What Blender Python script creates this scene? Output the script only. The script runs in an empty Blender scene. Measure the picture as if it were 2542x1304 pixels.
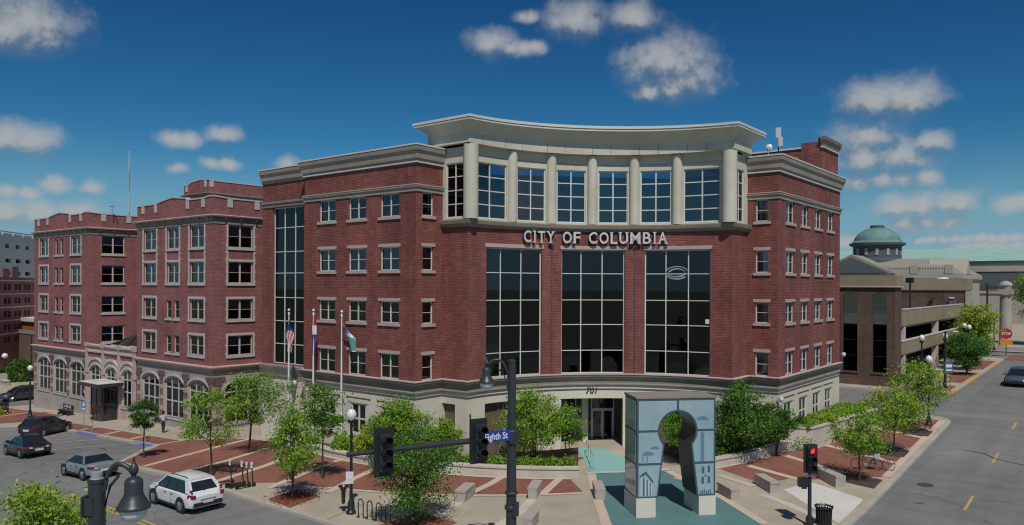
import bpy, bmesh, math, random
import numpy as np
from mathutils import Vector, Matrix
random.seed(7); rng = np.random.default_rng(7)
sc = bpy.context.scene
COL = sc.collection
R = math.radians
# ------------------------------------------------------------------ camera
YAW = R(38.55)
cd = bpy.data.cameras.new('camera'); cam = bpy.data.objects.new('camera', cd); COL.objects.link(cam)
cam.matrix_world = Matrix.Translation((0, 0, 11)) @ Matrix.Rotation(YAW, 4, 'Z') @ Matrix.Rotation(R(90), 4, 'X') @ Matrix.Rotation(.0045, 4, 'Z')
cd.sensor_width = 36; cd.lens = 1906 / 2542 * 36; cd.shift_y = 59 / 2542
cd.clip_start = .3; cd.clip_end = 8000
sc.camera = cam
sc.cycles.filter_width = 1.15; sc.cycles.max_bounces = 6; sc.cycles.diffuse_bounces = 3; sc.cycles.glossy_bounces = 3; sc.cycles.transparent_max_bounces = 10; sc.cycles.transmission_bounces = 3
# ------------------------------------------------------------------ light
SUN_EL = R(55); SHADOW = (-.743, .669)           # the way shadows fall on the ground
sd = bpy.data.lights.new('sun', 'SUN'); sun = bpy.data.objects.new('sun', sd); COL.objects.link(sun)
sd.energy = 4.5; sd.angle = R(.55); sd.color = (1, .955, .875)
ldir = Vector((SHADOW[0] * math.cos(SUN_EL), SHADOW[1] * math.cos(SUN_EL), -math.sin(SUN_EL)))
sun.rotation_euler = ldir.to_track_quat('-Z', 'Y').to_euler()
sun.location = (20, -20, 60)
sc.view_settings.view_transform = 'Standard'; sc.view_settings.look = 'None'
sc.view_settings.exposure = -.5; sc.view_settings.gamma = 1; sc.view_settings.use_curve_mapping = False
# ------------------------------------------------------------------ sky
W = bpy.data.worlds.new('World'); sc.world = W; W.use_nodes = True
nt = W.node_tree; nt.nodes.clear()
def nd(t, **k):
    n = nt.nodes.new(t)
    for a, b in k.items(): setattr(n, a, b)
    return n
L = lambda a, b: nt.links.new(a, b)
wo = nd('ShaderNodeOutputWorld'); bg = nd('ShaderNodeBackground'); bg.inputs[1].default_value = .1
sky = nd('ShaderNodeTexSky', sky_type='NISHITA'); sky.sun_disc = False
sky.sun_elevation = SUN_EL; sky.sun_rotation = math.atan2(-SHADOW[0], -SHADOW[1])
sky.altitude = 250; sky.air_density = 1.25; sky.dust_density = .35; sky.ozone_density = 3.2
sep = nd('ShaderNodeSeparateColor'); gam = nd('ShaderNodeCombineColor'); L(sky.outputs[0], sep.inputs[0])
for k, (p_, a_) in enumerate(((2.0, .052), (1.72, .172), (1.75, .195))):      # deep polarised blue: more contrast per channel
    pw = nd('ShaderNodeMath', operation='POWER'); pw.inputs[1].default_value = p_; L(sep.outputs[k], pw.inputs[0])
    ml = nd('ShaderNodeMath', operation='MULTIPLY'); ml.inputs[1].default_value = a_; L(pw.outputs[0], ml.inputs[0]); L(ml.outputs[0], gam.inputs[k])
tc = nd('ShaderNodeTexCoord')
def pix_dir(px, py):
    x = (px - 1271) / 1906; z = -(py - 711) / 1906
    return Vector((x * math.cos(YAW) - math.sin(YAW), x * math.sin(YAW) + math.cos(YAW), z)).normalized()
CLOUDS = [(62, 60, 88, 62), (20, 85, 60, 40), (1425, 50, 78, 42), (1220, 108, 60, 32), (1300, 118, 60, 18), (1570, 42, 52, 40), (1300, 40, 30, 14),
          (1650, 150, 95, 68), (1690, 195, 90, 50), (1640, 225, 80, 25), (2205, 240, 92, 44), (2150, 340, 85, 45), (2190, 385, 110, 45), (2305, 345, 40, 28), (2210, 445, 105, 20),
          (2290, 505, 108, 30), (2300, 550, 80, 22), (2525, 500, 45, 20), (45, 350, 70, 34), (450, 347, 50, 18), (550, 335, 32, 28), (545, 410, 48, 15), (710, 408, 32, 17),
          (132, 460, 28, 20), (225, 468, 24, 17), (60, 530, 150, 30), (440, 420, 22, 12), (2140, 600, 60, 14), (2400, 590, 110, 10), (20, 480, 60, 14), (2480, 610, 90, 14)]
prev = None
extra = []
rr = random.Random(3)
for k in range(9):                                # the same kind of scattered clouds all round the sky
    az = rr.uniform(42, 318); el = rr.uniform(4, 55); s = rr.uniform(.04, .09)
    a = math.radians(az) - YAW
    extra.append((Vector((math.sin(a) * math.cos(R(el)), math.cos(a) * math.cos(R(el)), math.sin(R(el)))), s * 1.5, s * .8))
items = [(pix_dir(px, py), rx / 1906, ry / 1906) for px, py, rx, ry in CLOUDS] + extra
nz = nd('ShaderNodeTexNoise'); nz.inputs['Scale'].default_value = 22; nz.inputs['Detail'].default_value = 4; nz.inputs['Roughness'].default_value = .58
L(tc.outputs['Generated'], nz.inputs['Vector'])
warp = nd('ShaderNodeVectorMath', operation='MULTIPLY_ADD'); warp.inputs[1].default_value = (.016,) * 3
L(nz.outputs['Color'], warp.inputs[0]); L(tc.outputs['Generated'], warp.inputs[2])
wsh = nd('ShaderNodeVectorMath', operation='SUBTRACT'); wsh.inputs[1].default_value = (.008,) * 3; L(warp.outputs[0], wsh.inputs[0])
ASP = 1.7                                          # clouds are wider than tall: measure in a sky stretched upwards
puffs = []
for c, rx, ry in items:
    right = c.cross(Vector((0, 0, 1))).normalized(); n = max(1, math.ceil(1.45 * rx / (ASP * ry) - .75))
    r_ = max(rx / n, ASP * ry) if n == 1 else ASP * ry
    if n == 1: r_ = math.sqrt(rx * ASP * ry)
    for q in range(n):
        d = c + right * ((q + .5) / n * 2 - 1) * max(0, rx - r_ * .5)
        puffs.append((Vector((d.x, d.y, d.z * ASP)), r_))
NV = sum(max(1, math.ceil(1.45 * rx / (ASP * ry) - .75)) for c, rx, ry in items[:len(CLOUDS)])
stv = nd('ShaderNodeVectorMath', operation='MULTIPLY'); stv.inputs[1].default_value = (1, 1, ASP); L(wsh.outputs[0], stv.inputs[0])
def field(vec, its):
    prev = None
    for c, r_ in its:
        ds = nd('ShaderNodeVectorMath', operation='DISTANCE'); L(vec, ds.inputs[0]); ds.inputs[1].default_value = c
        ln = nd('ShaderNodeMath', operation='MULTIPLY'); ln.inputs[1].default_value = 1 / r_; L(ds.outputs['Value'], ln.inputs[0])
        if prev is None: prev = ln.outputs[0]
        else:
            mn = nd('ShaderNodeMath', operation='SMOOTH_MIN'); mn.inputs[2].default_value = .35
            L(prev, mn.inputs[0]); L(ln.outputs[0], mn.inputs[1]); prev = mn.outputs[0]
    return prev
fld = field(stv.outputs[0], puffs)
upv = nd('ShaderNodeVectorMath', operation='ADD'); upv.inputs[1].default_value = (.004, -.004, .017 * ASP); L(stv.outputs[0], upv.inputs[0])
fld2 = field(upv.outputs[0], sorted(puffs[:NV], key=lambda q: -q[1])[:26])
lit = nd('ShaderNodeMath', operation='SUBTRACT'); L(fld2, lit.inputs[0]); L(fld, lit.inputs[1])
n2 = nd('ShaderNodeTexNoise'); n2.inputs['Scale'].default_value = 34; n2.inputs['Detail'].default_value = 5; n2.inputs['Roughness'].default_value = .62
L(tc.outputs['Generated'], n2.inputs['Vector'])
sm = nd('ShaderNodeMath', operation='MULTIPLY_ADD'); sm.inputs[1].default_value = -1.25; L(n2.outputs['Fac'], sm.inputs[0]); L(fld, sm.inputs[2])
dens = nd('ShaderNodeMapRange', interpolation_type='SMOOTHSTEP'); L(sm.outputs[0], dens.inputs['Value'])
dens.inputs['From Min'].default_value = .86; dens.inputs['From Max'].default_value = -.52
dens.inputs['To Min'].default_value = 0; dens.inputs['To Max'].default_value = .88
off = nd('ShaderNodeVectorMath', operation='ADD'); off.inputs[1].default_value = (.006, -.006, .010); L(tc.outputs['Generated'], off.inputs[0])
n3 = nd('ShaderNodeTexNoise'); n3.inputs['Scale'].default_value = 34; n3.inputs['Detail'].default_value = 4; n3.inputs['Roughness'].default_value = .6; L(off.outputs[0], n3.inputs['Vector'])
df = nd('ShaderNodeMath', operation='SUBTRACT'); L(n2.outputs['Fac'], df.inputs[0]); L(n3.outputs['Fac'], df.inputs[1])
lsum = nd('ShaderNodeMath', operation='MULTIPLY_ADD'); lsum.inputs[1].default_value = 2.0; L(df.outputs[0], lsum.inputs[0]); L(lit.outputs[0], lsum.inputs[2])
sh = nd('ShaderNodeMapRange', interpolation_type='SMOOTHSTEP'); L(lsum.outputs[0], sh.inputs['Value']); sh.inputs['From Min'].default_value = -.55; sh.inputs['From Max'].default_value = .62
dm = nd('ShaderNodeMapRange'); L(sh.outputs[0], dm.inputs['Value']); dm.inputs['To Min'].default_value = .5; dm.inputs['To Max'].default_value = 1.0; dm.inputs['From Max'].default_value = .7
dfin = nd('ShaderNodeMath', operation='MULTIPLY'); L(dens.outputs[0], dfin.inputs[0]); L(dm.outputs[0], dfin.inputs[1])
cc = nd('ShaderNodeMix', data_type='RGBA'); cc.inputs[6].default_value = (2.6, 3.1, 3.7, 1); cc.inputs[7].default_value = (5.7, 5.9, 6.0, 1); L(sh.outputs[0], cc.inputs[0])
szz = nd('ShaderNodeSeparateXYZ'); L(tc.outputs['Generated'], szz.inputs[0])          # pale haze low over the horizon, all round
hz = nd('ShaderNodeMapRange', interpolation_type='SMOOTHERSTEP'); L(szz.outputs[2], hz.inputs['Value']); hz.inputs['From Min'].default_value = .0; hz.inputs['From Max'].default_value = .2; hz.inputs['To Min'].default_value = .85; hz.inputs['To Max'].default_value = 0
hm = nd('ShaderNodeMix', data_type='RGBA'); L(hz.outputs[0], hm.inputs[0]); L(gam.outputs[0], hm.inputs[6]); hm.inputs[7].default_value = (3.0, 5.0, 6.9, 1)
mx = nd('ShaderNodeMix', data_type='RGBA'); L(dfin.outputs[0], mx.inputs[0]); L(hm.outputs[2], mx.inputs[6]); L(cc.outputs[2], mx.inputs[7])
L(mx.outputs[2], bg.inputs[0]); L(bg.outputs[0], wo.inputs[0])

# ------------------------------------------------------------------ materials
MATS = {}
def newmat(name):
    m = bpy.data.materials.new(name); m.use_nodes = True
    t = m.node_tree; t.nodes.clear()
    o = t.nodes.new('ShaderNodeOutputMaterial'); b = t.nodes.new('ShaderNodeBsdfPrincipled')
    t.links.new(b.outputs[0], o.inputs[0]); MATS[name] = m
    return m, t, b, o
def M(name, c, c2=None, scale=1.5, rough=.8, bump=0., bscale=30, metal=0., spec=.5, coat=0., detail=5, speck=0, stains=0):
    m, t, b, o = newmat(name)
    b.inputs['Roughness'].default_value = rough; b.inputs['Metallic'].default_value = metal
    b.inputs['Specular IOR Level'].default_value = spec; b.inputs['Coat Weight'].default_value = coat; b.inputs['Coat Roughness'].default_value = .05
    if c2 is None: c2 = tuple(x * .82 for x in c)
    tc = t.nodes.new('ShaderNodeTexCoord')
    n = t.nodes.new('ShaderNodeTexNoise'); n.inputs['Scale'].default_value = scale; n.inputs['Detail'].default_value = detail; n.inputs['Roughness'].default_value = .65
    t.links.new(tc.outputs['Object'], n.inputs['Vector'])
    mr = t.nodes.new('ShaderNodeMapRange'); mr.inputs['From Min'].default_value = .3; mr.inputs['From Max'].default_value = .7; t.links.new(n.outputs['Fac'], mr.inputs['Value'])
    x = t.nodes.new('ShaderNodeMix'); x.data_type = 'RGBA'; x.inputs[6].default_value = (*c, 1); x.inputs[7].default_value = (*c2, 1)
    t.links.new(mr.outputs[0], x.inputs[0]); out = x.outputs[2]
    if stains or speck:
        n2 = t.nodes.new('ShaderNodeTexNoise'); n2.inputs['Scale'].default_value = 60 if speck else .35; n2.inputs['Detail'].default_value = 6; n2.inputs['Roughness'].default_value = .7
        t.links.new(tc.outputs['Object'], n2.inputs['Vector'])
        m2 = t.nodes.new('ShaderNodeMapRange'); m2.inputs['From Min'].default_value = .35; m2.inputs['From Max'].default_value = .68
        a = speck or stains; m2.inputs['To Min'].default_value = 1 - a; m2.inputs['To Max'].default_value = 1 + a * .5
        t.links.new(n2.outputs['Fac'], m2.inputs['Value'])
        v = t.nodes.new('ShaderNodeVectorMath'); v.operation = 'SCALE'; t.links.new(out, v.inputs[0]); t.links.new(m2.outputs[0], v.inputs['Scale']); out = v.outputs[0]
    t.links.new(out, b.inputs['Base Color'])
    if bump:
        nb = t.nodes.new('ShaderNodeTexNoise'); nb.inputs['Scale'].default_value = bscale; nb.inputs['Detail'].default_value = 4; t.links.new(tc.outputs['Object'], nb.inputs['Vector'])
        bp = t.nodes.new('ShaderNodeBump'); bp.inputs['Strength'].default_value = bump; bp.inputs['Distance'].default_value = .03
        t.links.new(nb.outputs['Fac'], bp.inputs['Height']); t.links.new(bp.outputs[0], b.inputs['Normal'])
    return m
def brickmat(name, c1, c2, mortar, bw=.3, bh=.1, ms=.012, var=.22):
    m, t, b, o = newmat(name); b.inputs['Roughness'].default_value = .88; b.inputs['Specular IOR Level'].default_value = .25
    uv = t.nodes.new('ShaderNodeUVMap')
    br = t.nodes.new('ShaderNodeTexBrick'); br.inputs['Scale'].default_value = 1; br.inputs['Brick Width'].default_value = bw; br.inputs['Row Height'].default_value = bh
    br.inputs['Mortar Size'].default_value = ms; br.inputs['Mortar Smooth'].default_value = .3; br.inputs['Bias'].default_value = 0
    br.inputs['Color1'].default_value = (*c1, 1); br.inputs['Color2'].default_value = (*c2, 1); br.inputs['Mortar'].default_value = (*mortar, 1)
    t.links.new(uv.outputs[0], br.inputs['Vector'])
    last = br.outputs['Color']
    mp = t.nodes.new('ShaderNodeMapping'); mp.inputs['Scale'].default_value = (1.5, .10, 1); t.links.new(uv.outputs[0], mp.inputs[0])
    for sc_, amt in ((.22, var), (1.3, var * .7), (9, var * .6), (-1, var * .6)):
        n = t.nodes.new('ShaderNodeTexNoise'); n.inputs['Scale'].default_value = abs(sc_); n.inputs['Detail'].default_value = 4; t.links.new(mp.outputs[0] if sc_ < 0 else uv.outputs[0], n.inputs['Vector'])
        mr = t.nodes.new('ShaderNodeMapRange'); mr.inputs['From Min'].default_value = .3; mr.inputs['From Max'].default_value = .7; mr.inputs['To Min'].default_value = 1 - amt; mr.inputs['To Max'].default_value = 1 + amt
        t.links.new(n.outputs['Fac'], mr.inputs['Value'])
        v = t.nodes.new('ShaderNodeVectorMath'); v.operation = 'SCALE'; t.links.new(last, v.inputs[0]); t.links.new(mr.outputs[0], v.inputs['Scale']); last = v.outputs[0]
    t.links.new(last, b.inputs['Base Color'])
    bp = t.nodes.new('ShaderNodeBump'); bp.inputs['Strength'].default_value = .5; bp.inputs['Distance'].default_value = .02; bp.invert = True
    t.links.new(br.outputs['Fac'], bp.inputs['Height']); t.links.new(bp.outputs[0], b.inputs['Normal'])
    return m
def glassmat(name, tintc, refl=.16, rough=.02, wob=.0):
    m = bpy.data.materials.new(name); m.use_nodes = True; t = m.node_tree; t.nodes.clear(); MATS[name] = m
    o = t.nodes.new('ShaderNodeOutputMaterial'); tr = t.nodes.new('ShaderNodeBsdfTransparent'); tr.inputs[0].default_value = (*tintc, 1)
    g = t.nodes.new('ShaderNodeBsdfGlossy'); g.inputs['Roughness'].default_value = rough; g.inputs[0].default_value = (.9, .95, 1, 1)
    lw = t.nodes.new('ShaderNodeFresnel'); lw.inputs[0].default_value = 1.5
    a = t.nodes.new('ShaderNodeMath'); a.operation = 'ADD'; a.inputs[1].default_value = refl; a.use_clamp = True; t.links.new(lw.outputs[0], a.inputs[0])
    mx = t.nodes.new('ShaderNodeMixShader'); t.links.new(a.outputs[0], mx.inputs[0]); t.links.new(tr.outputs[0], mx.inputs[1]); t.links.new(g.outputs[0], mx.inputs[2])
    if wob:
        tc = t.nodes.new('ShaderNodeTexCoord'); n = t.nodes.new('ShaderNodeTexNoise'); n.inputs['Scale'].default_value = .7; n.inputs['Detail'].default_value = 1; t.links.new(tc.outputs['Object'], n.inputs['Vector'])
        bp = t.nodes.new('ShaderNodeBump'); bp.inputs['Strength'].default_value = wob; bp.inputs['Distance'].default_value = .05; t.links.new(n.outputs['Fac'], bp.inputs['Height']); t.links.new(bp.outputs[0], g.inputs['Normal'])
    t.links.new(mx.outputs[0], o.inputs[0]); return m
def leafmat(name, c1, c2):
    m, t, b, o = newmat(name); b.inputs['Roughness'].default_value = .55; b.inputs['Specular IOR Level'].default_value = .3
    at = t.nodes.new('ShaderNodeAttribute'); at.attribute_name = 'tone'
    x = t.nodes.new('ShaderNodeMix'); x.data_type = 'RGBA'; x.inputs[6].default_value = (*c1, 1); x.inputs[7].default_value = (*c2, 1)
    t.links.new(at.outputs['Fac'], x.inputs[0]); t.links.new(x.outputs[2], b.inputs['Base Color'])
    tl = t.nodes.new('ShaderNodeBsdfTranslucent'); t.links.new(x.outputs[2], tl.inputs[0])
    ms = t.nodes.new('ShaderNodeMixShader'); ms.inputs[0].default_value = .3
    t.links.new(b.outputs[0], ms.inputs[1]); t.links.new(tl.outputs[0], ms.inputs[2]); t.links.new(ms.outputs[0], o.inputs[0])
    return m
def emitmat(name, c, s):
    m, t, b, o = newmat(name); b.inputs['Base Color'].default_value = (*c, 1); b.inputs['Emission Color'].default_value = (*c, 1); b.inputs['Emission Strength'].default_value = s
    return m
brickmat('brick_new', (.165, .042, .037), (.245, .067, .055), (.255, .15, .125), bw=.34, bh=.115, ms=.014)
brickmat('brick_old', (.235, .075, .077), (.315, .105, .102), (.30, .185, .17), bw=.34, bh=.115, ms=.014, var=.18)
brickmat('brick_brown', (.105, .062, .05), (.135, .08, .064), (.15, .11, .09))
brickmat('brick_paver', (.22, .085, .06), (.275, .11, .078), (.22, .13, .10), bw=.24, bh=.12, ms=.008, var=.14)
M('stone', (.72, .655, .53), (.65, .59, .475), .5, .85, .12, 14, stains=.1)
M('cornice_stone', (.37, .335, .275), (.30, .27, .22), .8, .85, .12, 14, stains=.14)
M('ramp', (.66, .63, .58), (.6, .57, .52), .6, .9, stains=.1)
M('decal', (.36, .39, .40), None, 3, .5)
M('stone_grey', (.29, .25, .20), (.225, .195, .155), .8, .85, .12, 14, stains=.12)
M('stone_pink', (.52, .40, .345), (.46, .35, .31), 1.2, .85, .1, 14, stains=.12)
M('stone_old', (.48, .425, .37), (.36, .315, .28), .9, .9, .25, 9, stains=.18)
M('stone_dark', (.15, .11, .10), (.10, .075, .07), 1.2, .9, .2, 9)
M('stucco', (.62, .585, .465), (.56, .525, .42), .6, .8, .08, 20, stains=.14)
M('white_trim', (.66, .65, .61), (.60, .59, .55), 1, .5)
M('trim_old', (.55, .50, .46), (.47, .43, .395), 1, .6)
M('metal_white', (.62, .62, .60), None, 2, .4)
M('concrete', (.45, .385, .295), (.38, .325, .25), .45, .9, .12, 30, stains=.16)
M('concrete_pale', (.56, .51, .43), (.50, .45, .385), .6, .9, .1, 30, stains=.12)
M('band', (.60, .475, .38), (.52, .415, .335), .7, .9, .1, 30, stains=.12)
M('kerb', (.46, .42, .36), (.39, .355, .31), .6, .9, .12, 30, stains=.15)
M('asphalt', (.225, .219, .210), (.185, .180, .174), .12, .92, .3, 60, speck=.16)
M('asphalt_patch', (.23, .225, .215), (.205, .20, .19), .5, .92, .2, 60, speck=.14)
def road():
    m = MATS['asphalt']; t = m.node_tree; b = next(n for n in t.nodes if n.type == 'BSDF_PRINCIPLED'); src = b.inputs['Base Color'].links[0].from_socket
    tc = t.nodes.new('ShaderNodeTexCoord')
    wn = t.nodes.new('ShaderNodeTexNoise'); wn.inputs['Scale'].default_value = .5; wn.inputs['Detail'].default_value = 5; t.links.new(tc.outputs['Object'], wn.inputs['Vector'])
    wv = t.nodes.new('ShaderNodeVectorMath'); wv.operation = 'MULTIPLY_ADD'; wv.inputs[1].default_value = (2.6, 2.6, 0); t.links.new(wn.outputs['Color'], wv.inputs[0]); t.links.new(tc.outputs['Object'], wv.inputs[2])
    vo = t.nodes.new('ShaderNodeTexVoronoi'); vo.feature = 'DISTANCE_TO_EDGE'; vo.inputs['Scale'].default_value = .11; t.links.new(wv.outputs[0], vo.inputs['Vector'])
    cr = t.nodes.new('ShaderNodeMapRange'); cr.inputs['From Min'].default_value = .0; cr.inputs['From Max'].default_value = .007; cr.inputs['To Min'].default_value = .62; cr.inputs['To Max'].default_value = 1; t.links.new(vo.outputs[0], cr.inputs['Value'])
    last = src
    outs = [cr.outputs[0]]
    for sc_, lo, hi in ((.06, .84, 1.14), (.33, .90, 1.08), (1.7, .93, 1.05)):
        n = t.nodes.new('ShaderNodeTexNoise'); n.inputs['Scale'].default_value = sc_; n.inputs['Detail'].default_value = 6; n.inputs['Roughness'].default_value = .65; t.links.new(tc.outputs['Object'], n.inputs['Vector'])
        r = t.nodes.new('ShaderNodeMapRange'); r.inputs['From Min'].default_value = .32; r.inputs['From Max'].default_value = .68; r.inputs['To Min'].default_value = lo; r.inputs['To Max'].default_value = hi; t.links.new(n.outputs['Fac'], r.inputs['Value']); outs.append(r.outputs[0])
    for sx, sy, lo, hi in ((.9, .012, .9, 1.06), (.012, .9, .93, 1.05)):      # wheel-worn streaks along both streets
        mp = t.nodes.new('ShaderNodeMapping'); mp.inputs['Scale'].default_value = (sx, sy, 1); t.links.new(tc.outputs['Object'], mp.inputs[0])
        n = t.nodes.new('ShaderNodeTexNoise'); n.inputs['Scale'].default_value = 1; n.inputs['Detail'].default_value = 3; t.links.new(mp.outputs[0], n.inputs['Vector'])
        r = t.nodes.new('ShaderNodeMapRange'); r.inputs['From Min'].default_value = .35; r.inputs['From Max'].default_value = .65; r.inputs['To Min'].default_value = lo; r.inputs['To Max'].default_value = hi; t.links.new(n.outputs['Fac'], r.inputs['Value']); outs.append(r.outputs[0])
    for o in outs:
        v = t.nodes.new('ShaderNodeVectorMath'); v.operation = 'SCALE'; t.links.new(last, v.inputs[0]); t.links.new(o, v.inputs['Scale']); last = v.outputs[0]
    t.links.new(last, b.inputs['Base Color'])
road()
M('asphalt_seal', (.06, .058, .058), None, 2, .8)
M('yellow_paint', (.62, .40, .06), (.50, .33, .07), 3, .8, speck=.2)
M('white_paint', (.62, .61, .58), (.5, .49, .47), 3, .8, speck=.2)
M('blue_paint', (.10, .17, .48), (.14, .2, .45), 3, .8, speck=.15)
M('teal', (.085, .19, .19), (.11, .225, .225), .8, .8, .15, 40, speck=.12, stains=.2)
M('teal_light', (.22, .43, .40), (.25, .46, .43), .8, .8, .1, 40, speck=.06)
M('soil', (.09, .055, .04), (.05, .033, .025), 2, 1, .6, 20)
M('mulch_red', (.30, .10, .05), (.16, .06, .035), 4, 1, .7, 20)
M('ground', (.16, .17, .10), (.12, .12, .08), .05, 1)
M('roof_flat', (.22, .215, .20), (.17, .165, .155), .4, .9, stains=.2)
M('black_metal', (.016, .019, .021), (.022, .025, .027), 3, .38, spec=.5)
M('dark_metal', (.030, .036, .040), (.038, .044, .048), 3, .42, spec=.5)
M('bronze', (.035, .034, .034), (.05, .048, .046), 1, .35)
M('galv', (.42, .43, .43), (.36, .37, .37), 5, .45, metal=.3)
M('steel_blue', (.045, .085, .13), (.055, .10, .15), 1.5, .4)
M('panel_glass', (.27, .39, .42), (.34, .47, .50), .9, .12, spec=.8, coat=.6, stains=.1)
M('etch_dark', (.055, .10, .16), (.08, .13, .19), 3, .5)
M('etch_mid', (.14, .24, .32), (.11, .20, .28), 3, .4)
M('etch_light', (.50, .56, .58), (.44, .5, .53), 3, .5)
M('letter', (.62, .62, .63), (.56, .56, .57), 2, .45)
M('letter_side', (.035, .035, .045), None, 2, .5)
M('white_gloss', (.75, .76, .76), None, 3, .3)
M('globe', (.74, .74, .70), (.70, .70, .66), 3, .3, spec=.6)
M('bark', (.075, .055, .042), (.05, .037, .03), 8, .95, .5, 30)
M('copper', (.16, .30, .26), (.11, .22, .20), .6, .7, stains=.2)
M('copper_pale', (.32, .50, .43), (.28, .45, .39), .2, .7, stains=.1)
M('court_stone', (.42, .385, .32), (.36, .33, .275), .3, .9, stains=.1)
M('court_dark', (.10, .12, .13), (.075, .09, .10), .5, .9)
M('court_roof', (.30, .275, .23), (.255, .235, .195), .3, .9)
M('tan_panel', (.33, .265, .17), (.28, .225, .145), .5, .85, stains=.14)
M('garage_white', (.56, .57, .53), (.5, .51, .47), .3, .85, stains=.1)
M('orange_wall', (.36, .115, .045), (.31, .10, .04), .3, .8)
M('brown_wall', (.17, .115, .08), (.145, .10, .07), .3, .85)
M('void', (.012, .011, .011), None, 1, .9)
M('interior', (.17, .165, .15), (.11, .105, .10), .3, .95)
M('blind', (.68, .68, .66), (.6, .6, .58), 1.5, .9)
M('blind_dark', (.42, .44, .46), (.34, .36, .38), 1.5, .9)
M('door_white', (.62, .62, .6), None, 2, .45)
M('rubber', (.018, .018, .018), None, 5, .85)
M('rim', (.42, .43, .44), None, 5, .3, metal=.7)
M('chrome', (.55, .56, .58), None, 5, .2, metal=.9)
M('black_trim', (.02, .02, .021), None, 5, .55)
M('car_glass', (.012, .016, .02), (.02, .025, .03), 2, .05, spec=.8)
M('tail_red', (.20, .010, .012), None, 8, .2, coat=.5)
M('plate', (.62, .63, .62), None, 8, .5)
M('paint_white', (.72, .73, .73), None, .3, .28, coat=.6)
M('paint_silver', (.34, .37, .40), (.33, .36, .39), .3, .3, metal=.45, coat=.6)
M('paint_black', (.012, .013, .017), (.014, .015, .019), .3, .25, coat=.8)
M('paint_dark', (.016, .019, .024), (.018, .021, .027), .3, .25, coat=.8)
M('paint_slate', (.06, .075, .095), None, .3, .28, metal=.3, coat=.7)
M('paint_navy', (.11, .14, .18), None, .3, .28, metal=.3, coat=.7)
M('skin', (.17, .085, .05), None, 8, .6)
M('hair', (.012, .010, .009), None, 8, .6)
M('shirt', (.55, .54, .53), (.48, .47, .46), 8, .9)
M('trousers', (.025, .026, .03), None, 8, .9)
M('red_sign', (.45, .02, .02), None, 8, .5)
M('orange_sign', (.65, .26, .02), None, 8, .5)
M('blue_sign', (.02, .055, .36), None, 8, .4)
M('blue_sign_light', (.10, .26, .55), None, 8, .4)
M('sign_white', (.78, .78, .77), None, 8, .45)
M('green_ball', (.045, .10, .03), (.03, .07, .02), 6, .9, 1.0, 12)
M('flag_red', (.42, .035, .05), None, 8, .9); M('flag_white', (.80, .80, .80), None, 8, .9); M('flag_blue', (.035, .045, .20), None, 8, .9)
M('flag_sky', (.16, .26, .62), None, 8, .9); M('flag_green', (.10, .32, .26), None, 8, .9); M('flag_purple', (.10, .05, .26), None, 8, .9)
M('lens_off', (.02, .018, .016), None, 8, .2)
emitmat('lamp_red', (1, .03, .03), 2.2)
glassmat('glass', (.70, .74, .78), .05, .02, .10)
glassmat('glass_big', (.40, .46, .47), .008, .015, .10)
glassmat('glass_sky', (.34, .42, .52), .065, .015, .06)
glassmat('glass_green', (.66, .82, .72), -.01, .02, .10)
glassmat('glass_old', (.70, .74, .76), .05, .03, .12)
leafmat('leaf_bright', (0.163, 0.318, 0.028), (0.312, 0.456, 0.051))
leafmat('leaf_green', (0.096, 0.223, 0.026), (0.185, 0.340, 0.039))
leafmat('leaf_dark', (0.050, 0.131, 0.023), (0.104, 0.212, 0.030))
leafmat('leaf_yellow', (0.278, 0.382, 0.032), (0.463, 0.488, 0.065))
leafmat('leaf_grass', (0.139, 0.276, 0.028), (0.231, 0.362, 0.046))
leafmat('petal_white', (.66, .66, .58), (.5, .55, .42))
leafmat('petal_yellow', (.62, .48, .03), (.5, .42, .06))
leafmat('petal_red', (.35, .06, .03), (.28, .10, .04))
# ------------------------------------------------------------------ helpers
WM = {}; ID = Matrix.Identity(4)
def link(o, parent=None, world=None):
    COL.objects.link(o); world = world or ID
    if parent is not None:
        o.parent = parent; o.matrix_parent_inverse = WM[parent.name].inverted()
    o.matrix_basis = world; WM[o.name] = world.copy(); return o
def tag(o, label=None, cat=None, group=None, kind=None):
    if label: o['label'] = label
    if cat: o['category'] = cat
    if group: o['group'] = group
    if kind: o['kind'] = kind
    return o
def thing(name, label, cat, loc=(0, 0, 0), rz=0, group=None):
    o = bpy.data.objects.new(name, None); o.empty_display_size = .3
    link(o, None, Matrix.Translation(loc) @ Matrix.Rotation(rz, 4, 'Z')); return tag(o, label, cat, group)
def copy_tree(o, parent=None):
    c = o.copy(); COL.objects.link(c); WM[c.name] = WM.get(o.name, ID)
    if parent is not None: c.parent = parent
    for ch in o.children: copy_tree(ch, c)
    return c
def put(o, x, y, z, rz=0, s=1):
    o.matrix_basis = Matrix.Translation((x, y, z)) @ Matrix.Rotation(rz, 4, 'Z') @ Matrix.Scale(s, 4); return o
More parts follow.
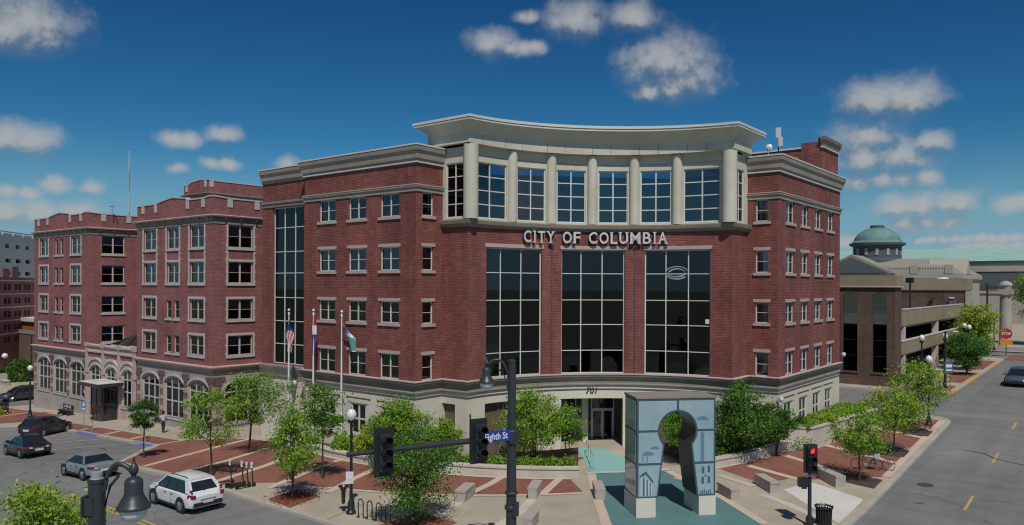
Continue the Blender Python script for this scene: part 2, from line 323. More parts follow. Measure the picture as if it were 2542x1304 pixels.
class MB:
    def __init__(s): s.v = []; s.f = []; s.m = []; s.uv = []
    def face(s, pts, m=0, uv=None):
        i = len(s.v); s.v += [tuple(p) for p in pts]; s.f.append(tuple(range(i, i + len(pts)))); s.m.append(m); s.uv.append(uv)
    def grid(s, rows, m=0, close=False, flip=False):
        i = len(s.v); n = len(rows[0])
        for r_ in rows: s.v += [tuple(p) for p in r_]
        for a in range(len(rows) - 1):
            for b in range(n if close else n - 1):
                c = (b + 1) % n
                q = (i + a * n + b, i + a * n + c, i + (a + 1) * n + c, i + (a + 1) * n + b)
                s.f.append(q[::-1] if flip else q); s.m.append(m); s.uv.append(None)
    def box(s, x0, x1, y0, y1, z0, z1, m=0, T=None):
        c = [(x0, y0, z0), (x1, y0, z0), (x1, y1, z0), (x0, y1, z0), (x0, y0, z1), (x1, y0, z1), (x1, y1, z1), (x0, y1, z1)]
        if T is not None: c = [tuple(T @ Vector(p)) for p in c]
        i = len(s.v); s.v += c
        for q in ((3, 2, 1, 0), (4, 5, 6, 7), (0, 1, 5, 4), (1, 2, 6, 5), (2, 3, 7, 6), (3, 0, 4, 7)):
            s.f.append(tuple(i + k for k in q)); s.m.append(m); s.uv.append(None)
        return s
    def prism(s, poly, z0, z1, m=0, T=None, cap=True):
        n = len(poly); lo = [Vector((p[0], p[1], z0)) for p in poly]; hi = [Vector((p[0], p[1], z1)) for p in poly]
        if T is not None: lo = [T @ p for p in lo]; hi = [T @ p for p in hi]
        i = len(s.v); s.v += [tuple(p) for p in lo + hi]
        for k in range(n):
            j = (k + 1) % n; s.f.append((i + k, i + j, i + n + j, i + n + k)); s.m.append(m); s.uv.append(None)
        if cap:
            s.f.append(tuple(i + n + k for k in range(n))); s.m.append(m); s.uv.append(None)
            s.f.append(tuple(i + k for k in range(n))[::-1]); s.m.append(m); s.uv.append(None)
        return s
    def tube(s, pts, rad, n=8, m=0, cap=True):
        pts = [Vector(p) for p in pts]
        if not isinstance(rad, (list, tuple)): rad = [rad] * len(pts)
        rows = []
        for k, p in enumerate(pts):
            d = (pts[min(k + 1, len(pts) - 1)] - pts[max(k - 1, 0)]).normalized()
            a = d.cross(Vector((0, 0, 1)) if abs(d.z) < .95 else Vector((1, 0, 0))).normalized(); b = d.cross(a).normalized()
            rows.append([p + (a * math.cos(t) + b * math.sin(t)) * rad[k] for t in [2 * math.pi * j / n for j in range(n)]])
        s.grid(rows, m, close=True)
        if cap: s.face(rows[0], m); s.face(rows[-1][::-1], m)
        return s
    def lathe(s, prof, c=(0, 0, 0), n=14, m=0, axis='z', a0=0, a1=2 * math.pi, caps=True):
        full = abs(a1 - a0 - 2 * math.pi) < 1e-6
        rows = []
        for r_, z in prof:
            row = []
            for j in range(n if full else n + 1):
                t = a0 + (a1 - a0) * j / n
                if axis == 'z': row.append((c[0] + r_ * math.cos(t), c[1] + r_ * math.sin(t), c[2] + z))
                elif axis == 'x': row.append((c[0] + z, c[1] + r_ * math.cos(t), c[2] + r_ * math.sin(t)))
                else: row.append((c[0] + r_ * math.sin(t), c[1] + z, c[2] + r_ * math.cos(t)))
            rows.append(row)
        s.grid(rows, m, close=full)
        if full and caps:
            for k, fl in ((0, True), (-1, False)):
                if prof[k][0] > 1e-4: s.face(rows[k][::-1] if fl else rows[k], m)
        return s
    def mesh(s, name, mats, smooth=False):
        me = bpy.data.meshes.new(name); me.from_pydata(s.v, [], s.f)
        for m in mats: me.materials.append(MATS[m])
        me.polygons.foreach_set('material_index', s.m)
        ul = me.uv_layers.new(name='uv'); V = me.vertices
        for p in me.polygons:
            u = s.uv[p.index]
            if u is not None:
                for k, li in enumerate(p.loop_indices): ul.data[li].uv = u[k]
            else:
                nz = p.normal
                if abs(nz.z) > .75:
                    for li in p.loop_indices:
                        c = V[me.loops[li].vertex_index].co; ul.data[li].uv = (c.x, c.y)
                else:
                    t = Vector((-nz.y, nz.x)); t.normalize()
                    for li in p.loop_indices:
                        c = V[me.loops[li].vertex_index].co; ul.data[li].uv = (c.x * t.x + c.y * t.y, c.z)
        if smooth:
            me.polygons.foreach_set('use_smooth', [True] * len(me.polygons))
            if smooth != True:
                try: me.set_sharp_from_angle(angle=R(smooth))
                except Exception: pass
        me.update(); return me
    def build(s, name, mats, parent=None, world=None, smooth=False):
        if isinstance(mats, str): mats = [mats]
        return link(bpy.data.objects.new(name, s.mesh(name, mats, smooth)), parent, world)
def obj(name, me, parent=None, world=None): return link(bpy.data.objects.new(name, me), parent, world)
TR = lambda x, y, z, rz=0: Matrix.Translation((x, y, z)) @ Matrix.Rotation(rz, 4, 'Z')
def sm01(t): t = min(1, max(0, t)); return t * t * (3 - 2 * t)
def gz(E, N):
    z = -1.2 - .047 * min(64, max(0, -46 - E))
    f = sm01((E + 45) / 20)
    z += (.05 * min(40, max(0, N - 45)) + .01 * min(90, max(0, N - 85))) * f
    z -= .045 * min(8, max(0, 25 - N)) * sm01((-40 - E) / 15)
    return z
def conform(poly, dz, step=2.0):
    """triangulated sheet that follows the terrain, cut on a world grid"""
    bm = bmesh.new(); vs = [bm.verts.new((p[0], p[1], 0)) for p in poly]; bm.faces.new(vs)
    xs = [p[0] for p in poly]; ys = [p[1] for p in poly]
    def cut(co, no):
        bmesh.ops.bisect_plane(bm, geom=bm.verts[:] + bm.edges[:] + bm.faces[:], plane_co=co, plane_no=no, dist=1e-5)
    x = math.ceil(min(xs) / step) * step
    while x < max(xs): cut((x, 0, 0), (1, 0, 0)); x += step
    y = math.ceil(min(ys) / step) * step
    while y < max(ys): cut((0, y, 0), (0, 1, 0)); y += step
    for v in bm.verts: v.co.z = gz(v.co.x, v.co.y) + dz
    bmesh.ops.triangulate(bm, faces=[f for f in bm.faces if len(f.verts) > 4])
    bmesh.ops.recalc_face_normals(bm, faces=bm.faces[:])
    if sum(f.normal.z for f in bm.faces) < 0: bmesh.ops.reverse_faces(bm, faces=bm.faces[:])
    return bm
def sheet(name, poly, dz, mat, kind='structure', parent=None, step=2.0):
    bm = conform(poly, dz, step); me = bpy.data.meshes.new(name)
    uvl = bm.loops.layers.uv.new('uv')
    for f in bm.faces:
        for l in f.loops: l[uvl].uv = (l.vert.co.x * .707 + l.vert.co.y * .707, -l.vert.co.x * .707 + l.vert.co.y * .707)
    bm.to_mesh(me); bm.free(); me.materials.append(MATS[mat])
    o = obj(name, me, parent)
    if kind and parent is None: o['kind'] = kind
    return o
def strip(pts, w):
    """polygon of a band of width w along a plan polyline"""
    l, r_ = [], []
    for k, p in enumerate(pts):
        a = Vector(pts[max(k - 1, 0)]); b = Vector(pts[min(k + 1, len(pts) - 1)]); d = (b - a).normalized(); n = Vector((-d.y, d.x)) * w / 2
        l.append(tuple(Vector(p) + n)); r_.append(tuple(Vector(p) - n))
    return l + r_[::-1]
def along(pts, step=2.0):
    out = [Vector(pts[0])]
    for a, b in zip(pts, pts[1:]):
        a = Vector(a); b = Vector(b); n = max(1, int((b - a).length / step))
        out += [a + (b - a) * (k / n) for k in range(1, n + 1)]
    return out
def sweep(path, prof, closed_prof=True, m=0, zoff=None):
    """moulding: profile [(out, z)] swept along a plan path, outward to the right of travel, mitred; returns MB"""
    mb = MB(); P = [Vector((p[0], p[1])) for p in path]; rows = []
    for k, p in enumerate(P):
        d0 = (P[k] - P[k - 1]).normalized() if k else None; d1 = (P[k + 1] - P[k]).normalized() if k < len(P) - 1 else None
        n0 = Vector((d0.y, -d0.x)) if d0 else None; n1 = Vector((d1.y, -d1.x)) if d1 else None
        if n0 is None: mv = n1
        elif n1 is None: mv = n0
        else:
            mv = n0 + n1; mv = mv / max(.2, mv.length_squared / 2) if mv.length > 1e-6 else n0
        zo = zoff(p) if zoff else 0
        rows.append([(p.x + mv.x * o, p.y + mv.y * o, z + zo) for o, z in prof])
    mb.grid(rows, m, close=closed_prof)
    mb.face(rows[0][::-1], m); mb.face(rows[-1], m)
    return mb
def wall(pos, nrm, U0, U1, z0, z1, ops, depth=.25, ustep=None, m=0):
    """wall face with real openings and reveals; pos(u)->(x,y); nrm(u)->(nx,ny) outward"""
    us = {U0, U1}; zs = {z0, z1}
    for a, b, c, d in ops: us |= {a, b}; zs |= {c, d}
    if ustep:
        n = int((U1 - U0) / ustep)
        for k in range(1, n):
            u = U0 + (U1 - U0) * k / n
            if min(abs(u - w) for w in us) > ustep * .3: us.add(u)
    us = sorted(u for u in us if U0 - 1e-6 <= u <= U1 + 1e-6); zs = sorted(z for z in zs if z0 - 1e-6 <= z <= z1 + 1e-6)
    mb = MB()
    P = lambda u, z, d=0: (pos(u)[0] - nrm(u)[0] * d, pos(u)[1] - nrm(u)[1] * d, z)
    for a, b in zip(us, us[1:]):
        for c, d in zip(zs, zs[1:]):
            um, zm = (a + b) / 2, (c + d) / 2
            if any(o[0] < um < o[1] and o[2] < zm < o[3] for o in ops): continue
            mb.face([P(a, c), P(b, c), P(b, d), P(a, d)], m, [(a, c), (b, c), (b, d), (a, d)])
    for o in ops:
        a, b, c, d = o
        mb.face([P(a, c), P(a, d), P(a, d, depth), P(a, c, depth)], m); mb.face([P(b, c, depth), P(b, d, depth), P(b, d), P(b, c)], m)
        seg = [u for u in us if a - 1e-6 <= u <= b + 1e-6]
        for e, f in zip(seg, seg[1:]):
            mb.face([P(e, d), P(f, d), P(f, d, depth), P(e, d, depth)], m); mb.face([P(e, c, depth), P(f, c, depth), P(f, c), P(e, c)], m)
    return mb
def straight(a, b):
    a = Vector(a); b = Vector(b); d = (b - a).normalized(); n = (d.y, -d.x)
    return (lambda u: (a.x + d.x * u, a.y + d.y * u)), (lambda u: n), (b - a).length, math.atan2(d.y, d.x)
PANE = {}
def pane_mesh(w, h, mat, t=.012):
    k = (round(w, 2), round(h, 2), mat)
    if k not in PANE: PANE[k] = MB().box(-w / 2, w / 2, 0, t, -h / 2, h / 2).mesh('pane', [mat])
    return PANE[k]
WINM = {}
def window(parent, x, y, z, rz, w, h, cols=2, rows=2, glass='glass', frame='white_trim', fw=.07, mw=.06, rec=.14, sill=None, lintel=None, stone='stone_pink', blind=None, rowz=None, surround=None, ext=.14, bar=None):
    """window whose lower left corner is (x,y,z) on the wall face; -y of its own axes looks out"""
    key = (round(w, 2), round(h, 2), cols, rows, frame, fw, mw, rec, bar, tuple(rowz) if rowz else None)
    Wm = TR(x, y, z, rz)
    zs = rowz or [h * k / rows for k in range(1, rows)]
    if key not in WINM:
        mb = MB(); y0, y1 = rec, rec + .09
        mb.box(0, fw, y0, y1, 0, h); mb.box(w - fw, w, y0, y1, 0, h); mb.box(fw, w - fw, y0, y1, 0, fw); mb.box(fw, w - fw, y0, y1, h - fw, h)
        for k in range(1, cols): mb.box(w * k / cols - mw / 2, w * k / cols + mw / 2, y0 + .003, y1, fw, h - fw)
        hb_ = bar if bar else .018 if (cols <= 2 and rows == 2) else mw * .4
        for q in zs: mb.box(fw, w - fw, y0 + .012, y1 - .01, q - hb_, q + hb_)
        WINM[key] = mb.mesh('window', [frame])
    f = obj('window', WINM[key], parent, Wm)
    ze = [fw] + list(zs) + [h - fw]
    for c in range(cols):
        a = w * c / cols + (fw if c == 0 else mw / 2); b = w * (c + 1) / cols - (fw if c == cols - 1 else mw / 2)
        for k in range(len(ze) - 1):
            obj('pane', pane_mesh(b - a, ze[k + 1] - ze[k], glass), f, Wm @ Matrix.Translation(((a + b) / 2, rec + .05, (ze[k] + ze[k + 1]) / 2)))
    if blind:
        bh, bm_ = blind
        if bh > .03: MB().box(.04, w - .04, rec + .2, rec + .23, h * (1 - bh), h - .02).build('blind', bm_, f, Wm)
    if sill: MB().box(-ext, w + ext, -.1, rec, -sill, 0).build('sill', stone if sill > 0 else frame, f, Wm)
    if lintel: MB().box(-ext, w + ext, -.04, rec, h, h + lintel).build('lintel', stone, f, Wm)
    if surround:
        sw, q = surround; mb = MB()
        for sx in (0, 1):
            x0, x1 = (-sw, -.002) if sx == 0 else (w + .002, w + sw)
            mb.box(x0, x1, -.05, rec, -.0, h)
            n = max(1, int(h / .8))
            for k in range(n + 1):
                zz = .1 + (h - .3) * k / n
                mb.box(x0 - .07 if sx == 0 else x1, x0 if sx == 0 else x1 + .07, -.045, .06, zz, zz + .22)
        mb.build('surround', stone, f, Wm)
    return f
def text_mesh(body, size, ext, name, shear=0, offset=0):
    cu = bpy.data.curves.new('tmp', 'FONT'); cu.body = body; cu.size = size; cu.extrude = ext; cu.shear = shear; cu.offset = offset; cu.align_x = 'CENTER'; cu.resolution_u = 4
    o = bpy.data.objects.new('tmp', cu); COL.objects.link(o); bpy.context.view_layer.update()
    me = bpy.data.meshes.new_from_object(o.evaluated_get(bpy.context.evaluated_depsgraph_get())); me.name = name
    bpy.data.objects.remove(o); bpy.data.curves.remove(cu)
    me.transform(Matrix.Rotation(R(90), 4, 'X'))      # stands up, reads from -y
    return me
# ------------------------------------------------------------------ terrain, streets, pavements
def grid_ground():
    def axis(a, b, lo, hi, st):
        v = [-4000, -1500, -600, -300] + list(np.arange(a, b + .1, st)) + [400, 700, 1600, 4000]
        return sorted(set(float(q) for q in v))
    xs = axis(-200, 100, 0, 0, 4); ys = axis(-60, 260, 0, 0, 4)
    mb = MB(); rows = [[(x, y, gz(max(-150, min(100, x)), max(-40, min(260, y))) - .42) for y in ys] for x in xs]
    mb.grid(rows, flip=True); o = mb.build('ground', 'ground', smooth=True); o['kind'] = 'structure'
grid_ground()
sheet('street', [(-150, -20), (40, -20), (40, 250), (-150, 250)], -.13, 'asphalt', step=4)
def arcpts(cx, cy, r, a0, a1, n=8): return [(cx + r * math.cos(R(a0 + (a1 - a0) * k / n)), cy + r * math.sin(R(a0 + (a1 - a0) * k / n))) for k in range(n + 1)]
def slab(name, poly, mat='concrete', kerb='kerb', kerb_path=None, kw=.28):
    sheet(name, poly, 0, mat)
    path = along([Vector(p) for p in kerb_path], 2.0)
    o = sweep(path, [(-kw, .006), (-.03, .006), (0, -.03), (.015, -.16), (-kw, -.2)], True, 0, lambda p: gz(p.x, p.y)).build('kerb', kerb); o['kind'] = 'structure'
def clean(pts): return [tuple(p) for p in pts]
front = [(-107, 60), (-107, 33)] + arcpts(-104, 30.2, 3, 180, 270, 5) + [(-89, 27.2)] + arcpts(-88.6, 29.2, 2, 270, 330, 3) + [(-84.5, 30.4), (-61.2, 30.2), (-56.2, 25.4)] + [(-54.6, 25), (-20, 25)] + arcpts(-19, 33, 8, 270, 360, 8) + [(-11, 71)] + arcpts(-13, 71.2, 2, 0, 80, 4) + [(-40, 73.6)]
slab('sidewalk', front + [(-40, 92), (-107, 92)], 'concrete', 'kerb', front)
far = [(-40, 84)] + [(-15, 84)] + arcpts(-15, 86, 2, 270, 360, 4) + [(-13, 124)] + arcpts(-15, 126, 2, 0, 90, 4) + [(-60, 128)]
slab('sidewalk', far + [(-60, 84)][:1], 'concrete', 'kerb', far)
slab('sidewalk', [(-150, 12.6), (-150, -12), (-22, -12), (-22, 8)] + arcpts(-26, 8.6, 4, 0, 90, 4), 'concrete', 'kerb', [(-22, -12), (-22, 8)] + arcpts(-26, 8.6, 4, 0, 90, 4) + [(-150, 12.6)])
slab('sidewalk', [(-120, 32), (-120, 100), (-150, 100), (-150, 28), (-123, 28)], 'concrete', 'kerb', [(-150, 28), (-123, 28), (-120, 32), (-120, 100)][::-1])
sheet('courthouse_plaza', [(-44, 139), (20, 139), (20, 240), (-60, 240), (-60, 132), (-46, 132)], .01, 'concrete', step=4)
# the brick crossing at the far end
sheet('crosswalk', [(-13, 126), (8, 126), (8, 134), (-13, 134)], -.122, 'brick_paver')
# markings
def mark(name, pts, w, mat='yellow_paint'):
    sheet(name, strip([tuple(p) for p in along(pts, 4)], w), -.125, mat)
mark('yellow_line', [(-118, 19.1), (-24, 19.1)], .13); mark('yellow_line', [(-118, 19.42), (-24, 19.42)], .13)
for k in range(-2, 9):
    y = 48.4 + 11.5 * k
    mark('lane_dash', [(-6.78, y), (-6.78, y + 2.9)], .14)
for e in (-64.8, -69.5, -74.2, -78.9, -83.4): mark('parking_line', [(e, 29.9), (e - 2.6, 25.4)], .12, 'white_paint')
sheet('concrete_apron', [(-12.6, 74.2), (-6.4, 74.6), (3, 75.2), (3, 77.2), (-6.4, 76.6), (-13, 76.2)], -.122, 'asphalt_patch')
sheet('asphalt_patch', [(-3.9, 58), (-1.4, 57), (-1, 70), (-3.2, 71)], -.122, 'concrete_pale')
for pts in ([(-8.9, 62.6), (-7.6, 62.2), (-6.9, 61.2), (-6.0, 60.6), (-5, 60.2)], [(-62, 25.6), (-60.4, 26.2)], [(-64.6, 27.8), (-63, 27.6)], [(-58.8, 24.8), (-57.2, 24.2)], [(-9.2, 48.2), (-8.8, 48.5)]):
    mark('tar_seam', pts, .16, 'asphalt_seal')
for p in ((-6.2, 81.2), (-9.4, 52.2)):
    sheet('manhole_cover', [(p[0] + .45 * math.cos(t * .524), p[1] + .45 * math.sin(t * .524)) for t in range(12)], -.122, 'asphalt_seal')
# painted kerbs
def painted(path, mat, name='painted_kerb'):
    o = sweep(along(path, 1.5), [(-.3, .010), (-.03, .010), (.006, -.03), (.021, -.126), (-.3, -.12)], True, 0, lambda p: gz(p.x, p.y)).build(name, mat); o['kind'] = 'structure'
painted([(-75.6, 30.32), (-71.2, 30.29)], 'blue_paint'); painted([(-64.4, 30.24), (-61.2, 30.2), (-60.6, 29.6)], 'blue_paint')
painted([(-14.6, 84.1), (-13.4, 84.8), (-13, 86.2), (-13, 88.5)], 'yellow_paint'); painted([(-13, 93), (-13, 103)], 'yellow_paint'); painted([(-13, 112), (-13, 121)], 'yellow_paint')
# plaza geometry: rings about K
K = (-43.3, 59.3); RP = 24.4; RB = 28.9
def ring(a, r): return (K[0] + r * math.cos(R(a)), K[1] + r * math.sin(R(a)))
sheet('brick_paving', [(-60.6, 30.8), (-55.9, 25.6), (-43.6, 25.5)] + [ring(a, 31.0 - (a - 275) * .085) for a in range(275, 312, 3)] + [ring(a, RP + .2) for a in range(310, 247, -3)] + [(-56.5, 36.0), (-60.8, 33.0)], .012, 'brick_paver')
sheet('brick_paving', [ring(a, RP + .2) for a in range(334, 352, 3)] + [(-17.2, 57.2), (-15.4, 66.8), (-13.2, 71.4), (-11.5, 71.4), (-11.5, 52.4), (-15.2, 49.2)] + [ring(a, RB) for a in range(340, 333, -2)], .012, 'brick_paver')
sheet('brick_paving', [(-86, 31.0), (-61.2, 30.8), (-61.2, 32.6), (-86, 32.8)], .012, 'brick_paver')
sheet('brick_paving', [(-106, 28), (-90, 28), (-88, 32), (-90, 35), (-106, 34.6)], .012, 'brick_paver')
sheet('brick_paving', [(-14.8, 86), (-13.5, 86.6), (-13.5, 91), (-15.6, 91)], .012, 'brick_paver'); sheet('brick_paving', [(-16, 94), (-13.5, 94), (-13.5, 104), (-16, 104)], .012, 'brick_paver'); sheet('brick_paving', [(-16, 110), (-13.5, 110), (-13.5, 122), (-16, 122)], .012, 'brick_paver')
BANDS = [[(-52.7, 25.6), (-55.1, 32.2), (-56.4, 36.4)], [(-48.2, 25.6), (-49.2, 29.6), (-51.1, 34.2)], [(-43.9, 25.6), (-45.2, 30), (-47, 34.4)], [(-40.1, 27.0), (-41.5, 30.4), (-42.8, 34.4)], [(-36.6, 28.6), (-37.9, 31.5), (-39.1, 34.8)],
         [(-33, 31.4), (-34.6, 35.8)], [(-29.9, 33.2), (-30.5, 36.2), (-31.1, 38.2)], [(-26.6, 36.3), (-27.6, 39), (-28.3, 41.0)],
         [(-16.3, 66.2), (-11.6, 64.2)], [(-18.4, 53.9), (-14.0, 51.6)], [(-19.6, 50.1), (-15.4, 48.6)], [(-20.3, 47.0), (-17.6, 45.9)], [(-17.0, 58.3), (-11.5, 55.8)], [(-15.7, 62.1), (-11.5, 60.0)], [(-14.4, 68.6), (-11.5, 67.4)],
         [(-66, 30.9), (-66.6, 32.5)], [(-71, 30.9), (-71.6, 32.5)], [(-76, 30.9), (-76.6, 32.6)], [(-81, 30.9), (-81.6, 32.6)], [(-96, 28.2), (-97.5, 34.6)]]
for b in BANDS: sheet('paving_band', strip(b, .5), .022, 'band')
sheet('paving_band', strip([ring(a, 31.1 - (a - 275) * .085) for a in range(281, 312, 3)], .35), .026, 'band')
sheet('paving_band', strip([ring(a, RP + .32) for a in range(250, 312, 3)], .3), .026, 'band')
sheet('paving_band', strip([ring(a, RP + .32) for a in range(333, 352, 3)], .3), .026, 'band')
sheet('paving_band', strip([(-11.6, 71.4), (-11.6, 52.2)], .5), .026, 'band')
# pale curved bands running out over the corner apron
for pts in ([(-30.0, 33.6), (-28.6, 30.4), (-28.0, 27.6), (-28.2, 25.4)], [(-27.0, 36.4), (-25.4, 32.6), (-24.6, 29), (-24.6, 25.4)], [(-17.2, 45.0), (-14.6, 43.4), (-11.6, 41.2)]):
    sheet('paving_band', strip([tuple(p) for p in along(pts, 1)], .55), .014, 'concrete_pale')
for pts in ([(-38, 26.9), (-37.2, 25.3)], [(-33.4, 29.4), (-32.4, 25.3)], [(-20.6, 33), (-16.4, 26.4)]):
    sheet('paving_joint', strip([tuple(p) for p in along(pts, 2)], .05), .0145, 'stone_grey')
for e in np.arange(-104, -57, 3.2): sheet('paving_joint', strip([(e, 33.0), (e, 36.2)], .03), .014, 'stone_grey')
# teal walk and plaza under the arch
sheet('teal_plaza', [(-27.2, 42.5), (-24.4, 38.7), (-20.6, 33.8), (-17.6, 29.6), (-12.8, 35.4), (-14.6, 39.0), (-18.1, 42.2), (-23.2, 45.6), (-24.0, 46.0)], .016, 'teal')
sheet('teal_walk', [(-31.9, 47.9), (-27.35, 42.75), (-24.15, 46.2), (-26.6, 46.9), (-30.3, 49.0)], .020, 'teal_light')
sheet('paving_band', strip([(-27.5, 42.3), (-23.6, 46.4)], .42), .03, 'concrete_pale')
sheet('paving_band', strip([(-27.1, 42.4), (-24.4, 38.6), (-20.6, 33.7), (-17.4, 29.2)], .55), .026, 'band'); sheet('paving_band', strip([(-23.4, 46.0), (-18.0, 42.3), (-14.4, 39.1)], .5), .026, 'band')
sheet('kerb_ramp', [(-15.9, 46.2), (-15.2, 48.7), (-11.6, 46.9), (-11.5, 41.6)], .018, 'ramp')
for p, q in (((-38.03, 25.55), (-38.6, 28)), ):
    sheet('tree_pit', [(-38.1, 25.6), (-35.7, 25.35), (-36.3, 27.7), (-38.6, 27.9)], .03, 'mulch_red')
sheet('tree_pit', [(-14.0, 49.9), (-11.6, 49.3), (-11.6, 51.4), (-13.9, 51.6)], .03, 'soil')
sheet('tree_pit', [(-29.6, 26.4), (-26.8, 26.4), (-26.8, 29.2), (-29.6, 29.2)], .03, 'mulch_red')
for e, n in ((-12.5, 58.6), (-12.3, 65.8)): sheet('tree_pit', [(e - 1, n - 1), (e + .8, n - 1), (e + .8, n + 1), (e - 1, n + 1)], .03, 'soil')
# planters: curved seat walls of stone, with soil
def planter(a0, a1, r, h, label, w=.55, n=14, back=None):
    t = thing('planter', label, 'planter', (*ring((a0 + a1) / 2, r), gz(*ring((a0 + a1) / 2, r))))
    path = [ring(a0 + (a1 - a0) * k / n, r) for k in range(n + 1)]       # CCW = outward to the right
    sweep(path, [(0, -.3), (0, h - .1), (-w, h - .1), (-w, -.3)], True, 0, lambda p: gz(p.x, p.y)).build('wall', 'concrete_pale', t)
    # coping stones
    for k in range(n):
        q = [path[k], path[k + 1]]; d = Vector(q[1]) - Vector(q[0]); e = d.normalized() * .008
        sweep([tuple(Vector(q[0]) + e), tuple(Vector(q[1]) - e)], [(.06, h - .1), (.06, h), (-w - .05, h), (-w - .05, h - .1)], True, 0, lambda p: gz(*ring((a0 + a1) / 2, r))*0 + gz(p.x, p.y)).build('coping_stone', 'concrete_pale', t)
    inner = [ring(a0 + (a1 - a0) * k / n, r - w + .03) for k in range(n + 1)]
    sheet('soil_bed', inner + (back or [ring(a1, r - 3.2), ring(a0, r - 3.2)]), h - .14, 'soil', parent=t)
    return t
planter(246, 277, RP + .2, .5, 'long curved stone planter wall in front of the flagpoles', back=[(-40.4, 36.4), (-52.6, 37.2)])
planter(277.4, 311.5, RP, .62, 'curved stone planter wall left of the teal walk, hedge inside', back=[(-30.9, 46.6), (-34.7, 41), (-34.9, 39), (-37.2, 38.9), (-37.4, 36.9)])
planter(330.5, 352, RP + .3, .62, 'curved stone planter wall right of the teal walk behind the arch', back=[(-19.8, 55.1), (-21.5, 54.9), (-21.7, 52.7), (-24.6, 52.0), (-27.6, 50.6)])
# raised grass bed along the east side
t = thing('raised_grass_bed', 'raised grass bed with stone edge along the right side of the brick building', 'planter', (-17.5, 63, -.4))
pth = [(-19.3, 55.6), (-17.4, 56.6), (-15.9, 68.6), (-17.2, 70.8), (-19.3, 71)]
sweep(along(pth, 3), [(0, -1.6), (0, .85), (-.4, .85), (-.4, -1.6)], True).build('wall', 'concrete_pale', t)
sweep(along(pth, 3), [(.06, .85), (.06, .97), (-.46, .97), (-.46, .85)], True).build('coping', 'concrete_pale', t)
mb = MB(); mb.face([(-19.4, 55.9, .8), (-17.75, 56.8, .78), (-16.3, 68.4, .8), (-17.4, 70.4, .8), (-19.4, 70.6, .85)]); mb.build('soil_bed', 'soil', t)
# entrance step and handrails
for (a, b), lab in (((( -27.6, 43.4), (-30.6, 47.2)), 'left'), (((-24.6, 46.6), (-27.6, 49.2)), 'right')):
    h = thing('handrail', f'thin steel handrail on the {lab} edge of the teal walk', 'handrail', (*a, gz(*a)))
    za, zb = gz(*a), gz(*b)
    MB().tube([(*a, za), (*a, za + .95), (*b, zb + .95), (*b, zb)], .025, 6).build('rail', 'galv', h)
    for k in (1, 2): 
        p = Vector(a).lerp(Vector(b), k / 3); MB().tube([(*p, gz(*p)), (*p, gz(*p) + .95)], .02, 6).build('baluster', 'galv', h)
# ------------------------------------------------------------------ the new brick building
B = thing('city_hall', 'five storey red brick corner building with concave glass front and cream flared crown', 'building', (-30, 47, -1.2))
EC, NC, RA = -21.8, 39.2, 13.3
def AP(th, r=RA): return (EC - r * math.cos(R(th)), NC + r * math.sin(R(th)))
ARC = [AP(90 * k / 36) for k in range(37)]
pA0, pA, pA2, pA3, pB3, pB2, pB, pBE = (-49.8, 36.6), (-37.5, 36.6), (-37.5, 39.2), (-35.1, 39.2), (-21.8, 52.5), (-21.8, 55.3), (-19.5, 55.3), (-19.5, 70.6)
LINK0 = (-56.65, 37.4); LINK1 = (-49.8, 37.4); BACK = (-60, 70.6)
rowz = [(15.82, 17.45), (12.07, 13.72), (8.38, 9.92), (4.5, 6.26)]
RB_ = random.Random(11)
def bl(): return (RB_.choice([.3, .45, .45, .5, .5, .6, .15]), RB_.choice(['blind', 'blind_dark', 'blind_dark']))
def brick_face(a, b, wins, z1=19.6):
    pos, nr, Ln, ang = straight(a, b); ops = []
    for u0, u1 in wins:
        for c, d in rowz: ops.append((u0, u1, c, d))
    wall(pos, nr, 0, Ln, 4.3, z1, ops, .3).build('wall', 'brick_new', B)
    for u0, u1 in wins:
        for k, (c, d) in enumerate(rowz):
            x, y = pos(u0); w = u1 - u0
            window(B, x, y, c, ang, w, d - c, 2 if w > 1.3 else 1, 2, 'glass', sill=.2 if k < 3 else None, lintel=.22 if k else None, blind=bl(), rec=.13, fw=.08, mw=.09)
brick_face(pA0, pA, [(1.8, 3.75), (5.25, 7.2), (8.7, 10.65)])
brick_face(pA, pA2, [(.65, 1.7)])
brick_face(pB2, pB, [(.6, 1.6)])
brick_face(pB, pBE, [(1.6, 3.45), (4.95, 6.75), (8.3, 10.1), (11.6, 13.45)])
pos, nr, Ln, ang = straight(pBE, BACK); wall(pos, nr, 0, Ln, -2, 19.6, []).build('wall', 'brick_new', B)
pos, nr, Ln, ang = straight(LINK1, pA0); wall(pos, nr, 0, Ln, 4.3, 19.6, []).build('wall', 'brick_new', B)
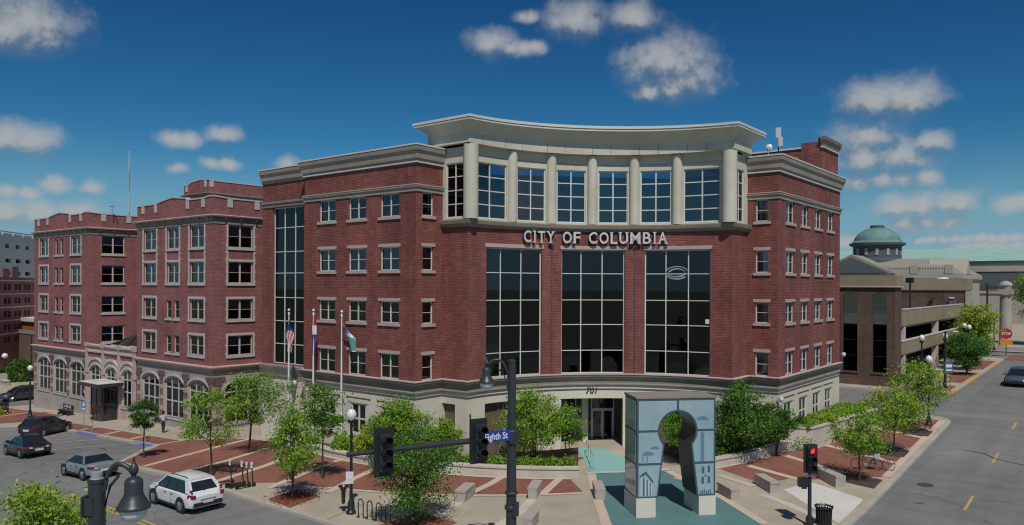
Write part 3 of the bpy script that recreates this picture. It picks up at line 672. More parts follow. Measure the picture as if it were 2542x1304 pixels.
# link with the glass stair
pos, nr, Ln, ang = straight(LINK0, LINK1)
g0, g1 = 56.65 - 55.2, 56.65 - 50.95
wall(pos, nr, 0, Ln, 4.3, 19.6, [(g0, g1, 4.55, 17.4)], .35).build('wall', 'brick_new', B)
zr = [4.62, 6.2, 8.08, 10.0, 12.0, 13.75, 15.72, 17.4]
xg, yg = pos(g0)
window(B, xg, yg, 4.58, ang, g1 - g0, 12.8, 3, 7, 'glass_green', fw=.07, mw=.08, rec=.2, rowz=[z - 4.58 for z in zr[1:-1]])
for z in (4.6, 8.3, 12.05, 15.8): MB().box(-55.5, -50.5, 38.1, 43, z - .25, z).build('stair_floor', 'interior', B)
MB().box(-55.4, -50.4, 42, 42.1, 4.5, 17.4).build('stair_wall', 'blind_dark', B)
for k in range(3):
    z0 = 4.6 + 3.7 * k
    mb = MB(); mb.face([(-55.2, 39, z0), (-55.2, 40.2, z0), (-51, 40.2, z0 + 3.7), (-51, 39, z0 + 3.7)]); mb.face([(-55.2, 39, z0), (-51, 39, z0 + 3.7), (-51, 39, z0 + 3.95), (-55.2, 39, z0 + .25)]); mb.build('stair_flight', 'stucco', B)
pos, nr, Ln, ang = straight((-56.65, 70.6), LINK0); wall(pos, nr, 0, Ln, -4, 19.6, []).build('wall', 'brick_new', B)
# A2-A3 and B3-B2 brick sides
for a, b in ((pA2, pA3), (pB3, pB2)):
    pos, nr, Ln, ang = straight(a, b); wall(pos, nr, 0, Ln, 4.3, 15.15, []).build('wall', 'brick_new', B)
# concave brick wall
upos = lambda u: AP(math.degrees(u / RA)); unrm = lambda u: (math.cos(u / RA), -math.sin(u / RA)); DU = lambda d: R(d) * RA
BIG = [(7.8, 28.5, (14.0, 21.5)), (35.35, 56.0, (42.0, 48.85)), (62.4, 83.1, (69.0, 76.0))]
wall(upos, unrm, 0, DU(90), 4.3, 15.15, [(DU(a), DU(b), 4.5, 13.76) for a, b, _ in BIG], .35, .45).build('wall', 'brick_new', B)
BZ = [4.5, 6.23, 8.16, 10.0, 11.97, 13.76]
def curved_window(segs, zs, glass, rec, fw=.1, mw=.09, name='window', frame='white_trim'):
    a, b = segs[0], segs[-1]; r0, r1 = RA + rec, RA + rec + .1
    mb = MB()
    def radial(th, w, z0, z1, ra=r0, rb=r1):
        h = math.degrees(w / 2 / RA); p = [AP(th - h, ra), AP(th + h, ra), AP(th + h, rb), AP(th - h, rb)]; mb.prism(p, z0, z1)
    hf = math.degrees(fw / 2 / RA)
    for k, th in enumerate(segs): radial(th + (hf if k == 0 else -hf if k == len(segs) - 1 else 0), fw if k in (0, len(segs) - 1) else mw, zs[0], zs[-1])
    for k, z in enumerate(zs):
        w = fw if k in (0, len(zs) - 1) else mw * .8
        z0, z1 = (z, z + w) if k == 0 else (z - w, z) if k == len(zs) - 1 else (z - w / 2, z + w / 2)
        for s0, s1 in zip(segs, segs[1:]):
            mb.prism([AP(s0, r0 + .012), AP(s1, r0 + .012), AP(s1, r1 - .012), AP(s0, r1 - .012)], z0, z1)
    f = mb.build(name, frame, B)
    for s0, s1 in zip(segs, segs[1:]):
        p, q = Vector(AP(s0, r0 + .05)), Vector(AP(s1, r0 + .05)); w = (q - p).length - .06; mid = (p + q) / 2; an = math.atan2(q.y - p.y, q.x - p.x)
        for z0, z1 in zip(zs, zs[1:]): obj('pane', pane_mesh(w, z1 - z0 - .05, glass), f, TR(mid.x, mid.y, (z0 + z1) / 2, an))
    return f
for a, b, (m1, m2) in BIG:
    curved_window([a, m1, m2, b], BZ, 'glass_big', .2, .09, .07)
    h = math.degrees(.12 / RA)
    mb = MB(); n = 8; pts = [a - h + (b - a + 2 * h) * k / n for k in range(n + 1)]
    mb.grid([[(*AP(p, RA - .05), 13.77), (*AP(p, RA - .05), 14.03), (*AP(p, RA + .2), 14.03), (*AP(p, RA + .2), 13.77)] for p in pts], close=True)
    mb.face([(*AP(pts[0], q), z) for q, z in ((RA - .05, 13.77), (RA - .05, 14.03), (RA + .2, 14.03), (RA + .2, 13.77))][::-1]); mb.face([(*AP(pts[-1], q), z) for q, z in ((RA - .05, 13.77), (RA - .05, 14.03), (RA + .2, 14.03), (RA + .2, 13.77))])
    mb.build('lintel', 'stone_pink', B)
# downspout grooves / drip lines on the piers
for th in (31.9, 59.2): MB().prism([AP(th - .25, RA - .05), AP(th + .25, RA - .05), AP(th + .25, RA), AP(th - .25, RA)], 4.55, 13.9).build('pier_joint', 'brick_brown', B)
for th in (31.9, 59.2): MB().prism([AP(th - .5, RA - .12), AP(th + .5, RA - .12), AP(th + .5, RA), AP(th - .5, RA)], 13.85, 14.1).build('scupper', 'letter_side', B)
# interior behind the glass: slabs, desks and a pale core wall, in the dark of the rooms
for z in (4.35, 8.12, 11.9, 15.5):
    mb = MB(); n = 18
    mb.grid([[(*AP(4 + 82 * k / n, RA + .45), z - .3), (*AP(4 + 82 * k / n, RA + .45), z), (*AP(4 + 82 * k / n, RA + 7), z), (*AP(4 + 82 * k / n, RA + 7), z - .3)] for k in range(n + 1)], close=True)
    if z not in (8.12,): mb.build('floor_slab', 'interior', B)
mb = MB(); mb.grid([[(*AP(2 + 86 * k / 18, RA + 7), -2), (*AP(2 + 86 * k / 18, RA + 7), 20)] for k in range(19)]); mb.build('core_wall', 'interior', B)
for th, z, w in ((11, 4.35, .9), (25, 4.35, .8), (38, 4.35, .9), (45, 4.35, .7), (52, 4.35, .9), (65, 4.35, .9), (72, 4.35, .9), (80, 4.35, .8), (12, 8.9, .5), (18, 8.4, 1.0)):
    x, y = AP(th, RA + 1.5); an = R(90 - th)
    MB().box(-w, w, -.3, .3, .72, .78, 0, TR(x, y, z, an)).box(-w, -w + .06, -.3, .3, 0, .72, 0, TR(x, y, z, an)).box(w - .06, w, -.3, .3, 0, .72, 0, TR(x, y, z, an)).build('desk', 'stucco', B)
# city emblem decal on the right glazing: a white oval with two sweeps
an = math.radians(90 - 72.4)
x, y = AP(72.4, RA + .16)
mb = MB()
def ringseg(rx, rz, t0, t1, w0, w1, cz=0, n=18):
    rows = []
    for k in range(n + 1):
        t = t0 + (t1 - t0) * k / n; w = w0 + (w1 - w0) * k / n
        rows.append([(rx * math.cos(t), 0, rz * math.sin(t) + cz), ((rx - w) * math.cos(t), 0, (rz - w) * math.sin(t) + cz)])
    mb.grid(rows); mb.grid([[(a[0], .01, a[2]), (b[0], .01, b[2])] for a, b in rows], flip=True)
ringseg(.86, .5, R(20), R(320), .05, .11); ringseg(.62, .34, R(-20), R(170), .02, .13); ringseg(.66, .30, R(150), R(345), .02, .14, -.03)
mb.build('emblem', 'decal', B, TR(x, y, 12.05, an))
MB().box(-.14, .14, -.02, 0, -.16, .16).build('notice', 'sign_white', B, TR(*AP(82, RA + .14), 8.5, R(8)))
# upper storey: cream wall with tall windows and half round columns
UP = [(3.0, 15.65), (19.6, 29.65), (33.6, 43.3), (47.4, 56.95), (60.9, 70.65), (74.5, 86.1)]
wall(upos, unrm, 0, DU(90), 15.6, 20.8, [(DU(a), DU(b), 15.74, 19.66) for a, b in UP], .3, .45).build('upper_wall', 'stucco', B)
for a, b in UP: curved_window([a, (a + b) / 2, b], [15.74, 16.72, 17.7, 18.68, 19.66], 'glass_sky', .1, .09, .09)
for a, b, w0, w1 in ((pA2, pA3, .3, 2.0), (pB3, pB2, .55, 2.1)):
    pos, nr, Ln, ang = straight(a, b); wall(pos, nr, 0, Ln, 15.6, 20.8, [(w0, w1, 15.74, 19.55)], .2).build('upper_wall', 'stucco', B)
    x, y = pos(w0); window(B, x, y, 15.74, ang, w1 - w0, 3.81, 2, 4, 'glass_big', fw=.09, mw=.08, rec=.08)
def column(x, y, r, z0=15.62, z1=20.72):
    MB().lathe([(r * 1.0, z0), (r, z0 + .05), (r, z1)], (x, y, 0), 20).build('column', 'stucco', B, smooth=40)
for th in (17.6, 31.6, 45.35, 58.95, 72.55): column(*AP(th, RA - .0), .38)
column(-35.0, 39.35, .52); column(-21.95, 52.35, .52)
for th in [9.3, 24.6, 38.5, 52.2, 65.8, 80.3]:       # strip lights glimpsed inside
    for dz, dth in ((18.1, -1.5), (17.6, 1.8)):
        x, y = AP(th + dth, RA + 1.6); MB().box(-.55, .55, -.05, .05, 0, .05, 0, TR(x, y, dz, R(90 - th) + .3)).build('strip_light', 'white_gloss', B)
# grey stone band under the upper storey
PATHC = [pA2] + [pA3] + ARC[1:-1] + [pB3] + [pB2]
sweep([(-37.6, 39.2)] + PATHC[1:-1] + [(-21.8, 55.5)], [(0, 15.08), (.16, 15.12), (.3, 15.3), (.34, 15.5), (.34, 15.58), (.22, 15.6), (0, 15.62)], True).build('stone_band', 'stone_grey', B)
# stone base storey along the whole front
FULL = [LINK1, pA0, pA] + PATHC + [pB, pBE]
def stone_face(a, b, ops=(), depth=.3, mat='stone', z0=-3.2):
    pos, nr, Ln, ang = straight(a, b); wall(pos, nr, 0, Ln, z0, 4.3, list(ops), depth).build('base_wall', mat, B); return pos, ang
def base_window(pos, ang, u, w, z, h):
    x, y = pos(u); window(B, x, y, z, ang, w, h, 2, 2, 'glass', fw=.15, mw=.14, rec=.06, bar=.06, blind=(.35, 'blind_dark'), sill=.12, stone='stone')
    MB().box(-.45, w + .45, -.06, .02, h + .32, h + .4).build('label_mould', 'stone_dark', B, TR(x, y, z, ang))
    MB().box(-.3, w + .3, -.04, .02, h, h + .3).build('head_panel', 'stone', B, TR(x, y, z, ang))
pos, ang = stone_face(pA0, pA, [(u, u + 1.7, .2, 2.5) for u in (2.2, 5.6, 8.95)])
for u in (2.2, 5.6, 8.95): base_window(pos, ang, u, 1.7, .2, 2.3)
stone_face(LINK0, LINK1)
stone_face(LINK1, pA0); stone_face(pA, pA2)
pos, ang = stone_face(pA2, pA3, [(.0001, 1.25, -3, 2.78)], .35); MB().box(0, 1.25, .3, .34, -2, 2.8).build('recess_panel', 'brown_wall', B, TR(*pA2, 0, ang))
stone_face(pB3, pB2); stone_face(pB2, pB)
pos, ang = stone_face(pB, pBE, [(u, u + 1.75, .38, 2.55) for u in (1.3, 4.7, 8.0, 11.2)], z0=-2.2)
for u in (1.3, 4.7, 8.0, 11.2): base_window(pos, ang, u, 1.75, .38, 2.17)
RECS = [(7.4, 27.5), (63, 83)]
wall(upos, unrm, 0, DU(90), -2.4, 4.3, [(DU(35.35), DU(55.6), -1.4, 2.65)] + [(DU(a), DU(b), -2.4, 2.75) for a, b in RECS], .5, .45).build('base_wall', 'stone', B)
for a, b in RECS:
    mb = MB(); mb.grid([[(*AP(a + (b - a) * k / 8, RA + .42), -2.4), (*AP(a + (b - a) * k / 8, RA + .42), 2.8)] for k in range(9)]); mb.build('recess_panel', 'brown_wall', B)
# base mouldings
sweep(FULL, [(0, 3.62), (.12, 3.66), (.12, 3.74), (.05, 3.78), (.05, 3.98), (.1, 4.0), (.28, 4.3), (.30, 4.44), (.14, 4.5), (0, 4.5)], True).build('base_cornice', 'stone_grey', B)
sweep(FULL, [(.005, 3.30), (.05, 3.31), (.05, 3.38), (.005, 3.39)], True).build('string_course', 'stone_dark', B)
sweep([LINK0, LINK1], [(0, 3.5), (.12, 3.55), (.12, 3.7), (.28, 4.3), (.28, 4.44), (0, 4.5)], True).build('base_cornice', 'stone_grey', B)
sweep(FULL, [(.02, 4.445), (.34, 4.445), (.34, 4.50), (.02, 4.52)], True).build('ledge', 'stone_pink', B)
# belt course and top cornice of both wings
CP = [(0, 19.42), (.1, 19.44), (.1, 19.62), (.2, 19.66), (.24, 20.0), (.36, 20.2), (.40, 20.45), (.34, 20.5), (-.3, 20.5), (-.3, 19.42)]
BP = [(0, 17.42), (.07, 17.44), (.07, 17.66), (.16, 17.74), (.16, 17.9), (0, 17.92)]
for path in ([LINK1, pA0, pA, pA2], [pB2, pB, pBE, (-40, 70.6)]):
    sweep(path, CP, True).build('cornice', 'cornice_stone', B); sweep(path, [(-.02, 19.36), (.13, 19.38), (.13, 19.46), (-.02, 19.5)], True).build('cornice_fillet', 'white_trim', B)
    sweep(path, BP, True).build('belt_course', 'cornice_stone', B); sweep(path, [(.02, 17.86), (.19, 17.86), (.19, 17.93), (.02, 17.95)], True).build('belt_ledge', 'stone_pink', B)
    sweep(path, [(-.3, 20.5), (.43, 20.5), (.43, 20.6), (-.3, 20.6)], True).build('coping', 'white_trim', B)
sweep([LINK0, (-50.4, 37.4)], CP, True).build('cornice', 'cornice_stone', B); sweep([LINK0, (-49.9, 37.4)], BP, True).build('belt_course', 'stone_grey', B)
sweep([LINK0, (-50.4, 37.4)], [(-.3, 20.5), (.43, 20.5), (.43, 20.6), (-.3, 20.6)], True).build('coping', 'white_trim', B)
# vertical brick control joints on the wings
MB().box(-38.9, -38.86, 36.59, 36.61, 4.5, 19.4).box(-43.2 + .6, -42.56 , 36.595, 36.605, 17.95, 17.96).build('control_joint', 'stone_dark', B)
# dark inner cores behind the offices
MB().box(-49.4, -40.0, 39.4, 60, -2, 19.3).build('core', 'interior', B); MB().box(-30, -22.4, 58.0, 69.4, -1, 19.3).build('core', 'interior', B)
# roofs
mb = MB(); mb.face([(*p, 19.5) for p in [LINK0, LINK1, pA0, pA, pA2, (-37.5, 45), (-27.5, 55.3), pB2, pB, pBE, (-56.6, 70.6)]]); mb.build('roof', 'roof_flat', B)
mb = MB(); mb.face([(*p, 20.7) for p in PATHC + [(-27, 60), (-42, 45)]]); mb.build('roof', 'roof_flat', B)
# crown: a flatter concave curve, flaring outwards
def arc3(p, m, q, n=30):
    p, m, q = Vector(p), Vector(m), Vector(q)
    d = 2 * (p.x * (m.y - q.y) + m.x * (q.y - p.y) + q.x * (p.y - m.y))
    ux = ((p.length_squared) * (m.y - q.y) + m.length_squared * (q.y - p.y) + q.length_squared * (p.y - m.y)) / d
    uy = ((p.length_squared) * (q.x - m.x) + m.length_squared * (p.x - q.x) + q.length_squared * (m.x - p.x)) / d
    c = Vector((ux, uy)); r_ = (p - c).length
    a0 = math.atan2(p.y - uy, p.x - ux); a1 = math.atan2(q.y - uy, q.x - ux)
    if a0 < 0: a0 += 2 * math.pi
    if a1 < 0: a1 += 2 * math.pi
    return [(ux + r_ * math.cos(a0 + (a1 - a0) * k / n), uy + r_ * math.sin(a0 + (a1 - a0) * k / n)) for k in range(n + 1)]
def crown_line(o, z, oi=None, back=0):
    """plan line of the crown at overhang o (0 = wall line) and height z"""
    mid = AP(45, RA - o * 1.38)
    a = arc3((-35.1 + o, 39.2 - o), mid, (-21.8 + o * .92, 52.5 - o * 1.2))
    l = (-37.6 - o * 1.85, 39.2 - o); r_ = (-21.8 + o * .92, 54.2 + o * 2.2)
    zb = lambda k: z + .22 * math.sin(math.pi * k / 30) * max(0, (z - 20.78) / 1.6)
    return [(*l, z)] + [(*p, zb(k)) for k, p in enumerate(a)] + [(*r_, z)]
prof = [(.12, 20.75), (.42, 20.75), (.42, 21.32), (1.44, 22.06), (1.5, 22.06), (1.5, 22.24)]
mb = MB(); mb.grid([crown_line(o, z) for o, z in [(.0, 20.62), (.0, 20.78), (.40, 20.78)]], flip=True); mb.build('crown_soffit', 'stucco', B)
mb = MB(); mb.grid([crown_line(o, z) for o, z in [(.40, 20.78), (.42, 21.46)]], flip=True); mb.build('crown_frieze', 'stucco', B)
mb = MB(); mb.grid([crown_line(o, z) for o, z in [(.42, 21.46), (.44, 21.48), (.50, 21.66), (.74, 21.98), (.96, 22.18)]], flip=True)
for s in (0, -1):
    e = [crown_line(o, z)[s] for o, z in [(.40, 20.78), (.42, 21.46), (.50, 21.66), (.74, 21.98), (.96, 22.18), (1.0, 22.5)]]
    bk = (-37.8, 42.5) if s == 0 else (-24.6, 54.4)
    mb.grid([e, [(bk[0] + (p[0] - e[0][0]) * .2, bk[1] + (p[1] - e[0][1]) * .2, p[2]) for p in e]], flip=(s == -1))
mb.build('crown_flare', 'stucco', B, smooth=35)
mb = MB(); mb.grid([crown_line(o, z) for o, z in [(.96, 22.18), (1.0, 22.18), (1.0, 22.30)]], flip=True); mb.build('crown_fascia', 'white_trim', B)
mb = MB(); mb.grid([crown_line(o, z) for o, z in [(.95, 22.301), (.95, 22.325)]], flip=True); mb.build('crown_gap', 'letter_side', B)
mb = MB(); mb.grid([crown_line(o, z) for o, z in [(.95, 22.326), (1.04, 22.326), (1.04, 22.50), (.7, 22.53)]], flip=True); mb.build('crown_edge', 'white_trim', B)
top = crown_line(.7, 22.525); mb = MB(); mb.face([*top, (-24.6, 58.4, 22.5), (-41, 42.5, 22.5)][::-1]); mb.build('crown_roof', 'roof_flat', B)
MB().box(-39.0, -35.3, 39.24, 42, 19.6, 22.1).build('crown_return', 'stucco', B); MB().box(-24.2, -21.84, 52.7, 56.2, 19.6, 22.1).build('crown_return', 'stucco', B)
# panel joints in the cream crown
for k in range(1, 12):
    a = crown_line(.425, 20.80)[1 + int(30 * k / 12)]; th = math.degrees(math.atan2(a[1] - NC, EC - a[0]))
    MB().box(-.012, .012, -.008, .02, 0, .64, 0, TR(a[0], a[1], 20.8, R(90 - th))).build('panel_joint', 'stone_grey', B)
# thin grey joint line on the cream beam
mb = MB(); mb.grid([[(*AP(1 + 88 * k / 30, RA - .015), 20.08), (*AP(1 + 88 * k / 30, RA - .015), 20.11)] for k in range(31)]); mb.build('beam_joint', 'stone_grey', B)
# letters CITY OF COLUMBIA, each standing off the wall
word = 'CITY OF COLUMBIA'; th0, th1 = 20.9, 69.9
adv = {'C': 1.0, 'I': .48, 'T': .92, 'Y': .95, 'O': 1.08, 'F': .84, 'L': .8, 'U': 1.0, 'M': 1.18, 'B': .95, 'A': 1.0, ' ': .62}
tot = sum(adv[c] for c in word); cur = 0; LM = {}
for c in word:
    if c != ' ':
        th = th0 + (th1 - th0) * (cur + adv[c] / 2) / tot
        if c not in LM:
            me = text_mesh(c, 1.0, .09, 'letter', offset=.016)
            vs = np.array([v.co[:] for v in me.vertices]); w = np.ptp(vs[:, 0]); h = np.ptp(vs[:, 2])
            big = .90 if c in 'C' else .86
            Tm = Matrix.Diagonal((.9, 1, .86 / h, 1)) @ Matrix.Translation((-(vs[:, 0].min() + w / 2), 0, -vs[:, 2].min()))
            if c != 'I': 
                tw = adv[c] * .63; Tm = Matrix.Diagonal((tw / w, 1, .86 / h, 1)) @ Matrix.Translation((-(vs[:, 0].min() + w / 2), 0, -vs[:, 2].min()))
            me.transform(Tm)
            me.materials.append(MATS['letter']); me.materials.append(MATS['letter_side'])
            for p in me.polygons: p.material_index = 0 if p.normal.y < -.7 else 1
            bm = bmesh.new(); bm.from_mesh(me)          # small serifs
            xs = [v.co.x for v in bm.verts]; x0, x1 = min(xs), max(xs)
            feet = {'I': [((x0 + x1) / 2, 0), ((x0 + x1) / 2, .86)], 'T': [((x0 + x1) / 2, 0)], 'Y': [((x0 + x1) / 2, 0), (x0 + .07, .86), (x1 - .07, .86)], 'F': [(x0 + .07, 0)], 'L': [(x0 + .07, .86)], 'U': [(x0 + .07, .86), (x1 - .07, .86)], 'M': [(x0 + .07, 0), (x1 - .07, 0)], 'A': [(x0 + .05, 0), (x1 - .05, 0)]}.get(c, [])
            for fx, fz in feet:
                r_ = bmesh.ops.create_cube(bm, size=1, matrix=Matrix.Translation((fx, .004, fz + (.035 if fz == 0 else -.035))) @ Matrix.Diagonal((.25, .17, .07, 1)))
            bm.to_mesh(me); bm.free()
            LM[c] = me
        x, y = AP(th, RA - .22)
        obj('letter', LM[c], B, TR(x, y, 14.2, R(90 - th)))
    cur += adv[c]
me = text_mesh('701', .62, .02, 'house_number', shear=.25, offset=.012); me.materials.append(MATS['letter_side'])
obj('house_number', me, B, TR(*AP(45.4, RA - .03), 3.02, R(44.6)))
# recessed entrance
t = B; zf = -1.19
pts = [AP(35.35, RA + .5), AP(35.35, RA + 3.4), AP(55.6, RA + 3.4), AP(55.6, RA + .5)]
mb = MB()
mb.face([(*pts[0], zf), (*pts[1], zf), (*pts[1], 2.66), (*pts[0], 2.66)]); mb.face([(*pts[2], zf), (*pts[3], zf), (*pts[3], 2.66), (*pts[2], 2.66)])
mb.face([(*p, 2.66) for p in pts]); mb.build('porch', 'brown_wall', B)
mb = MB(); mb.face([(*p, zf) for p in pts]); mb.build('porch_floor', 'teal_light', B)
bp, bq = Vector(pts[1]), Vector(pts[2]); dL = (bq - bp).length; an = math.atan2((bq - bp).y, (bq - bp).x); Wd = TR(bp.x, bp.y, zf, an)
MB().box(0, dL, .12, .16, 0, 3.85).build('porch_back', 'interior', B, Wd)
def door(x0, x1, h, mat='door_white', leaf=2):
    f = MB().box(x0, x0 + .09, -.08, .02, 0, 3.8).box(x1 - .09, x1, -.08, .02, 0, 3.8).box(x0 + .09, x1 - .09, -.08, .02, h, h + .1).box(x0 + .09, x1 - .09, -.08, .02, 3.7, 3.8).build('door', mat, B, Wd)
    w = (x1 - x0 - .18) / leaf
    for k in range(leaf):
        a = x0 + .09 + w * k
        MB().box(a, a + .1, -.06, 0, 0, h).box(a + w - .1, a + w, -.06, 0, 0, h).box(a + .1, a + w - .1, -.06, 0, 0, .22).box(a + .1, a + w - .1, -.06, 0, h - .12, h).build('door_leaf', mat, f, Wd)
        obj('pane', pane_mesh(w - .2, h - .34, 'glass_big'), f, Wd @ Matrix.Translation((a + w / 2, -.03, .22 + (h - .34) / 2)))
        MB().box(a + w - .16, a + w - .13, -.14, -.1, .8, 1.5).build('handle', 'chrome', f, Wd)
    obj('pane', pane_mesh(x1 - x0 - .18, 3.7 - h - .1, 'glass_big'), f, Wd @ Matrix.Translation(((x0 + x1) / 2, -.03, (3.7 + h + .1) / 2)))
door(dL * .60, dL * .92, 2.5); door(dL * .08, dL * .40, 2.5)
MB().box(dL * .45, dL * .53, -1.0, -.3, 0, 3.84).build('porch_pier', 'stone', B, Wd)
# rooftop: brick penthouse with its cornice, set back
P = thing('roof_penthouse', 'small brick penthouse with stone cornice on the roof at the right end', 'penthouse', (-24, 68, 19.5))
def pbox(x0, x1, y0, y1, z0, z1, mat, nm): return MB().box(x0, x1, y0, y1, z0, z1).build(nm, mat, P)
pbox(-34, -21.5, 67.6, 70.5, 19.5, 23.0, 'brick_new', 'wall'); pbox(-21.4, -19.66, 66.0, 70.5, 19.6, 23.2, 'brick_new', 'stair_wall')
sweep([(-19.75, 66.0), (-19.66, 66.0), (-19.66, 70.5)], [(0, 22.75), (.1, 22.79), (.14, 23.0), (.3, 23.3), (.36, 23.55), (-.5, 23.6), (-.5, 22.75)], True).build('cornice', 'stone_grey', P)
sweep([(-19.75, 66.0), (-19.66, 66.0), (-19.66, 70.5)], [(.02, 22.67), (.14, 22.67), (.14, 22.77), (.02, 22.79)], True).build('cornice_fillet', 'white_trim', P)
sweep([(-34, 67.6), (-21.45, 67.6)], [(-.3, 23.0), (.1, 23.0), (.1, 23.15), (-.3, 23.15)], True).build('coping', 'white_trim', P)
pbox(-23.4, -22.3, 67.5, 67.62, 20.9, 22.2, 'interior', 'door'); pbox(-23.5, -22.2, 67.46, 67.6, 22.202, 22.3, 'stone_pink', 'door_head'); pbox(-26.2, -25.5, 67.4, 67.6, 22.2, 22.55, 'galv', 'vent')
# antenna, dish and rail
A_ = thing('roof_antenna', 'white panel antenna on a short mast above the right wing', 'antenna', (-22.6, 64, 20.6))
MB().tube([(-22.6, 64, 20.4), (-22.6, 64, 24.2)], .05, 6).build('mast', 'dark_metal', A_); MB().box(-22.8, -22.4, 63.9, 64.05, 23.5, 24.35).build('panel', 'white_gloss', A_); MB().box(-22.55, -22.2, 63.8, 63.9, 22.75, 23.5).build('panel', 'white_gloss', A_); MB().box(-22.85, -22.35, 63.8, 64.2, 20.4, 20.7).build('base', 'galv', A_)
A_ = thing('roof_dish', 'small white dish aerial beside the cream crown', 'antenna', (-23.1, 63, 20.6))
MB().tube([(-23.1, 63, 20.4), (-23.1, 63, 22.5)], .05, 6).build('post', 'galv', A_); MB().lathe([(.02, 0), (.2, .05), (.3, .12)], (-23.1, 63, 22.6), 12, axis='y').lathe([(.3, .12), (.31, .13), (.2, .07), (.02, .03)], (-23.1, 63, 22.6), 12, axis='y').build('dish', 'white_gloss', A_)
A_ = thing('roof_guard_rail', 'thin guard rail on the roof beside the cream crown', 'railing', (-26, 58, 20.6))
MB().tube([(-24, 57, 20.4), (-24, 57, 21.6), (-23.5, 62, 21.6), (-23.5, 62, 20.4)], .03, 5).build('rail', 'galv', A_); MB().tube([(-23.75, 59.5, 20.4), (-23.75, 59.5, 21.6)], .03, 5).build('post', 'galv', A_)
A_ = thing('skylight', 'white framed skylight on the roof of the right wing', 'skylight', (-20.6, 64, 20.5))
MB().tube([(-20.4, 60.4, 20.62), (-20.4, 61, 20.98), (-20.4, 68, 20.98), (-20.4, 68.4, 20.62)], .05, 5).build('rail', 'white_trim', A_); MB().box(-21.4, -20.6, 60.8, 68, 20.4, 20.75).build('curb', 'white_trim', A_)
# ------------------------------------------------------------------ the old brick hotel block
O = thing('old_brick_hotel', 'older four storey pinkish brick block with crenellated parapet and arched stone ground floor', 'building', (-83, 42, -3))
OR = [(14.37, 16.42), (11.14, 13.12), (7.84, 9.72), (4.6, 6.42)]
RO = random.Random(5)
def old_face(a, b, specs, arches, zb=-5):
    """specs: list of (u0,u1,kind,rows) with kind 'w' wide or 'p' pair"""
    pos, nr, Ln, ang = straight(a, b); ops = []
    for u0, u1, kind, rows in specs:
        for r_ in rows:
            c, d = OR[r_]
            if kind in 'wn': ops.append((u0 + .18, u1 - .18, c, d))
            else:
                w = (u1 - u0 - .45) / 2; ops += [(u0, u0 + w, c, d - .15), (u1 - w, u1, c, d - .15)]
    wall(pos, nr, 0, Ln, 3.6, 17.22, ops, .3).build('wall', 'brick_old', O)
    for o in ops:
        x, y = pos(o[0]); w = o[1] - o[0]; h = o[3] - o[2]; top = o[2] > 14
        kw = dict(frame='trim_old', fw=.1, mw=.15, rec=.13, stone='trim_old', sill=.2, glass='glass_old', blind=(RO.choice([.2, .45, .5, .5, .6]), RO.choice(['blind', 'blind_dark', 'blind_dark'])))
        if w > 1.2 and specs[0][2] == 'n': window(O, x, y, o[2], ang, w, h, 2, 2, ext=.1, **kw)
        elif w > 1.2: window(O, x, y, o[2], ang, w, h, 2, 2, lintel=None if top else .22, surround=(.16, 1), ext=.18, **kw)
        else: window(O, x, y, o[2], ang, w, h, 1, 2, ext=.06, **{**kw, 'fw': .09})
    wall(pos, nr, 0, Ln, zb, 3.6, [(u0, u1, -1.5, 2.42) for u0, u1 in arches], .35).build('base_wall', 'stone_old', O)
    for u0, u1 in arches: arch_window(pos, ang, u0, u1, -1.5, 2.42)
    return pos, ang
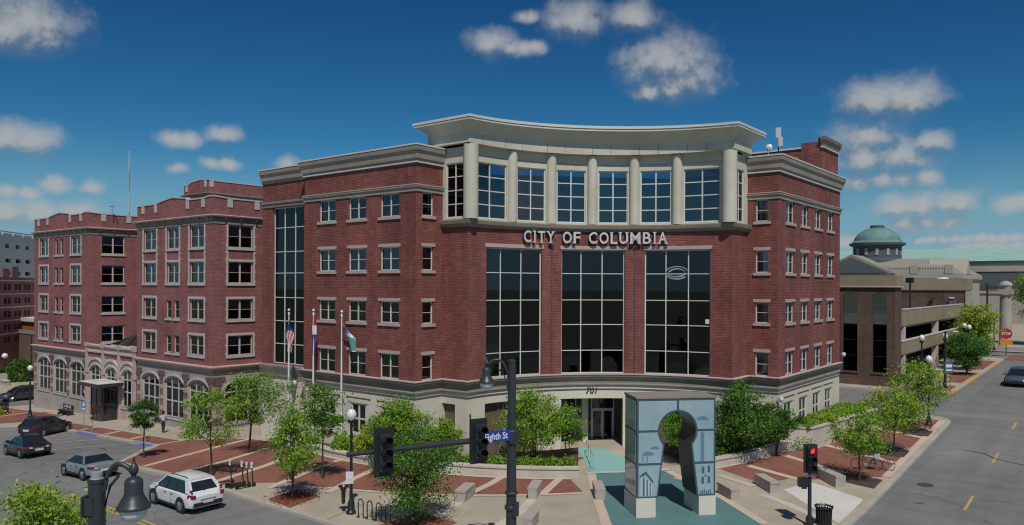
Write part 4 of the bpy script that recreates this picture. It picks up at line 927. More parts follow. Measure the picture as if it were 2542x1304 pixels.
def arch_window(pos, ang, u0, u1, z0, z1, cols=3, par=None):
    par = par or O; x, y = pos(u0); w = u1 - u0; h = z1 - z0; Wm = TR(x, y, z0, ang); rise = .95
    def az(q): t = (q / w) * 2 - 1; return h - rise + rise * math.sqrt(max(0, 1 - t * t * .92)) - rise * (1 - 1) - .0
    f0, n = .13, 16
    mb = MB(); y0, y1 = .14, .24
    mb.box(0, f0, y0, y1, 0, az(0)); mb.box(w - f0, w, y0, y1, 0, az(0)); mb.box(f0, w - f0, y0, y1, 0, f0)
    rows = []
    for k in range(n + 1):
        q = w * k / n; rows.append([(q, y0, az(q) - .13), (q, y0, az(q) + .01), (q, y1, az(q) + .01), (q, y1, az(q) - .13)])
    mb.grid(rows, close=True)
    for k in range(1, cols): mb.box(w * k / cols - .07, w * k / cols + .07, y0 + .004, y1, f0, az(w * k / cols) - .1)
    zt = [h * .40, h - rise - .15]
    for z in zt: mb.box(f0, w - f0, y0 + .008, y1, z - .06, z + .06)
    f = mb.build('arched_window', 'trim_old', par, Wm)
    zz = [f0] + zt
    for c in range(cols):
        a = w * c / cols + .07; b = w * (c + 1) / cols - .07
        for k in range(2): obj('pane', pane_mesh(b - a, zz[k + 1] - zz[k], 'glass_old'), f, Wm @ Matrix.Translation(((a + b) / 2, .19, (zz[k] + zz[k + 1]) / 2)))
        q = [(a + (b - a) * k / 6, .19, az(a + (b - a) * k / 6) - .05) for k in range(7)]
        m2 = MB(); m2.face([(a, .19, zt[1]), (b, .19, zt[1])] + q[::-1]); m2.build('pane', 'glass_old', f, Wm)
    mb = MB()                                   # stone spandrel filling the square corners
    for k in range(n):
        a, b = w * k / n, w * (k + 1) / n
        mb.face([(a, .0, az(a)), (b, .0, az(b)), (b, .0, h + .003), (a, .0, h + .003)]); mb.face([(a, .0, az(a)), (a, .3, az(a)), (b, .3, az(b)), (b, .0, az(b))])
    mb.build('spandrel', 'stone_old', f, Wm)
    mb = MB(); rows = []                        # pale arch moulding standing proud
    for k in range(n + 1):
        q = -.12 + (w + .24) * k / n; t = (q / w) * 2 - 1; zq = az(min(w, max(0, q)))
        rows.append([(q, -.06, zq + .02), (q, -.06, zq + .2), (q, .02, zq + .2), (q, .02, zq + .02)])
    mb.grid(rows, close=True); mb.build('arch_moulding', 'trim_old', f, Wm)
    MB().box(-.12, w + .12, -.08, .14, -.16, 0).build('sill', 'trim_old', f, Wm)
w1a, w1b, w1c = (-103, 36.6), (-88.3, 36.6), (-88.3, 46)
w2a, w2b, w2c = (-77, 36.6), (-63, 36.6), (-63, 46)
A4 = (0, 1, 2, 3)
W1 = old_face(w1a, w1b, [(1.4, 4.3, 'w', A4), (5.9, 8.4, 'p', A4), (10.2, 13.15, 'w', A4)], [(1.3, 4.8), (5.8, 9.4), (10.3, 14.0)])
E1 = old_face(w1b, w1c, [(1.3, 4.15, 'n', A4)], [])
W2 = old_face(w2a, w2b, [(1.15, 4.05, 'w', A4), (5.7, 8.35, 'w', (0, 1)), (5.75, 8.25, 'p', (2, 3)), (9.85, 12.75, 'w', A4)], [(1.1, 4.5), (5.5, 9.1), (9.9, 13.4)])
E2 = old_face(w2b, w2c, [(1.3, 4.2, 'w', A4)], [(1.25, 4.9)])
for pos, ang, us in ((W2[0], W2[1], [(1.15, 4.05), (5.7, 8.35), (9.85, 12.75)]), (E2[0], E2[1], [(1.3, 4.2)])):
    for u0, u1 in us:                            # the two top storeys share one stone surround
        x, y = pos(u0); Wm = TR(x, y, 13.1, ang); mb = MB(); w = u1 - u0
        for x0, x1 in ((.02, .178), (w - .178, w - .02)):
            mb.box(x0, x1, -.05, .05, 0, 1.07); s = -1 if x0 < .1 else 1
            for zz in (.15, .75): mb.box(x0 - .1 if s < 0 else x1, x0 if s < 0 else x1 + .1, -.045, .05, zz, zz + .22)
        mb.build('surround', 'trim_old', O, Wm)
pos, nr, Ln, ang = straight((-103, 60), w1a); wall(pos, nr, 0, Ln, -6, 17.22, []).build('wall', 'brick_old', O)
pos, nr, Ln, ang = straight((-77, 46), (-77, 36.6)); wall(pos, nr, 0, Ln, -5, 17.22, []).build('wall', 'brick_old', O)
pos, nr, Ln, ang = straight((-88.3, 46), (-77, 46)); wall(pos, nr, 0, Ln, 3, 17.22, []).build('wall', 'brick_old', O)
for path in ([(-103.02, 50), w1a, w1b, (-88.3, 46)], [(-77, 44), w2a, w2b, (-63, 46)]):
    sweep(path, [(0, 16.44), (.05, 16.46), (.05, 16.75), (.12, 16.8), (.12, 17.0), (.02, 17.02), (0, 17.02)], True).build('frieze', 'stone_grey', O)
    sweep(path, [(0, 17.02), (.3, 17.1), (.34, 17.2), (.30, 17.26), (0, 17.28)], True).build('cornice', 'stone_pink', O)
    sweep(path, [(0, 3.42), (.12, 3.46), (.3, 3.62), (.32, 3.72), (.1, 3.78), (0, 3.78)], True).build('ledge', 'stone_pink', O)
    sweep(path, [(.003, 2.98), (.05, 3.0), (.05, 3.08), (.003, 3.1)], True).build('string_course', 'stone_dark', O)
    n = 0
    for a, b in zip(path[0:], path[1:]):
        a, b = Vector(a), Vector(b); d = (b - a).normalized(); nn = Vector((d.y, -d.x)); k = 1.1; rz = math.atan2(d.y, d.x)
        while k < (b - a).length - .3:
            p = a + d * k; MB().box(-.07, .07, -.26, -.125, 16.86, 17.04, 0, TR(p.x, p.y, 0, rz)).build('bracket', 'stone_dark', O); k += 1.55
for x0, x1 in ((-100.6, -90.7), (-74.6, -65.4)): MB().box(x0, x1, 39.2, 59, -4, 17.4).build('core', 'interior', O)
pos, nr, Ln, ang = straight((-63, 46), (-63, 60)); wall(pos, nr, 0, Ln, -4, 17.22, []).build('wall', 'brick_old', O)
pos, nr, Ln, ang = straight((-63, 60), (-103, 60)); wall(pos, nr, 0, Ln, -6, 17.22, []).build('wall', 'brick_old', O)
# parapets: stepped brick with pale coping and stone drops
def parapet(a, b, prof, drops):
    a, b = Vector(a), Vector(b); d = (b - a).normalized(); rz = math.atan2(d.y, d.x); Wm = TR(a.x, a.y, 0, rz)
    front = [(u, 0, z) for u, z in prof]; mb = MB(); n = len(prof)
    for (u0, z0), (u1, z1) in zip(prof, prof[1:]):
        if u1 - u0 < 1e-3: continue
        mb.face([(u0, 0, 17.2), (u1, 0, 17.2), (u1, 0, z1), (u0, 0, z0)]); mb.face([(u1, .35, 17.2), (u0, .35, 17.2), (u0, .35, z0), (u1, .35, z1)])
    mb.build('parapet', 'brick_old', O, Wm)
    mb = MB(); rows = [[(u, -.06, z), (u, -.06, z + .13), (u, .41, z + .13), (u, .41, z)] for u, z in prof]
    mb.grid(rows, close=True); mb.face(rows[0][::-1]); mb.face(rows[-1]); mb.build('parapet_coping', 'trim_old', O, Wm)
    for u, z in drops: MB().box(u - .26, u + .26, -.05, .1, z - .75, z + .02).build('parapet_stone', 'trim_old', O, Wm)
pr = lambda s: [(0, 18.72), (3.9 * s, 18.72), (4.4 * s, 18.86), (6.8 * s, 19.16), (9.4 * s, 18.92), (9.5 * s, 18.74), (12.6 * s, 18.74), (13.3 * s, 18.86), (14 * s, 18.84)]
parapet(w2a, w2b, pr(1), [(1.2, 18.72), (3.7, 18.72), (9.65, 18.74), (12.35, 18.74)]); parapet(w1a, w1b, pr(1.05), [(1.25, 18.72), (3.9, 18.72), (10.1, 18.74), (12.9, 18.74)])
pe = [(0, 18.84), (1.6, 18.74), (2.2, 18.72), (9.4, 18.76)]
parapet(w2b, w2c, pe, [(1.65, 18.74), (4.4, 18.74), (7.2, 18.74)]); parapet(w1b, w1c, pe, [(1.65, 18.74), (4.4, 18.74), (7.2, 18.74)])
parapet((-77, 46), w2a, [(0, 18.76), (9.4, 18.76)], [(8.6, 18.74)])
mb = MB(); mb.face([(-103, 36.7, 17.7), (-88.4, 36.7, 17.7), (-88.4, 46, 17.7), (-77, 46, 17.7), (-77, 36.7, 17.7), (-63.1, 36.7, 17.7), (-63.1, 60, 17.7), (-103, 60, 17.7)]); mb.build('roof', 'roof_flat', O)
# roof tower
tw = [(-83.6, 45), (-78.5, 45), (-78.5, 62), (-83.6, 62)]
MB().prism(tw, 17.6, 21.9).build('tower', 'brick_old', O)
sweep([(-83.6, 60), (-83.6, 45), (-78.5, 45), (-78.5, 62)], [(0, 20.7), (.06, 20.72), (.1, 20.95), (.28, 21.05), (.28, 21.15), (0, 21.2)], True).build('tower_cornice', 'stone_grey', O)
for a, b, p_, dr in (((-83.6, 45), (-78.5, 45), [(0, 22.2), (1.0, 22.2), (1.6, 22.45), (3.4, 22.6), (5.1, 22.5)], [(.6, 22.2), (4.6, 22.5)]), ((-78.5, 45), (-78.5, 62), [(0, 22.5), (1, 22.45), (17, 22.5)], [(.4, 22.5)])):
    a_, b_ = Vector(a), Vector(b); d = (b_ - a_).normalized(); Wm = TR(a_.x, a_.y, 0, math.atan2(d.y, d.x)); mb = MB(); m2 = MB()
    for (u0, z0), (u1, z1) in zip(p_, p_[1:]): mb.face([(u0, -.01, 21.1), (u1, -.01, 21.1), (u1, -.01, z1), (u0, -.01, z0)]); mb.face([(u1, .3, 21.1), (u0, .3, 21.1), (u0, .3, z0), (u1, .3, z1)])
    mb.build('tower_parapet', 'brick_old', O, Wm); rows = [[(u, -.06, z), (u, -.06, z + .13), (u, .36, z + .13), (u, .36, z)] for u, z in p_]; m2.grid(rows, close=True); m2.build('tower_coping', 'trim_old', O, Wm)
    for u, z in dr: MB().box(u - .24, u + .24, -.05, .05, z - .7, z + .02).build('tower_stone', 'trim_old', O, Wm)
# dark T-shaped label blocks and brick shafts between the arched windows
for pos, ang, us in ((W1[0], W1[1], (.55, 5.3, 9.85, 14.3)), (W2[0], W2[1], (.5, 5.0, 9.5, 13.65)), (E2[0], E2[1], (.6, 5.4))):
    for u in us:
        x, y = pos(u); Wm = TR(x, y, 0, ang)
        MB().box(-.62, .62, -.07, .02, 2.35, 2.8).box(-.34, .34, -.06, .02, 2.02, 2.348).build('label_block', 'stone_dark', O, Wm)
        MB().box(-.24, .24, -.05, .02, -1.5, 1.9).build('brick_shaft', 'brick_old', O, Wm)
        for z in (-.9, .1, 1.1): MB().box(-.36, .36, -.06, .02, z, z + .38).build('quoin', 'stone_old', O, Wm)
# one storey entrance between the wings
pos, nr, Ln, ang = straight((-88.3, 36.5), (-77, 36.5))
AR = [(.9, 3.9), (4.6, 7.4), (8.3, 11.0)]
wall(pos, nr, 0, Ln, -5, 4.2, [(a, b, -1.5, 2.4) for a, b in AR], .35).build('entrance_wall', 'stone_pink', O)
for a, b in AR: arch_window(pos, ang, a, b, -1.5, 2.4)
for u in (.3, 4.25, 7.85, 11.15): MB().box(-.22, .22, -.16, .02, -4.5, 4.3).box(-.36, .36, -.22, .0, 4.3, 4.75).box(-.32, .32, -.2, .0, 1.5, 1.9).build('buttress', 'stone_pink', O, TR(*pos(u), 0, ang))
for a, b in AR:                                   # brick infill and projecting hood over each arch
    c = (a + b) / 2; hw = (b - a) / 2 + .3; mb = MB(); rows = []
    for k in range(17):
        t = math.pi * (1 - k / 16); rows.append([(c + hw * math.cos(t), -.12, 1.75 + 1.25 * math.sin(t)), (c + hw * math.cos(t), -.12, 1.98 + 1.25 * math.sin(t)), (c + hw * math.cos(t), .0, 1.98 + 1.25 * math.sin(t)), (c + hw * math.cos(t), .0, 1.75 + 1.25 * math.sin(t))])
    mb.grid(rows, close=True); mb.build('arch_hood', 'trim_old', O, TR(-88.3, 36.5, 0, 0))
    MB().box(a - .35, b + .35, -.03, -.005, 3.28, 3.66).build('brick_panel', 'brick_old', O, TR(-88.3, 36.5, 0, 0))
sweep([(-88.3, 36.5), (-77, 36.5)], [(0, 3.7), (.15, 3.75), (.15, 3.9), (.05, 3.95), (.05, 4.35), (.2, 4.4), (.2, 4.55), (-.3, 4.6), (-.3, 3.7)], True).build('entrance_cornice', 'stone_pink', O)
mb = MB(); mb.face([(-88.3, 36.5, 4.2), (-77, 36.5, 4.2), (-77, 46, 4.2), (-88.3, 46, 4.2)]); mb.build('entrance_roof', 'roof_flat', O)
for k, (x, y) in enumerate(((-84.2, 40), (-79.6, 40.4))):
    sk = thing('skylight', ['dark glass pyramid skylight over the old entrance, nearer the far wing', 'dark glass pyramid skylight over the old entrance, half behind the nearer wing'][k], 'skylight', (x, y, 4.2))
    s, h = 1.9, 1.0; apex = (x, y, 4.5 + h); cn = [(x - s, y - s, 4.5), (x + s, y - s, 4.5), (x + s, y + s, 4.5), (x - s, y + s, 4.5)]
    MB().box(x - s, x + s, y - s, y + s, 4.2, 4.5).build('curb', 'white_trim', sk)
    for i in range(4):
        mb = MB(); mb.face([cn[i], cn[(i + 1) % 4], apex]); mb.build('pane', 'car_glass', sk); MB().tube([cn[i], apex], .06, 5).build('glazing_bar', 'black_metal', sk)
        m = (Vector(cn[i]) + Vector(cn[(i + 1) % 4])) / 2; MB().tube([m, apex], .04, 5).build('glazing_bar', 'black_metal', sk)
# canopy and dark vestibule
C_ = thing('entrance_canopy', 'flat white topped canopy with dark fascia over the old entrance', 'canopy', (-81.3, 35, -2.9))
MB().box(-83.6, -79.2, 33.8, 36.33, .72, 1.08).build('fascia', 'bronze', C_); MB().box(-83.56, -79.24, 33.84, 36.3, 1.082, 1.14).build('roof', 'white_gloss', C_); MB().box(-81.6, -81.52, 34.2, 36, 1.142, 1.18).build('seam', 'galv', C_)
V_ = thing('entrance_vestibule', 'dark bronze glazed vestibule box under the white canopy', 'vestibule', (-81.7, 35.5, -2.9))
MB().box(-83.0, -82.88, 34.75, 36.3, -4, .7).box(-80.62, -80.5, 34.75, 36.3, -4, .7).box(-82.88, -80.62, 34.75, 34.85, .5, .7).box(-82.88, -80.62, 34.75, 34.85, -4, -2.7).box(-81.8, -81.7, 34.76, 34.84, -2.7, .5).build('frame', 'bronze', V_)
for x in (-82.34, -81.16): obj('pane', pane_mesh(1.06, 3.2, 'car_glass'), V_, TR(x, 34.8, -1.1, 0))
for x in (-80.5,): obj('pane', pane_mesh(1.3, 4.3, 'car_glass'), V_, TR(x + .005, 35.55, -1.6, R(90)))
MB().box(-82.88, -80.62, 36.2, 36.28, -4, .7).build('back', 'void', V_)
# ------------------------------------------------------------------ keyhole arch sculpture
mo = Vector((-20.05, 35.77)); md = Vector((2.95, 3.25)).normalized(); MR = math.atan2(md.y, md.x)
KA = thing('keyhole_arch', 'tall blue glass arch with a keyhole opening on the teal plaza', 'sculpture', (*mo, -1.2), MR)
MW, MH, MT = 4.39, 6.28, 2.05; KW = TR(mo.x, mo.y, -1.2, MR)
cx_, cz_, cr_ = 2.27, 4.56, 1.02
a_lo = math.asin(-.72)
hole = [(cx_ - 1.22, 0), (cx_ - .74, cz_ - .72)] + [(cx_ + cr_ * math.cos(t), cz_ + cr_ * math.sin(t)) for t in np.linspace(math.pi + .78, -.78, 25)] + [(cx_ + .74, cz_ - .72), (cx_ + 1.22, 0)]
PZ = 1.04
def clip_hole(z0, off=0):
    """hole outline above z0, widened by off"""
    out = []
    for x, z in hole:
        if z < z0: f = (z0 - 0) / (cz_ - .72); x = cx_ + (-1 if x < cx_ else 1) * (1.22 + (.74 - 1.22) * f); z = z0
        s = Vector((x - cx_, z - cz_)); 
        if z > cz_ - .7: s = s.normalized() * (cr_ + off); x, z = cx_ + s.x, cz_ + s.y
        else: x += (-off if x < cx_ else off)
        out.append((x, z))
    return out
def plate(y0, y1, off, inset, z0, mat, name):
    """front sheet: arch silhouette minus the keyhole"""
    h = clip_hole(z0, off); mb = MB()
    outer = [(inset, z0), (inset, MH - inset), (MW - inset, MH - inset), (MW - inset, z0)]
    poly = outer + h[::-1]
    bm = bmesh.new(); vs = [bm.verts.new((x, y0, z)) for x, z in poly]; f = bm.faces.new(vs)
    r_ = bmesh.ops.extrude_face_region(bm, geom=[f]); bmesh.ops.translate(bm, verts=[v for v in r_['geom'] if isinstance(v, bmesh.types.BMVert)], vec=(0, y1 - y0, 0))
    bmesh.ops.triangulate(bm, faces=[q for q in bm.faces if len(q.verts) > 4]); bmesh.ops.recalc_face_normals(bm, faces=bm.faces[:])
    me = bpy.data.meshes.new(name); bm.to_mesh(me); bm.free(); me.materials.append(MATS[mat]); return obj(name, me, KA, KW)
plate(.05, MT - .05, 0, 0, PZ, 'dark_metal', 'frame_body')
fr = plate(.0, .049, .0, 0.0, PZ, 'steel_blue', 'frame')
# glass panels, six on the front
def panel(x0, x1, z0, z1, name='glass_panel'):
    h = clip_hole(PZ, .09)
    bm = bmesh.new()
    N = 26
    cols = [x0 + (x1 - x0) * k / N for k in range(N + 1)]
    def edges(x):           # free z ranges at x (outside the keyhole)
        segs = [(z0, z1)]; q = []
        dxx = abs(x - cx_); blocks = []
        if dxx < cr_ + .09: d = math.sqrt((cr_ + .09) ** 2 - dxx ** 2); blocks.append((cz_ - d, cz_ + d))
        if dxx < 1.31:
            zt = (1.31 - dxx) / .48 * (cz_ - .72); zt = min(zt, cz_ - .4) if dxx > .83 else cz_ - .4; blocks.append((-1, zt))
        return segs, blocks
    left = x1 < cx_ + .01
    mb = MB(); NZ = 40
    zs = [z0 + (z1 - z0) * k / NZ for k in range(NZ + 1)]
    def lim(z):             # distance of the keyhole edge from its axis at height z
        e = 0
        if abs(z - cz_) < cr_ + .09: e = math.sqrt((cr_ + .09) ** 2 - (z - cz_) ** 2)
        if z < cz_ - .5: e = max(e if z > cz_ - .78 else 0, 1.31 - .48 * z / (cz_ - .72))
        return e
    rows = []
    for z in zs:
        e = lim(z)
        a, b = (x0, min(x1, cx_ - e)) if left else (max(x0, cx_ + e), x1)
        if b - a < .02: b = a + .02 if left else b; a = a if left else b - .02
        rows.append([(a, -.012, z), (b, -.012, z)])
    mb.grid(rows, flip=True); mb.grid([[(p[0], .01, p[2]), (q[0], .01, q[2])] for p, q in rows])
    return mb.build(name, 'panel_glass', KA, KW)
for z0, z1 in ((4.62, MH - .12), (2.88, 4.5), (PZ + .08, 2.76)): panel(.1, cx_ - .06, z0, z1); panel(cx_ + .06, MW - .1, z0, z1)
for z0, z1 in ((4.62, MH - .12), (2.88, 4.5), (PZ + .08, 2.76)):                      # side panels
    MB().box(-.014, .006, .16, MT - .16, z0, z1).build('side_panel', 'panel_glass', KA, KW); MB().box(MW - .006, MW + .014, .16, MT - .16, z0, z1).build('side_panel', 'panel_glass', KA, KW)
for z in (4.56, 2.82): MB().box(-.012, 0, 0.05, MT - .05, z - .05, z + .05).build('side_bar', 'steel_blue', KA, KW)
MB().box(-.04, MW + .04, -.03, MT + .03, MH, MH + .09).build('cap', 'stone_grey', KA, KW)
for s in (0, 1):                                                                     # stone feet
    if s == 0: pts_ = [(-.02, -.02), (1.05, -.02), (1.05, MT + .02), (-.02, MT + .02)]
    else: pts_ = [(MW - .93, -.02), (MW + .02, -.02), (MW + .02, MT + .02), (MW - .93, MT + .02)]
    MB().prism(pts_, -.05, PZ - .003).build('stone_foot', 'stone', KA, KW)
# etched pictures on the panels: plain columns with a gable, a window tower, faint domes
yy = (-.022, -.0135)
def etch(x0, x1, z0, z1, mat): MB().box(x0, x1, *yy, z0, z1).build('etching', mat, KA, KW)
for k, x in enumerate((.22, .44, .62, .78)): etch(x, x + .1 - .012 * k, 1.16, 2.2 - .12 * k, 'etch_light')
MB().prism([(.16, 2.22), (.16, 2.1), (.5, 2.3), (.9, 1.8), (.9, 1.95), (.5, 2.46)], .0135, .022, 0, Matrix.Rotation(R(90), 4, 'X')).build('etching', 'etch_dark', KA, KW)
for a_ in ((.34, .43, 1.16, 2.1), (.55, .61, 1.16, 2.0), (.73, .77, 1.16, 1.85), (3.78, 3.88, 2.08, 2.16)): etch(*a_, 'etch_dark')
for x, z in ((3.62, 2.25), (3.95, 2.3), (3.6, 1.7), (3.95, 1.72)): etch(x, x + .14, z, z + .36, 'etch_dark')
for k in range(6): etch(3.52 + .11 * k, 3.58 + .11 * k, 1.2, 1.3 + .05 * (k % 3), 'etch_dark')
for cx, cz, s_ in ((.62, 3.3, .32), (1.0, 3.62, .24), (3.65, 5.1, .34)):
    MB().prism([(cx + s_ * math.cos(t), cz + s_ * .62 * math.sin(t)) for t in np.linspace(0, math.pi, 12)], .0135, .02, 0, Matrix.Rotation(R(90), 4, 'X')).build('etching', 'etch_mid', KA, KW)
for a_ in ((3.55, 3.75, 2.9, 4.45), (.3, .36, 2.95, 3.25), (.55, .62, 2.95, 3.25), (3.5, 4.2, 1.14, 1.19)): etch(*a_, 'etch_mid')
# ------------------------------------------------------------------ stone bench blocks
def bench(x, y, rz, l, w, h, label, lean=.0):
    t = thing('stone_bench', label, 'bench', (x, y, gz(x, y)), rz, 'stone block benches round the corner plaza'); Wm = TR(x, y, gz(x, y), rz)
    r_ = random.Random(int(x * 10)); j = lambda: r_.uniform(-.03, .03)
    mb = MB(); rows = []
    for z, o in ((-.1, 0), (h - .12, -.01)):
        rows.append([(-l / 2 + o + j(), -w / 2 + o + j(), z), (0, -w / 2 + j(), z), (l / 2 + j(), -w / 2 + j(), z), (l / 2 + j(), w / 2 + j(), z), (0, w / 2 + j(), z), (-l / 2 + j(), w / 2 + j(), z)])
    mb.grid(rows, close=True); mb.face(rows[-1]); mb.build('block', 'stone_old', t, Wm)
    MB().box(-l / 2 - .02, l / 2 + .02, -w / 2 - .02, w / 2 + .02, h - .115, h).build('seat', 'stone_old', t, Wm)
for a in ((-29.6, 32.9, R(114), 1.9, .62, .66, 'stone block bench behind the near tree, leftmost on the plaza'), (-26.9, 36.0, R(118), 1.9, .55, .66, 'stone block bench just right of the tall signal pole'),
          (-23.9, 38.2, R(128), 1.9, .55, .66, 'stone block bench at the left edge of the teal plaza'), (-18.0, 42.9, R(140), 1.7, .55, .66, 'stone block bench behind the right foot of the keyhole arch'),
          (-16.8, 45.9, R(-44), 2.1, .6, .66, 'long stone block bench on brick paving right of the arch'), (-14.0, 49.2, R(-44), 2.0, .6, .66, 'stone block bench between the pale ramp and the parked bicycles'),
          (-23.6, 31.2, R(114), 1.5, .55, .62, 'stone block at the foot of the tall signal pole')): bench(*a)
# ------------------------------------------------------------------ lamps, signals, signs
def globe_lamp(name='street_lamp', h=5.7):
    t = thing(name, 'x', 'street lamp')
    MB().lathe([(.27, 0), (.27, .12), (.2, .2), (.19, .55), (.11, .75), (.1, .8), (.085, 1.2), (.07, h - 1.1), (.09, h - 1.05), (.09, h - .98), (.06, h - .9)], (0, 0, 0), 12).build('post', 'black_metal', t, smooth=40)
    MB().lathe([(.06, h - .9), (.2, h - .82), (.22, h - .7), (.15, h - .68)], (0, 0, 0), 12).build('collar', 'black_metal', t, smooth=40)
    MB().lathe([(.15, h - .7), (.26, h - .5), (.27, h - .36), (.2, h - .2), (.1, h - .12), (.02, h - .08)], (0, 0, 0), 16).build('globe', 'globe', t, smooth=True)
    MB().lathe([(.05, h - .12), (.03, h - .05), (.02, h)], (0, 0, 0), 8).build('finial', 'black_metal', t)
    return t
LP = [(-32.3, 26.8, 'black lamp post with white globe beside the bike rack', 1), (-92.75, 32.6, 'black lamp post with white globe behind the parked dark hatchback', 1), (-12.2, 69, 'black lamp post with white globe at the corner of the driveway', 1),
      (-15.6, 84.6, 'black lamp post with white globe in front of the brown garage', 1.0), (-14.2, 88.5, 'black lamp post with white globe by the yellow kerb', 1), (-14.6, 107, 'black lamp post with white globe at the far end of the brown garage', 1), (-15.6, 110.5, 'black lamp post with white globe among the far street trees', 1), (-15.4, 137, 'distant lamp post standing left of the big stone column', 1)]
lp0 = globe_lamp()
for k, (x, y, lab, s) in enumerate(LP):
    o = lp0 if k == 0 else copy_tree(lp0); put(o, x, y, gz(x, y), 0, s); tag(o, lab, 'street lamp', 'globe street lamps')
# papers on the first lamp post
t = thing('notice_sign', 'white notice fixed to the black lamp post by the bike rack', 'sign', (-32.2, 26.7, -1.2))
Wm = TR(-32.28, 26.68, .75, YAW); MB().box(-.2, .2, -.02, 0, -.32, .32).build('board', 'sign_white', t, Wm)
mb = MB(); mb.box(-.07, .07, -.026, -.021, .12, .24)
for z in (.0, -.07, -.14, -.21): mb.box(-.15, .15, -.026, -.021, z - .03, z)
mb.build('print', 'letter', t, Wm)
t = thing('ash_can', 'small black funnel bin strapped to the lamp post', 'bin', (-32.6, 26.7, -1.2)); MB().lathe([(.08, .5), (.1, .6), (.12, 1.2), (.28, 1.45), (.3, 1.46), (.27, 1.46), (.1, 1.2)], (-32.72, 26.62, -1.2), 12).build('bin', 'black_metal', t, smooth=40)
def bell_lamp(t, base, tip, Wm, s=1):
    """curved arm from base to tip with a bell shaped lantern hanging from it (local coords)"""
    b = Vector(base); e = Vector(tip); mid = [(b + Vector((0, 0, .0))), b.lerp(e, .12) + Vector((0, 0, .75 * s)), b.lerp(e, .4) + Vector((0, 0, 1.12 * s)), b.lerp(e, .75) + Vector((0, 0, 1.05 * s)), e + Vector((0, 0, .86 * s))]
    pts = []
    for k in range(25):
        q = k / 24; P = mid[:]
        while len(P) > 1: P = [P[i].lerp(P[i + 1], q) for i in range(len(P) - 1)]
        pts.append(P[0])
    MB().tube(pts, .055, 8).build('arm', 'dark_metal', t, Wm, smooth=True)
    MB().tube([b + Vector((0, 0, -.6 * s)), b.lerp(e, .2) + Vector((0, 0, .2 * s)), b.lerp(e, .5) + Vector((0, 0, .62 * s))], .032, 6).build('brace', 'dark_metal', t, Wm, smooth=True)
    tz = pts[-1]
    MB().lathe([(.01, .36), (.03, .3), (.035, .22), (.05, .2), (.09, .14), (.1, .07), (.08, 0), (.05, -.03), (.05, -.07), (.12, -.09), (.175, -.14), (.19, -.2), (.19, -.42), (.205, -.47), (.25, -.55), (.30, -.63), (.325, -.68), (.345, -.70), (.345, -.75), (.28, -.76)], tz, 20).build('lantern', 'dark_metal', t, Wm, smooth=40)
    MB().lathe([(.29, -.755), (.285, -.84), (.24, -.95), (.14, -1.03), (.02, -1.06)], tz, 18).build('lens', 'globe', t, Wm, smooth=True)
# big signal pole with mast arm over the left street
px_, py_ = -20.7, 26.0; gzp = gz(px_, py_)
SP = thing('traffic_signal_pole', 'tall dark signal pole with mast arm, street name sign and bell lamp', 'traffic signal', (px_, py_, gzp))
I0 = TR(px_, py_, 0, 0)
MB().lathe([(.36, gzp - .05), (.36, gzp + .5), (.26, gzp + .62), (.25, gzp + .7), (.235, gzp + 1.5), (.17, 7.7), (.19, 7.72), (.19, 7.8), (.05, 7.86)], (0, 0, 0), 12).build('pole', 'dark_metal', SP, I0, smooth=40)
MB().lathe([(.27, 1.35), (.3, 1.38), (.3, 1.5), (.27, 1.53)], (0, 0, 0), 12).lathe([(.26, 2.0), (.29, 2.03), (.29, 2.1), (.26, 2.13)], (0, 0, 0), 12).build('collar', 'dark_metal', SP, I0)
MB().box(.1, .34, -.18, .1, 1.1, 1.7).build('push_button', 'dark_metal', SP, I0)
ad = Vector((-2.35, -6.75, 0)).normalized(); AL = 7.35
MB().tube([(0, 0, 4.5), tuple(ad * AL * .5 + Vector((0, 0, 4.53))), tuple(ad * AL + Vector((0, 0, 4.55)))], [.14, .115, .09], 12).build('mast_arm', 'dark_metal', SP, I0, smooth=40)
MB().tube([tuple(ad * (AL - .02) + Vector((0, 0, 4.55))), tuple(ad * (AL + .06) + Vector((0, 0, 4.55)))], .11, 12).build('end_cap', 'dark_metal', SP, I0)
MB().lathe([(.25, 4.2), (.3, 4.25), (.3, 4.75), (.25, 4.8)], (0, 0, 0), 12).build('arm_clamp', 'dark_metal', SP, I0)
bell_lamp(SP, (-.1, -.1, 7.0), (-.8, -.75, 6.72), I0, 1)
def signal_head(t, Wm, lit=None, s=1.0, plate=True):
    """three section head facing -y of Wm, centred"""
    if plate: MB().box(-.36, .36, .02, .05, -.84, .84).build('backplate', 'black_metal', t, Wm)
    MB().box(-.19, .19, -.14, .02, -.64, .64).build('housing', 'dark_metal', t, Wm)
    for k in range(3):
        z = .42 - .42 * k
        MB().lathe([(.15, -.145), (.1, -.17), (.01, -.18)], (0, 0, z), 16, axis='y').build('lens', 'lamp_red' if lit == k else 'lens_off', t, Wm, smooth=True)
        MB().lathe([(.17, -.13), (.17, -.42)], (0, 0, z), 14, axis='y', a0=-R(130), a1=R(130)).lathe([(.165, -.42), (.165, -.13)], (0, 0, z), 14, axis='y', a0=-R(130), a1=R(130)).build('visor', 'black_metal', t, Wm, smooth=True)
arz = math.atan2(ad.y, ad.x)
